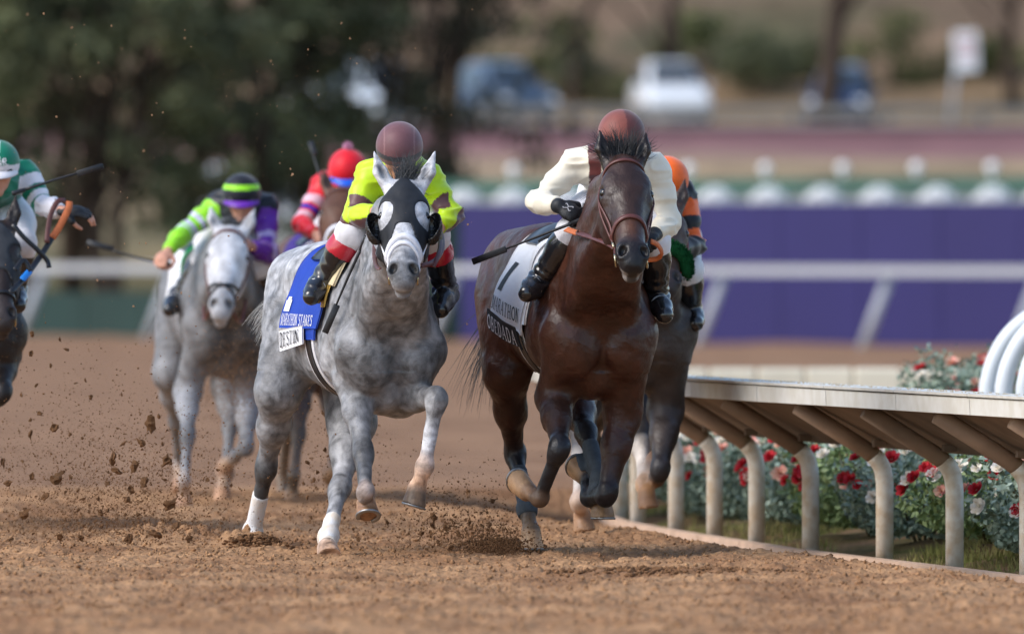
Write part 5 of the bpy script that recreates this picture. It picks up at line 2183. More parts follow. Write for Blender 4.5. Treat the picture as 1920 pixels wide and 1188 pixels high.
            mb.build('stirrup', STEEL_DULL, s.root, s.base, True)
        # gloves
        for k in gloves:
            wr = J['w' + k]
            G = Field(wr - .2, wr + .2, .005)
            for p, q in hand[k]:
                G.add(grow(p, .0035), q)
            fd = unit(J['w' + k] - J['e' + k])
            G.add(grow(rc(wr - fd * .03, wr, .031, .03), .006), .015)
            sdf_obj('glove', G.f, G.lo, .005, GLOVE, s.root, s.base)
        for k in palm_gloves:
            wr = J['w' + k]
            G = Field(wr - .2, wr + .2, .005)
            for q, (p, kk) in enumerate(hand[k]):
                if q in (0, 1, 2, 5, 8, 11, 14):
                    G.add(grow(p, .004), kk)
            sdf_obj('fingerless_glove', G.f, G.lo, .005, GLOVE, s.root, s.base)
        # helmet with cover and visor
        G = Field(hc - .22, hc + .22, .006)
        top = H(-.004, 0, .028)
        G.add(ell(top, (.134, .114, .118), s.HR), .02)
        cut = H(0, 0, -.022)
        nn = unit(up + look * .10)
        G.sub(Prim(hc - .3, hc + .3, lambda x, y, z: (x - cut[0]) * nn[0] + (y - cut[1]) * nn[1] + (z - cut[2]) * nn[2]), .012)
        # clear the face inside
        G.sub(ell(H(0, 0, -.01), (.110, .088, .105), s.HR), .004)
        s.helmet = sdf_obj('helmet', G.f, G.lo, .006, HELMET, s.root, s.base, None, (lambda V, C: helmet_recolor(s, V)), None, 2)
        mb = MB()
        rows = []
        for r in (0, .5, 1):
            row = []
            for i in range(13):
                t = math.radians(-62 + 124 * i / 12)
                rr = 1.0 + .30 * r * math.cos(t) ** 1.2
                row.append(H(.132 * rr * math.cos(t), .113 * math.sin(t) * (1 + .05 * r), -.004 - .030 * r * math.cos(t)))
            rows.append(row)
        vs = [v for r in rows for v in r] + [v - up * .006 for r in rows for v in r]
        fc = []
        for r in range(2):
            for i in range(12):
                a = r * 13 + i
                fc += [(a, a + 1, a + 14, a + 13), (39 + a + 13, 39 + a + 14, 39 + a + 1, 39 + a)]
        for i in range(12):
            fc.append((26 + i, 27 + i, 66 + i, 65 + i))
        mb.add(vs, fc)
        if visor is not None:
            mb.build('visor', mat('visor', visor, .4, .4), s.helmet or s.root, s.base, True)
        # goggles
        zo = -.002 if goggle == 'face' else .045
        G = Field(hc - .22, hc + .22, .006)
        fr = .096 if goggle == 'face' else .122
        G.add(ell(H(fr, 0, zo), (.024, .070, .030), s.HR), .01)
        if goggle == 'face':
            G.add(rc(H(fr - .02, .06, zo), H(.03, .085, zo), .02, .012), .02)
            G.add(rc(H(fr - .02, -.06, zo), H(.03, -.085, zo), .02, .012), .02)
        if goggle:
            sdf_obj('goggles', G.f, G.lo, .006, LENS, s.helmet, s.base)
        if pompom is not None:
            c = H(-.01, 0, .155)
            rg = np.random.default_rng(5)
            mb = MB()
            for i in range(260):
                d = unit(rg.normal(0, 1, 3))
                mb.strand([c, c + d * .02, c + d * .036 * rg.uniform(.8, 1.15)], .003)
            mb.build('pompom', pompom, s.helmet, s.base, True)


COLLAR = mat('white_collar', (.7, .7, .7), .6, .3)


def seg_t(V, a, b):
    ba = b - a
    return (V - a) @ ba / (ba @ ba)


def seg_d(V, a, b):
    t = np.clip(seg_t(V, a, b), 0, 1)
    return np.linalg.norm(V - a - t[:, None] * (b - a), axis=1)


def which_arm(s, V):
    """For every vertex: distance to each arm chain and the position along it (0 shoulder, 1 elbow, 2 wrist)."""
    out = {}
    for k in 'lr':
        sh, el, wr = s.J['sh' + k], s.J['e' + k], s.J['w' + k]
        d1, d2 = seg_d(V, sh, el), seg_d(V, el, wr)
        t = np.where(d1 < d2, np.clip(seg_t(V, sh, el), -.5, 1), 1 + np.clip(seg_t(V, el, wr), 0, 1.3))
        out[k] = (np.minimum(d1, d2), t)
    return out


def paint(V, base):
    return np.tile(np.asarray(base, float), (len(V), 1))


def put(C, m, col):
    C[m] = col
    return C


def whip(name, label, a, b, flap=True, bend=.01, group='riding whips'):
    a, b = np.asarray(a, float), np.asarray(b, float)
    o = empty(name, a)
    tag(o, label, 'whip', group)
    ax = unit(b - a)
    m = MB()
    L = np.linalg.norm(b - a)
    sag = unit(np.cross(ax, A(0, 1, 0)))
    pts = [a + (b - a) * t + sag * bend * math.sin(math.pi * t) for t in np.linspace(.12, .72, 8)]
    m.tube(pts, [.0085 - .0035 * i / 7 for i in range(8)], 8)
    m.build('shaft', WHIP, o, a, True)
    m = MB()
    m.tube([a - ax * .01, a, a + (b - a) * .13], [.013, .013, .010], 10)
    m.build('handle', WHIP, o, a, True)
    m = MB()
    m.box(a + (b - a) * .86, (L * .15, .016, .006), np.array([ax, unit(np.cross(A(0, 1, 0), ax)), np.cross(ax, unit(np.cross(A(0, 1, 0), ax)))]), .003)
    m.build('flap', WHIP, o, a, True)
    return o
LIME = srgb(192, 224, 28)
PLUM = srgb(98, 62, 64)
CREAM = srgb(238, 228, 206)
MAROON = srgb(96, 46, 44)
BLACK = (.010, .010, .012)
J1Y = 54.85


def j1_shirt(s, V):
    C = paint(V, LIME)
    ar = which_arm(s, V)
    for k in 'lr':
        d, t = ar[k]
        on = d < .085
        el = s.J['e' + k]
        sh, wr = s.J['sh' + k], s.J['w' + k]
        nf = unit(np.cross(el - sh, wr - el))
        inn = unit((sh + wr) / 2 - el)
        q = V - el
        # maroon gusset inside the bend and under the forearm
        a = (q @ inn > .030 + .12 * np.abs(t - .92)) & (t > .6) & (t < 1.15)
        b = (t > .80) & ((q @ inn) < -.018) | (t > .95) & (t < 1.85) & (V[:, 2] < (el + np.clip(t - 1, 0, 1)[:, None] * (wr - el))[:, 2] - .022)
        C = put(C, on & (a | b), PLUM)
    return C


def plum_helmet(s, V):
    q = (V - s.J['head']) @ s.HR.T
    C = paint(V, srgb(112, 76, 80))
    seam = (np.abs(np.abs(q[:, 1]) - .072 - .2 * q[:, 0] * 0) < .0035)
    C = put(C, seam, srgb(134, 98, 100))
    C = put(C, (q[:, 2] < .030) & (q[:, 2] > .004) & (q[:, 0] > -.02), srgb(58, 58, 64))
    return C


def red_top_boot(s, V, k):
    t = seg_t(V, s.J['k' + k], s.J['a' + k])
    return put(paint(V, BLACK), t < .40, srgb(186, 30, 50))


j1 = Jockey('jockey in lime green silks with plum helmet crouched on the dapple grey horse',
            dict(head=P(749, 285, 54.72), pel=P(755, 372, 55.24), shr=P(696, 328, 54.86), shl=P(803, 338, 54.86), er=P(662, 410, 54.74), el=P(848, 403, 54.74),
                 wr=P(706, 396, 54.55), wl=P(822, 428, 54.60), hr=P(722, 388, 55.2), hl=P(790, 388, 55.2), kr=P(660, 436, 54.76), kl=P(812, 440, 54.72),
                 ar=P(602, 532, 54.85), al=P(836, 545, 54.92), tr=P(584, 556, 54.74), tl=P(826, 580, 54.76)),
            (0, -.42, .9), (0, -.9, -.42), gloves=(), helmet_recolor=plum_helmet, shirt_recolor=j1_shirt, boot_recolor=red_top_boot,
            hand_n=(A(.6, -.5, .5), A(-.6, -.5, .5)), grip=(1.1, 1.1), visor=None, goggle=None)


def j2_shirt(s, V):
    C = paint(V, CREAM)
    ch = s.J['shl'] * .5 + s.J['shr'] * .5
    q = V - ch
    lat = unit(s.J['shl'] - s.J['shr'])
    x = q @ lat
    C = put(C, (np.abs(x + .098 + .12 * q[:, 2]) < .030) & (q[:, 1] < .03) & (q[:, 2] < .12) & (q[:, 2] > -.17), MAROON)
    C = put(C, (np.abs(x - .098 - .12 * q[:, 2]) < .030) & (q[:, 1] < .03) & (q[:, 2] < .12) & (q[:, 2] > -.17), MAROON)
    return C


def brown_helmet(s, V):
    q = (V - s.J['head']) @ s.HR.T
    C = paint(V, srgb(132, 74, 64))
    C = put(C, q[:, 1] > .012 + .02 * np.sin(q[:, 0] * 9), srgb(96, 52, 50))
    C = put(C, (q[:, 2] < .0), srgb(70, 40, 40))
    return C


j2 = Jockey('jockey in cream silks with brown helmet crouched on the dark bay horse',
            dict(head=P(1165, 262, 54.66), pel=P(1165, 352, 55.2), shr=P(1080, 308, 54.84), shl=P(1228, 318, 54.84), er=P(1008, 378, 54.74), el=P(1256, 418, 54.80),
                 wr=P(1048, 386, 54.53), wl=P(1226, 440, 54.60), hr=P(1128, 372, 55.15), hl=P(1200, 372, 55.15), kr=P(1076, 434, 54.60), kl=P(1226, 450, 54.72),
                 ar=P(1010, 528, 54.70), al=P(1232, 560, 54.86), tr=P(988, 550, 54.60), tl=P(1246, 590, 54.68)),
            (0, -.30, .95), (0, -.95, -.30), gloves=('l', 'r'), helmet_recolor=brown_helmet, shirt_recolor=j2_shirt,
            hand_n=(A(-.3, -.6, .6), A(-.1, -.75, .65)), grip=(1.1, 1.0), hand_d=(None, A(.75, -.35, -.42)), hsize=1.08, goggle=None)

BGREEN = srgb(150, 226, 40)
NAVY = srgb(22, 24, 34)
VIOLET = srgb(104, 44, 164)


def j3_shirt(s, V):
    C = paint(V, NAVY)
    ar = which_arm(s, V)
    d, t = ar['r']
    on = (d < .09) & (t > .12)
    C = put(C, on, BGREEN)
    for a, b in ((.55, .66), (.78, .90), (1.02, 1.12)):
        C = put(C, on & (t > a) & (t < b), srgb(196, 196, 222))
    d, t = ar['l']
    on = (d < .09) & (t > .15)
    C = put(C, on, VIOLET)
    C = put(C, on & (t > .58) & (t < .68), srgb(190, 176, 222))
    x = V - s.J['el']
    C = put(C, on & (np.abs(x[:, 0] - .035) < .012) & (t > .68), srgb(190, 176, 222))
    return C


def j3_helmet(s, V):
    q = (V - s.J['head']) @ s.HR.T
    C = paint(V, NAVY)
    C = put(C, (q[:, 2] > .058) & (q[:, 2] < .088), BGREEN)
    C = put(C, q[:, 0] < -.045, BGREEN)
    return C


j3 = Jockey('jockey with one arm in bright green, the other in purple, and navy striped helmet',
            dict(head=P(453, 372, 66.15), pel=P(440, 395, 66.75), shr=P(408, 385, 66.3), shl=P(498, 388, 66.3), er=P(346, 436, 66.2), el=P(504, 478, 66.15),
                 wr=P(314, 472, 66.0), wl=P(472, 462, 65.95), hr=P(412, 415, 66.7), hl=P(466, 415, 66.7), kr=P(386, 486, 66.25), kl=P(480, 500, 66.2),
                 ar=P(334, 556, 66.35), al=P(500, 570, 66.35), tr=P(318, 580, 66.15), tl=P(505, 590, 66.15)),
            (0, -.10, 1), (0, -1, -.12), vox=.009, gloves=(), helmet_recolor=j3_helmet, shirt_recolor=j3_shirt, visor=VIOLET,
            hand_n=(A(.3, -.7, .5), A(-.3, -.8, .3)), grip=(1.2, 1.2), hsize=1.1)

RED = srgb(222, 22, 40)


def j4_shirt(s, V):
    C = paint(V, RED)
    ar = which_arm(s, V)
    for k in 'lr':
        d, t = ar[k]
        on = d < .1
        C = put(C, on & (t > .38) & (t < .58), srgb(236, 190, 200))
        C = put(C, on & (t > .63) & (t < .74), srgb(40, 50, 170))
        C = put(C, on & (t > .80) & (t < 1.0), srgb(236, 190, 200))
    return C


j4 = Jockey('jockey in red silks with pink bands and red helmet, behind the lime jockey',
            dict(head=P(652, 325, 66.6), pel=P(650, 370, 67.2), shr=P(606, 350, 66.8), shl=P(700, 352, 66.8), er=P(566, 420, 66.6), el=P(730, 425, 66.6),
                 wr=P(594, 440, 66.35), wl=P(690, 450, 66.35), hr=P(625, 400, 67.2), hl=P(680, 400, 67.2), kr=P(610, 465, 66.7), kl=P(690, 470, 66.7),
                 ar=P(585, 545, 66.8), al=P(715, 545, 66.8), tr=P(575, 565, 66.6), tl=P(720, 565, 66.6)),
            (0, -.25, 1), (0, -1, -.25), vox=.009, gloves=(), helmet_recolor=lambda s, V: paint(V, RED), shirt_recolor=j4_shirt, visor=srgb(20, 90, 210),
            hand_n=(A(.3, -.7, .5), A(-.3, -.7, .5)), pompom=mat('pink_pompom', srgb(226, 168, 196), .8), hsize=1.1, goggle=None)

TEAL = srgb(10, 120, 92)
PWHITE = srgb(226, 222, 226)


def j5_shirt(s, V):
    C = paint(V, TEAL)
    for k in 'lr':
        d, t = which_arm(s, V)[k]
        on = (d < .1)
        C = put(C, on & (t > .22), PWHITE)
        C = put(C, on & (t > .52) & (t < .68), TEAL)
        C = put(C, on & (t > .88) & (t < 1.06), TEAL)
    return C


def j5_helmet(s, V):
    q = (V - s.J['head']) @ s.HR.T
    C = paint(V, TEAL)
    C = put(C, (np.abs(q[:, 1]) < .010) & (q[:, 2] > .09), PWHITE)
    return put(C, (q[:, 2] < .026) & (q[:, 0] > 0), PWHITE)


j5 = Jockey('jockey in green and white silks reaching out an arm at the left edge',
            dict(head=P(-4, 315, 59.05), pel=P(-20, 365, 59.7), shr=P(-62, 340, 59.25), shl=P(46, 328, 59.25), er=P(-95, 410, 59.1), el=P(80, 384, 59.15),
                 wr=P(-60, 440, 58.9), wl=P(118, 396, 58.97), hr=P(-45, 385, 59.65), hl=P(18, 385, 59.65), kr=P(-50, 460, 59.1), kl=P(40, 456, 59.1),
                 ar=P(-110, 560, 59.3), al=P(28, 545, 59.25), tr=P(-118, 580, 59.1), tl=P(34, 572, 59.05)),
            (0, -.12, 1), (.05, -1, -.12), vox=.007, gloves=(), helmet_recolor=j5_helmet, shirt_recolor=j5_shirt, visor=PWHITE,
            hand_n=(A(.15, -.5, .85), A(-.3, -.7, .5)), grip=(.5, 1.1), hand_d=(A(1, -.15, -.05), None), hsize=1.12, goggle='face', palm_gloves=('l',))

ORANGE = srgb(244, 104, 30)


def j6_shirt(s, V):
    C = paint(V, (.012, .012, .014))
    for k in 'lr':
        d, t = which_arm(s, V)[k]
        on = (d < .1)
        C = put(C, on & (t > .18) & (t < .48), ORANGE)
        C = put(C, on & (t > .72) & (t < .97), ORANGE)
    return C


j6 = Jockey('jockey in black and orange hooped silks with orange helmet behind the cream jockey',
            dict(head=P(1250, 346, 58.2), pel=P(1234, 374, 58.9), shr=P(1192, 366, 58.4), shl=P(1278, 366, 58.4), er=P(1172, 444, 58.25), el=P(1304, 462, 58.3),
                 wr=P(1202, 464, 58.05), wl=P(1268, 470, 58.0), hr=P(1202, 399, 58.85), hl=P(1267, 399, 58.85), kr=P(1192, 474, 58.35), kl=P(1288, 504, 58.35),
                 ar=P(1152, 564, 58.5), al=P(1296, 590, 58.55), tr=P(1142, 584, 58.4), tl=P(1304, 606, 58.4)),
            (0, -.3, 1), (0, -1, -.3), vox=.008, gloves=(), helmet_recolor=lambda s, V: paint(V, ORANGE), shirt_recolor=j6_shirt, visor=(.02, .02, .02),
            hand_n=(A(.3, -.7, .5), A(-.3, -.7, .5)), goggle=None)
JOCKEYS = [j1, j2, j3, j4, j5, j6]

whip('riding_whip', 'black whip held low along the shoulder of the dapple grey horse', P(686, 446, 54.5), P(610, 622, 54.62), bend=-.004)
whip('riding_whip', 'black whip pointing back from the gloved fist of the cream jockey', P(1100, 408, 54.42), P(888, 490, 54.75), bend=.0)
whip('riding_whip', 'dark whip swung out by the jockey with the bright green sleeve', P(322, 497, 65.95), P(165, 454, 66.05))
whip('riding_whip', 'grey whip raised behind the red jockey', P(610, 350, 66.6), P(582, 266, 66.8))
whip('riding_whip', 'black whip rising past the green and white sleeve at the left edge', P(26, 362, 58.72), P(192, 312, 58.75), bend=.004)
# ------------------------------------------------------------------ tack
def cloth_map(s, xa, xb, ta, tb, off, slope=0.0, flare=0.0):
    """(u, v) in 0..1 -> point on the horse's right side: u from the rear forward, v from the lower edge up."""
    def f(u, v):
        x = xa + (xb - xa) * u
        t = tb + (ta - tb) * v
        of = off + flare * max(0, .30 - x) * max(0, t / 100) ** 2
        t = math.radians(t + slope * (x + .15) * max(0, t) / 100)
        o = s.w((x, 0, 1.22))
        d = unit(s.u * math.cos(t) - s.l * math.sin(t))
        return s.F.cast(o[None], d[None], of, .55, 120, r0=.05)[0]
    return f


def ripple(G, amp, seed):
    c = G.reshape(-1, 3)
    n = fbm(c * A(9, 9, 5), seed, 2).reshape(G.shape[:2])
    e1, e2 = np.gradient(G, axis=0), np.gradient(G, axis=1)
    N = np.cross(e1, e2)
    N /= np.maximum(np.linalg.norm(N, axis=-1, keepdims=True), 1e-9)
    return G + N * (n * amp)[..., None]


def cloth(s, name, x0, x1, t0, t1, off, th, material, parent=None, nx=28, nt=44, edge=None, amp=.003, slope=0.0, flare=0.0):
    G = ripple(s.body_grid(x0, x1, t0, t1, nx, nt, off, edge, slope, flare), amp, 3)
    return s.sheet(name, G, th, material, parent)[0]


def print_text(s, parent, txt, xa, xb, ta, tb, off, material, slope=0.0, flare=0.0):
    st, w = text_strokes(txt)
    mb = MB()
    strokes_mesh(mb, st, cloth_map(s, xa, xb, ta, tb, off, slope, flare), w, 1)
    return mb.build('lettering', material, parent, s.base)


def ring_obj(s, name, c, n, R, r, material, parent):
    n = unit(n)
    a = unit(np.cross(n, A(0.2, .3, 1)))
    b = np.cross(n, a)
    mb = MB()
    mb.tube([c + R * (a * math.cos(t) + b * math.sin(t)) for t in np.linspace(0, 2 * math.pi, 21)], r, 8, cap=False)
    return mb.build(name, material, parent, s.base, True)


CLOTH_BLUE = mat('blue_cloth', srgb(24, 62, 164), .6, .3, var=.08, vscale=9, bump=.2, bscale=60)
CLOTH_WHITE = mat('white_cloth', (.80, .80, .82), .65, .3, var=.05, vscale=9, bump=.2, bscale=60)
CLOTH_BLACK = mat('black_cloth', (.014, .015, .018), .6, .3, var=.1, vscale=9)
CLOTH_GREEN = mat('green_cloth', srgb(10, 140, 76), .6, .3, var=.08, vscale=9)
CLOTH_YELLOW = mat('yellow_cloth', srgb(226, 204, 40), .6, .3)
CLOTH_PURPLE = mat('purple_cloth', srgb(58, 36, 120), .6, .3)
TAN_PAD = mat('tan_pad', srgb(214, 196, 158), .65, .3, var=.1, vscale=12)
GOLD_PAD = mat('gold_pad', srgb(214, 172, 84), .6, .3, var=.1, vscale=12)
TEAL_EDGE = mat('teal_edge', srgb(10, 120, 136), .5, .3)
PRINT_WHITE = mat('white_print', (.84, .84, .86), .6, .2)
PRINT_BLACK = mat('black_print', (.016, .017, .02), .6, .2)
HOOD_BLACK = mat('black_hood', (.016, .018, .022), .62, .35, var=.2, vscale=20, bump=.4, bscale=22, bdist=.008)
HOOD_GREY = mat('charcoal_hood', (.035, .038, .043), .7, .3, var=.2, vscale=20, bump=.4, bscale=22, bdist=.008)
HAIR_BLACK = mat('black_hair', (.012, .012, .014), .4, .5)
HAIR_GREY = mat('grey_hair', (.07, .075, .08), .5, .4)
HAIR_PALE = mat('pale_hair', (.42, .41, .39), .5, .4)


def girth(s, outer, inner, x=.27, w=.055):
    e = lambda t, xx: -.10 * max(0, (t - 90) / 90)
    o = cloth(s, 'girth', x, x - 2 * w, -176, 176, .008, .006, outer, nx=5, nt=80, edge=lambda t, xx: -.08 * max(0, (abs(t) - 90) / 90), amp=0)
    if inner is not None:
        cloth(s, 'elastic', x - w * .5, x - w * 1.5, 84, 176, .013, .004, inner, o, nx=4, nt=40, edge=lambda t, xx: -.08 * max(0, (abs(t) - 90) / 90), amp=0)
    return o


def saddle(s, material):
    o = cloth(s, 'saddle', .18, -.14, -34, 34, .035, .025, material, nx=18, nt=24, amp=.001)
    return o


FL = .07
# --- dapple grey, DESTIN
s = h1
cl = cloth(s, 'saddle_cloth', .30, -.20, -95, 100, .016, .008, CLOTH_BLUE, nt=64, edge=lambda t, x: -.05 * max(0, t / 90) + (.02 * math.sin(t * .09) if x > .22 else 0), flare=FL)
cloth(s, 'cloth_flap', .26, .02, 100.2, 111, .018, .008, CLOTH_BLUE, cl, nx=12, nt=8, edge=lambda t, x: -.05)
wp = cloth(s, 'name_panel', .08, -.25, 100.3, 117, .019, .008, CLOTH_WHITE, cl, nx=20, nt=10, edge=lambda t, x: -.0, slope=-14, flare=FL)
print_text(s, cl, 'MARATHON STAKES', -.232, .19, 87, 97.5, .0195, PRINT_WHITE, 0, FL)
mbk = MB()
f_ = cloth_map(s, -.23, .20, 71, 85, .0195, 0, FL)
mbk.add([f_(a, b) for a, b in ((.02, 0), (.02, .75), (.06, .75), (.06, 1.0), (.17, 1.0), (.17, .8), (.21, .8), (.21, 0))], [(0, 1, 2, 3, 4, 5, 6, 7)])
mbk.build('number_print', PRINT_WHITE, cl, s.base)
print_text(s, wp, 'DESTIN', -.225, .055, 103, 114, .0235, PRINT_BLACK, -14, FL)
girth(s, WHITE_WEB, BLACK_LEATHER, .17, .065)
saddle(s, BLACK_LEATHER)
cloth(s, 'saddle_pad', .42, .20, -40, 56, .022, .012, TAN_PAD, nx=8, nt=22)
cloth(s, 'pad_flap', .38, .29, 56.5, 78, .024, .010, GOLD_PAD, nx=6, nt=8)
for k, t0, t1 in (('rh', .42, 1.75), ('lh', .62, 1.8)):
    s.bandage(k, t0, t1, WHITE_WRAP)
for k in ('rf', 'lf'):
    s.horseshoe(k)


def hood_region(s, low_mid, low_side, eye_r, eye_c):
    ec = [s.h(eye_c[0], y * eye_c[1], eye_c[2]) for y in (-1, 1)]
    ears = []
    eu, ev, ez = s.ear
    for y in (-1, 1):
        ears.append(rc(s.h(.02, .060 * y, -.045), s.h(ez, ev * y, eu), .058, .07))

    def fn(x, y, z):
        q = [(x - s.poll[0]), (y - s.poll[1]), (z - s.poll[2])]
        u = (q[0] * s.U[0] + q[1] * s.U[1] + q[2] * s.U[2]) / s.hs
        v = (q[0] * s.V[0] + q[1] * s.V[1] + q[2] * s.V[2]) / s.hs
        w = (q[0] * s.W[0] + q[1] * s.W[1] + q[2] * s.W[2]) / s.hs
        av = np.abs(v)
        low = low_mid + (low_side - low_mid) * np.clip((av - .030) / .055, 0, 1) ** 1.0
        low = np.where(w < -.12, low_mid + .05, low)
        g = np.maximum(u - low, -(u + .055))
        g = np.maximum(g, -(w + .27))
        for c in ec:
            e = np.sqrt(((u - eye_c[0]) / eye_r[0]) ** 2 + ((av - eye_c[1]) / eye_r[1]) ** 2) - 1
            g = np.maximum(g, -e * min(eye_r) * np.where(w > -.11, 1, 1) - np.where(w > -.11, 0, 1))
        for p in ears:
            g = np.maximum(g, -p.fn(x, y, z))
        return g
    return fn


hood = s.shell('hood', hood_region(s, .285, .45, (.062, .040), (.205, .088, -.03)), .006, s.h(.2, 0, -.1) - .36, s.h(.2, 0, -.1) + .36, HOOD_BLACK)
for y in (-1, 1):
    c = s.h(.235, .122 * y, -.050)
    Fd = Field(c - .14, c + .14, .005)
    R = np.array([s.U, s.V, s.W])
    Fd.add(ell(c, A(.090, .048, .075) * s.hs, R), .01)
    Fd.sub(ell(c, A(.085, .043, .070) * s.hs, R), .003)
    n = unit(-s.V * y * .55 + s.W * .62 - s.U * .1)
    cc = c + n * .004
    Fd.sub(Prim(c - .2, c + .2, lambda x, yy, z, n=n, cc=cc: -((x - cc[0]) * n[0] + (yy - cc[1]) * n[1] + (z - cc[2]) * n[2])), .003)
    sdf_obj('blinker_cup', Fd.f, Fd.lo, .005, mat('blinker_black', (.012, .012, .013), .25, .5) if y < 0 else bpy.data.materials['blinker_black'], hood, s.base)
br = s.strap('bridle', [(.44, -115), (.41, -70), (.375, -25), (.365, 0), (.375, 25), (.41, 70), (.44, 115)], .030, .012, WHITE_WEB, s.root)
s.strap('noseband', [(.49, -105), (.455, -70), (.415, -25), (.405, 0), (.415, 25), (.455, 70), (.49, 105)], .020, .009, WHITE_WEB, br)
for y in (-1, 1):
    s.strap('cheekpiece', [(.30, 100 * y), (.38, 92 * y), (.46, 82 * y), (.50, 78 * y)], .026, .008, WHITE_WEB, br, 16)
    s.strap('bit_strap', [(.46, 100 * y), (.50, 92 * y), (.535, 84 * y)], .02, .007, LEATHER, br, 10)
    ring_obj(s, 'bit_ring', s.h(.535, .062 * y, -.07), s.V, .026, .005, STEEL, br)
s.strap('chin_strap', [(.545, 150), (.56, 178), (.545, 210)], .012, .005, BLACK_LEATHER, br, 12, .004)
for nm, pts, w, mt in (('rein', [P(712, 505, 53.78), P(706, 498, 53.9), P(702, 478, 54.15), P(704, 440, 54.4), P(706, 412, 54.5)], .022, LEATHER),
                       ('rein', [P(790, 498, 53.78), P(806, 494, 53.85), P(820, 484, 53.95), P(829, 465, 54.1), P(828, 445, 54.3), P(824, 430, 54.5)], .026, LEATHER),
                       ('rein_loop', [P(812, 500, 53.86), P(818, 488, 53.9), P(824, 470, 54.0), P(826, 450, 54.15)], .022, LEATHER)):
    mb = MB()
    pp = smooth_curve(pts, 18)
    mb.ribbon(pp, A(0, -1, .2), w, .004)
    mb.build(nm, mt, s.root, s.base, True)
rts = [s.h(a, b, -.05) for a in (-.03, -.01, .01) for b in (-.03, -.01, .01, .03)]
hair(s, 'forelock', rts, [-s.U * .8 + s.W * .3 + A(.25, 0, .2)] * 12, .165, 480, .0022, HAIR_GREY, .2, .05, 4)
crest = [s.w((.34, 0, 1.59)) * (1 - t) + s.h(-.02, 0, -.12) * t + A(0, 0, .02) for t in np.linspace(0, 1, 14)]
hair(s, 'mane', crest, [A(.5, .3, .5)] * 14, .15, 300, .0022, HAIR_GREY, .8, .03, 5)
dock = s.w((-1.0, 0, 1.34))
hair(s, 'tail', [dock], [-s.f * .35 + A(-.62, 0, -.30)], .33, 240, .0024, HAIR_PALE, .9, .03, 6)

# --- dark bay, OBEDAD
s = h2
cl = cloth(s, 'saddle_cloth', .30, -.17, -95, 106, .016, .008, CLOTH_WHITE, nt=60, edge=lambda t, x: -.04 * max(0, t / 90), slope=24, flare=FL)
np_ = cloth(s, 'name_band', .15, -.245, 101, 117, .020, .008, CLOTH_BLACK, cl, nx=22, nt=10, edge=lambda t, x: .02 * (t - 104) / 8, slope=36, flare=FL)
print_text(s, cl, 'MARATHON', -.20, .21, 87, 98, .0195, PRINT_BLACK, 30, FL)
print_text(s, np_, 'OBEDADA', -.23, .145, 104, 114.5, .0245, PRINT_WHITE, 36, FL)
mbk = MB()
f_ = cloth_map(s, -.22, .18, 52, 81, .0195, 24, FL)
for seg in range(6):
    a0, a1 = seg / 6, (seg + 1) / 6
    mbk.add([f_(.14 + .22 * a0, a0), f_(.32 + .22 * a0, a0), f_(.32 + .22 * a1, a1), f_(.14 + .22 * a1, a1)], [(0, 1, 2, 3)])
mbk.build('number_print', PRINT_BLACK, cl, s.base)
cloth(s, 'cloth_edge', .345, .305, -70, 108, .018, .010, CLOTH_WHITE, cl, nx=4, nt=30)
cloth(s, 'teal_pad', .375, .348, -50, 60, .020, .012, TEAL_EDGE, nx=4, nt=22)
girth(s, CLOTH_WHITE, BLACK_LEATHER, .20, .07)
saddle(s, BLACK_LEATHER)
for k, t0, t1 in (('rh', .30, 1.3), ('lh', .25, 1.3)):
    s.bandage(k, t0, t1, GREY_WRAP)
for k in ('rf', 'lf', 'rh', 'lh'):
    s.horseshoe(k)
br = s.strap('bridle', [(.085, -118), (.065, -80), (.052, -40), (.050, 0), (.052, 40), (.065, 80), (.085, 118)], .020, .007, LEATHER, s.root)
s.strap('noseband', [(.44, -112), (.405, -75), (.375, -35), (.366, 0), (.375, 35), (.405, 75), (.44, 112)], .024, .008, LEATHER, br)
for y in (-1, 1):
    s.strap('cheekpiece', [(.06, 100 * y), (.18, 96 * y), (.32, 93 * y), (.44, 88 * y), (.51, 84 * y)], .016, .006, LEATHER, br, 24, .004)
    s.strap('noseband_strap', [(.07, 84 * y), (.15, 84 * y), (.26, 78 * y), (.36, 72 * y), (.40, 74 * y)], .012, .005, LEATHER, br, 24, .004)
    ring_obj(s, 'bit_ring', s.h(.535, .066 * y, -.07), s.V + s.W * .2, .028, .0055, STEEL, br)
    s.strap('buckle', [(.43, 88 * y), (.46, 86 * y)], .020, .009, STEEL, br, 4, .006)
s.strap('chin_strap', [(.46, 120), (.49, 178), (.46, 240)], .014, .005, LEATHER, br, 12, .004)
for nm, pts, w, mt in (('rein', [P(1153, 466, 53.70), P(1140, 457, 53.85), P(1112, 446, 54.05), P(1086, 438, 54.25), P(1084, 437, 54.27)], .030, LEATHER),
                       ('rein_grip', [P(1085, 438, 54.26), P(1074, 434, 54.34), P(1062, 430, 54.42)], .034, RUBBER_REIN),
                       ('rein', [P(1220, 452, 53.75), P(1232, 458, 53.8), P(1240, 472, 53.9), P(1234, 484, 54.0), P(1212, 487, 54.05), P(1200, 486, 54.1)], .026, RUBBER_REIN)):
    mb = MB()
    mb.ribbon(smooth_curve(pts, 18), A(.1, -1, .25), w, .005)
    mb.build(nm, mt, s.root, s.base, True)
rts = [s.h(a, b, -.045) for a in (-.03, -.005, .02) for b in (-.045, -.02, 0, .02, .045)]
hair(s, 'forelock', rts, [-s.U * .9 + s.W * .25 + s.V * (b * 6) for a in (0, 1, 2) for b in (-.10, -.05, 0, .05, .08)], .165, 800, .0024, HAIR_BLACK, .15, .04, 4)
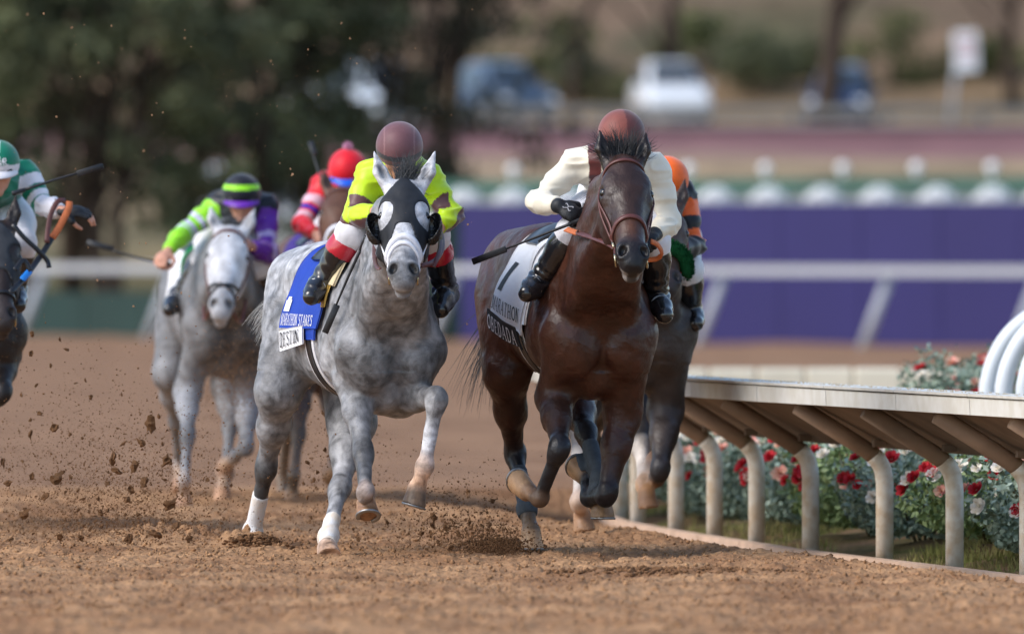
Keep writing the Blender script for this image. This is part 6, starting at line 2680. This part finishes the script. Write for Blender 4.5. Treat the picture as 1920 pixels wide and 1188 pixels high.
crest = [s.w((.34, 0, 1.59)) * (1 - t) + s.h(-.02, 0, -.12) * t + A(0, 0, .02) for t in np.linspace(0, 1, 14)]
hair(s, 'mane', crest[:9], [A(-.75, .1, -.1)] * 9, .12, 420, .0022, HAIR_BLACK, .9, .03, 5)
dock = s.w((-1.0, 0, 1.30))
hair(s, 'tail', [dock, dock + A(-.05, .05, -.1)], [-s.f * .45 + A(-.30, 0, -.80)] * 2, .62, 220, .0026, HAIR_BLACK, .8, .03, 6)

# --- white faced grey
s = h3
cl = cloth(s, 'saddle_cloth', .16, -.30, -86, 92, .016, .008, CLOTH_WHITE, nx=16, nt=34)
cloth(s, 'cloth_edge', .28, .165, -80, 98, .018, .010, CLOTH_GREEN, cl, nx=6, nt=34)
girth(s, WHITE_WEB, None)
saddle(s, BLACK_LEATHER)
br = s.strap('bridle', [(.085, -118), (.065, -80), (.052, -40), (.050, 0), (.052, 40), (.065, 80), (.085, 118)], .024, .007, LEATHER, s.root)
s.strap('noseband', [(.38, -100), (.40, -60), (.43, 0), (.47, 60), (.49, 100)], .020, .008, BLACK_LEATHER, br)
s.strap('noseband', [(.49, -100), (.47, -60), (.43, 0), (.40, 60), (.38, 100)], .020, .008, BLACK_LEATHER, br)
for y in (-1, 1):
    s.strap('cheekpiece', [(.06, 100 * y), (.18, 98 * y), (.32, 98 * y), (.44, 95 * y), (.50, 92 * y)], .022, .007, LEATHER, br, 20, .004)
    mb = MB()
    mb.ribbon(smooth_curve([s.h(.53, .06 * y, -.08), s.h(.45, .10 * y, -.25), (s.h(.4, .1 * y, -.5) + (j3.J['wl' if y > 0 else 'kr'])) / 2], 12), A(0, -1, .2), .02, .004)
    mb.build('rein', LEATHER, s.root, s.base, True)
hair(s, 'forelock', [s.h(0, b, -.05) for b in (-.03, 0, .03)], [-s.U + s.W * .3] * 3, .12, 160, .004, HAIR_GREY, .2, .05, 4)
hair(s, 'tail', [s.w((-1.0, 0, 1.32))], [-s.f * .8 + A(-.1, 0, -.4)], .6, 160, .004, HAIR_GREY, .9, .03, 6)

# --- chestnut
s = h4
cl = cloth(s, 'saddle_cloth', .22, -.30, -86, 86, .016, .008, CLOTH_PURPLE, nx=14, nt=30)
girth(s, WHITE_WEB, None)
saddle(s, BLACK_LEATHER)
br = s.strap('bridle', [(.085, -118), (.052, -40), (.050, 0), (.052, 40), (.085, 118)], .022, .007, LEATHER, s.root)
s.strap('noseband', [(.44, -112), (.375, -35), (.366, 0), (.375, 35), (.44, 112)], .03, .01, WHITE_WEB, br)
for y in (-1, 1):
    s.strap('cheekpiece', [(.06, 100 * y), (.18, 96 * y), (.32, 93 * y), (.44, 88 * y)], .02, .007, LEATHER, br, 20, .004)
hair(s, 'tail', [s.w((-1.0, 0, 1.32))], [-s.f * .8 + A(-.1, 0, -.4)], .6, 120, .004, HAIR_BLACK, .9, .03, 6)

# --- dark horse at the left edge
s = h5
cl = cloth(s, 'saddle_cloth', .22, -.30, -92, 86, .016, .008, CLOTH_WHITE, nx=14, nt=30)
girth(s, WHITE_WEB, None)
saddle(s, BLACK_LEATHER)
hood = s.shell('hood', hood_region(s, .30, .42, (.062, .042), (.20, .09, -.03)), .008, s.h(.2, 0, -.1) - .36, s.h(.2, 0, -.1) + .36, HOOD_GREY)
br = s.strap('bridle', [(.47, -112), (.44, -70), (.43, 0), (.44, 70), (.47, 112)], .02, .007, BLACK_LEATHER, s.root)
for y in (-1, 1):
    ring_obj(s, 'bit_ring', s.h(.535, .064 * y, -.07), s.V, .028, .006, STEEL, br)
for nm, pts, w, mt in (('rein', [P(28, 506, 58.45), P(44, 488, 58.5), P(58, 508, 58.5)], .026, BLACK_LEATHER),
                       ('rein', [P(20, 548, 58.4), P(46, 520, 58.55), P(76, 480, 58.75), P(100, 442, 58.85)], .030, BLACK_LEATHER),
                       ('rein_tag', [P(42, 524, 58.50), P(56, 508, 58.58)], .034, mat('blue_tag', srgb(30, 130, 220), .5)),
                       ('rein_grip', [P(98, 446, 58.84), P(112, 424, 58.86), P(128, 392, 58.88), P(130, 378, 58.9)], .036, RUBBER_REIN),
                       ('rein', [P(122, 376, 58.9), P(108, 378, 58.87), P(96, 400, 58.85), P(90, 430, 58.83), P(88, 455, 58.8)], .028, LEATHER),
                       ('rein', [P(24, 420, 58.7), P(44, 444, 58.7), P(70, 468, 58.72), P(88, 488, 58.75), P(92, 502, 58.74)], .026, BLACK_LEATHER)):
    mb = MB()
    mb.ribbon(smooth_curve(pts, 16), A(.2, -1, .25), w, .005)
    mb.build(nm, mt, s.root, s.base, True)
hair(s, 'tail', [s.w((-1.0, 0, 1.32))], [-s.f * .8 + A(-.1, 0, -.4)], .6, 120, .004, HAIR_BLACK, .9, .03, 6)

# --- brown horse with the green roll
s = h6
cl = cloth(s, 'saddle_cloth', .24, -.30, -60, 60, .016, .008, CLOTH_YELLOW, nx=14, nt=30)
np_ = cloth(s, 'name_band', .16, -.40, -61, -96, .020, .008, CLOTH_BLACK, cl, nx=14, nt=16)
st, wd = text_strokes('BRG')
mb = MB()


def lmap(u, v):
    x = .14 + (-.40 - .14) * u
    t = math.radians(-90 + 16 * v)
    o = s.w((x, 0, 1.22))
    d = unit(s.u * math.cos(t) - s.l * math.sin(t))
    return s.F.cast(o[None], d[None], .025, .55, 120, r0=.05)[0]


strokes_mesh(mb, st, lmap, wd, 1)
mb.build('lettering', PRINT_WHITE, np_, s.base)
girth(s, WHITE_WEB, None)
saddle(s, BLACK_LEATHER)
br = s.strap('bridle', [(.085, -118), (.052, -40), (.050, 0), (.052, 40), (.085, 118)], .022, .007, LEATHER, s.root)
for y in (-1, 1):
    s.strap('cheekpiece', [(.06, 100 * y), (.18, 96 * y), (.32, 93 * y), (.44, 88 * y)], .022, .007, mat('red_leather', srgb(120, 34, 30), .5) if y < 0 else bpy.data.materials['red_leather'], br, 20, .004)
GREEN_ROLL = mat('green_fleece', srgb(22, 74, 40), .95, .1, var=.3, vscale=60)
X_, N_ = s.head_path([(.40, -95), (.385, -50), (.38, 0), (.385, 50), (.40, 95)], 26)
rg = np.random.default_rng(8)
mb = MB()
mb.tube(list(X_ + N_ * .024), .036, 12)
for q in range(2600):
    k = rg.integers(len(X_))
    d = unit(N_[k] + rg.normal(0, .7, 3))
    p_ = X_[k] + N_[k] * .03 + rg.normal(0, .006, 3)
    mb.strand([p_ + d * .026, p_ + d * .032, p_ + d * .036], .0035)
mb.build('fleece_noseband', GREEN_ROLL, br, s.base, True)
for nm, pts, w, mt in (('rein', [P(1246, 500, 57.4), P(1262, 505, 57.6), P(1275, 490, 57.8), P(1268, 478, 57.95)], .03, RUBBER_REIN),):
    mb = MB()
    mb.ribbon(smooth_curve(pts, 14), A(.2, -1, .25), w, .005)
    mb.build(nm, mt, s.root, s.base, True)
hair(s, 'tail', [s.w((-1.0, 0, 1.32))], [-s.f * .8 + A(-.1, 0, -.4)], .6, 120, .004, HAIR_BLACK, .9, .03, 6)

# marks: glove emblem and helmet letters
mb = MB()
jw = j2.J['wr']
gd = unit(jw - j2.J['er'])
gd = unit(A(.75, -.35, -.42))
gn = unit(A(-.1, -.75, .65) - gd * (A(-.1, -.75, .65) @ gd))
gs = np.cross(gd, gn)
gc = jw + gd * .055 + gn * .030
for pl in ([(-.018, .016), (0, .004), (.018, .016)], [(-.018, -.016), (0, -.004), (.018, -.016)], [(0, -.004), (0, .004)], [(-.018, .016), (-.022, .010)], [(.018, .016), (.022, .010)], [(-.018, -.016), (-.022, -.010)], [(.018, -.016), (.022, -.010)]):
    mb.ribbon([gc + gd * a + gs * b for a, b in pl], gn, .005, .002)
mb.build('glove_emblem', mat('grey_print', (.4, .4, .42), .5), j2.root, j2.base)
J = j5
Hh = lambda f, l, u: J.J['head'] + J.look * f + J.lat * l + J.up * u


def hel(a, z):
    """Point on the helmet at azimuth a (degrees, + = rider's left) and height z."""
    k = math.sqrt(max(0, 1 - ((z - .028) / .118) ** 2))
    t = math.radians(a)
    return Hh(-.004 + .137 * k * math.cos(t), .117 * k * math.sin(t), z)


mb = MB()
for pl in ([(-4, .068), (-2, .030)], [(4, .074), (6, .028)], [(-3, .052), (5, .053)], [(-12, .062), (-7, .070), (-4, .066)], [(6, .030), (10, .036)],
           [(14, .062), (15, .028)], [(14, .062), (20, .064), (21, .050), (15, .046)], [(17, .046), (24, .026), (28, .030)], [(10, .040), (14, .062)]):
    pts = [hel(a, z) for a, z in pl]
    if len(pts) == 2:
        pts = [pts[0], hel((pl[0][0] + pl[1][0]) / 2, (pl[0][1] + pl[1][1]) / 2), pts[1]]
    mb.ribbon(pts, J.look, .0055, .002)
mb.build('helmet_letters', PRINT_WHITE, J.helmet, J.base)
# ------------------------------------------------------------------ thrown dirt
def clod_mesh(seed, r, material):
    rg_ = np.random.default_rng(seed)
    t = (1 + 5 ** .5) / 2
    V = np.array([(-1, t, 0), (1, t, 0), (-1, -t, 0), (1, -t, 0), (0, -1, t), (0, 1, t), (0, -1, -t), (0, 1, -t), (t, 0, -1), (t, 0, 1), (-t, 0, -1), (-t, 0, 1)], float)
    V /= np.linalg.norm(V, axis=1, keepdims=True)
    Fc = [(0, 11, 5), (0, 5, 1), (0, 1, 7), (0, 7, 10), (0, 10, 11), (1, 5, 9), (5, 11, 4), (11, 10, 2), (10, 7, 6), (7, 1, 8), (3, 9, 4), (3, 4, 2), (3, 2, 6), (3, 6, 8), (3, 8, 9), (4, 9, 5), (2, 4, 11), (6, 2, 10), (8, 6, 7), (9, 8, 1)]
    for _ in range(1):
        mid, nf, V = {}, [], list(V)
        def m_(a, b):
            k = (min(a, b), max(a, b))
            if k not in mid:
                V.append(unit(np.asarray(V[a]) + np.asarray(V[b])))
                mid[k] = len(V) - 1
            return mid[k]
        for a, b, c in Fc:
            x, y, z = m_(a, b), m_(b, c), m_(c, a)
            nf += [(a, x, z), (b, y, x), (c, z, y), (x, y, z)]
        Fc, V = nf, np.array(V)
    n = fbm(V * 2.3 + seed * 7.3, seed, 3, .7)
    V = V * (1 + .62 * n)[:, None] * (A(1, .8, .62) * rg_.uniform(.8, 1.2, 3)) * r
    return make_mesh('dirt_clod', V, Fc, material, False)


CLM = [clod_mesh(k, 1.0, CLOD) for k in range(6)] + [clod_mesh(k + 20, 1.0, CLOD_DRY) for k in range(3)]
rg = np.random.default_rng(77)
LABS = {'left': 'dark dirt clod flying above the track at the left', 'mid': 'dirt clod flying between the legs of the two leading horses', 'air': 'crumb of dirt hanging in the air in front of the trees', 'rail': 'dirt crumb flying behind the hooves of the dark bay horse'}


def clod(px, py, Y, r, kind, zone):
    o = link('dirt_clod', CLM[kind], None, tuple(P(px, py, Y)))
    o.rotation_euler = tuple(rg.uniform(0, 6.28, 3))
    o.scale = (r, r, r)
    tag(o, LABS[zone], 'dirt clod', {'left': 'clods at the left', 'mid': 'clods between the leaders', 'air': 'crumbs before the trees', 'rail': 'crumbs behind the bay'}[zone])


big = [(283, 794, .030), (212, 858, .022), (252, 875, .022), (103, 801, .018), (313, 862, .020), (106, 896, .022), (85, 930, .018), (220, 883, .018), (270, 905, .022), (245, 917, .018), (318, 945, .022), (45, 963, .018), (112, 1005, .018),
       (290, 1000, .026), (238, 935, .016), (60, 892, .014), (15, 905, .013), (6, 866, .014), (298, 780, .014), (240, 1010, .016), (170, 745, .010), (75, 775, .012), (57, 813, .013), (265, 830, .014), (232, 830, .014), (330, 985, .016), (188, 960, .013),
       (355, 1010, .016), (152, 1008, .012), (20, 1010, .012), (68, 722, .008), (160, 712, .008), (60, 627, .012), (58, 662, .012), (112, 636, .007), (125, 655, .008), (95, 685, .008), (40, 741, .008)]
for k, (px, py, r) in enumerate(big):
    clod(px, py, 54.6 + rg.uniform(-.4, 1.6), r * 1.25, k % 6, 'left')
for k in range(112):
    px = rg.normal(220, 120)
    py = 1010 - abs(rg.normal(0, 110))
    if px < 2 or px > 440:
        continue
    clod(px, py, rg.uniform(53.8, 58), rg.uniform(.004, .011), k % 6, 'left')
for k in range(70):
    px, py = rg.uniform(560, 700), rg.uniform(740, 1020)
    if rg.random() < .5:
        px, py = rg.normal(850, 50), 1030 - abs(rg.normal(0, 55))
    clod(px, py, rg.uniform(55.2, 57.5), rg.uniform(.004, .013), k % 6, 'mid')
for (px, py, r) in ((812, 968, .022), (835, 990, .016), (790, 1000, .014), (860, 1000, .016), (880, 980, .014), (845, 1025, .018), (800, 1030, .014)):
    clod(px, py, 55.4, r, 2, 'mid')
for k in range(80):
    px, py = rg.uniform(5, 900), rg.uniform(5, 470) if k % 3 else rg.uniform(300, 640)
    clod(px, py, rg.uniform(52.5, 60), rg.uniform(.003, .0075), 6 + k % 3, 'air')


def spray(name, label, spec, material, seed):
    """Fine crumbs too small to count: one mesh."""
    rg_ = np.random.default_rng(seed)
    T = np.array([(1, 1, 1), (-1, -1, 1), (-1, 1, -1), (1, -1, -1)], float) / 1.7
    Vs, Fs = [], []
    n0 = 0
    for (cx, cy, sx, sy, Y0, Y1, n, r0, r1, up) in spec:
        px = rg_.normal(cx, sx, n)
        py = cy - np.abs(rg_.normal(0, sy, n)) if up else rg_.normal(cy, sy, n)
        Y = rg_.uniform(Y0, Y1, n)
        c = np.stack([(px - 960) * Y / F, Y, CAMH - (py - HZ) * Y / F], -1)
        ok = c[:, 2] > .015
        c = c[ok]
        r = (r0 * (r1 / r0) ** (rg_.uniform(0, 1, len(c)) ** 1.8))
        q = T[None] * rg_.uniform(.6, 1.4, (len(c), 4, 3)) * r[:, None, None]
        a = rg_.uniform(0, 6.28, len(c))
        rot = np.stack([np.stack([np.cos(a), -np.sin(a), 0 * a], -1), np.stack([np.sin(a), np.cos(a), 0 * a], -1), np.stack([0 * a, 0 * a, 0 * a + 1], -1)], 1)
        q = np.einsum('nij,nkj->nki', rot, q) + c[:, None]
        Vs.append(q.reshape(-1, 3))
        f = np.array([(0, 1, 2), (0, 3, 1), (0, 2, 3), (1, 3, 2)])
        Fs.append((np.arange(len(c))[:, None, None] * 4 + f[None]).reshape(-1, 3) + n0)
        n0 += len(c) * 4
    o = link(name, make_mesh(name, np.concatenate(Vs), np.concatenate(Fs), material, False))
    tag(o, label, 'dirt', None, 'stuff')


spray('dirt_spray', 'dark fine dirt thrown up by the hooves of the leading horses',
      [(260, 1020, 115, 115, 54.2, 58, 10000, .0012, .0075, True), (480, 1035, 24, 14, 56.0, 56.6, 2600, .002, .007, True), (935, 1062, 38, 34, 54.6, 55.6, 5200, .002, .009, True), (850, 1040, 65, 70, 55, 57, 4200, .0014, .008, True), (110, 1010, 120, 140, 54.5, 59, 7500, .0012, .006, True),
       (440, 725, 36, 38, 62.5, 65, 3600, .0014, .006, False), (630, 1010, 60, 140, 56, 60, 3000, .0014, .008, True), (1090, 1065, 40, 20, 55, 57, 500, .0012, .005, True)], CLOD, 5)
spray('dust_spray', 'pale dust drifting around the hooves and in front of the trees',
      [(540, 880, 120, 110, 58, 66, 5000, .001, .0035, False), (340, 930, 110, 80, 60, 66, 4000, .001, .004, False), (450, 250, 260, 170, 52, 62, 900, .0008, .003, False), (900, 1000, 120, 70, 55, 62, 2500, .0008, .003, True), (420, 620, 60, 90, 60, 65, 1800, .001, .004, False)], CLOD_DRY, 6)
def heap(label, px, Y, rx, ry, h, n, seed):
    rg_ = np.random.default_rng(seed)
    Vs, Fs, n0 = [], [], 0
    V0 = np.empty(len(CLM[0].vertices) * 3)
    CLM[0].vertices.foreach_get('co', V0)
    V0 = V0.reshape(-1, 3)
    F0 = np.array([tuple(p_.vertices) for p_ in CLM[0].polygons])
    cx = (px - 960) * Y / F
    for q in range(n):
        a, b = rg_.normal(0, .5, 2)
        top = h * max(0, 1 - (a * a + b * b) / 1.6)
        r_ = rg_.uniform(.005, .017)
        z = .015 + top * rg_.uniform(.2, 1)
        m_ = np.array(Matrix.Rotation(rg_.uniform(0, 6), 3, 'Z')) @ np.array(Matrix.Rotation(rg_.uniform(0, 6), 3, 'X'))
        Vs.append((V0 @ m_.T) * r_ + A(cx + a * rx, Y + b * ry, z))
        Fs.append(F0 + n0)
        n0 += len(V0)
    o_ = link('dirt_heap', make_mesh('dirt_heap', np.concatenate(Vs), np.concatenate(Fs), CLOD, False))
    tag(o_, label, 'dirt', None, 'stuff')


heap('dark moist dirt heaped round the white bandaged hind hoof of the dapple grey horse', 474, float(h1.legs['rh']['pts'][4][1]) - .12, .17, .35, .08, 520, 1)
heap('dark moist dirt bursting up under the hind hoof of the dark bay horse', 936, 55.7, .22, .4, .06, 560, 2)
heap('low ridge of dark moist dirt in front of the dark bay horse', 1260, 52.2, .55, .35, .02, 520, 3)
# loose crumbs lying on the track
rg = np.random.default_rng(9)
n = 46000
Y = 44 + 19 * rg.uniform(0, 1, n)
X = rg.uniform(-3.0, 3.0, n)
ok = X < rail_x(Y) - .14
X, Y = X[ok], Y[ok]
Z = track_h(X, Y)
r = .0035 * (4.2 ** (rg.uniform(0, 1, len(X)) ** 2.6))
T = np.array([(1, 0, 0), (-1, 0, 0), (0, 1, 0), (0, -1, 0), (0, 0, 1), (0, 0, -1)], float)
q = T[None] * rg.uniform(.6, 1.25, (len(X), 6, 1)) * r[:, None, None] + rg.normal(0, .15, (len(X), 6, 3)) * r[:, None, None] + np.stack([X, Y, Z + r * .3], -1)[:, None]
f = np.array([(0, 2, 4), (2, 1, 4), (1, 3, 4), (3, 0, 4), (2, 0, 5), (1, 2, 5), (3, 1, 5), (0, 3, 5)])
Fc = (np.arange(len(X))[:, None, None] * 6 + f[None]).reshape(-1, 3)
o = link('loose_dirt', make_mesh('loose_dirt', q.reshape(-1, 3), Fc, DIRT, False))
tag(o, 'loose crumbs of dirt covering the harrowed track', 'dirt', None, 'stuff')
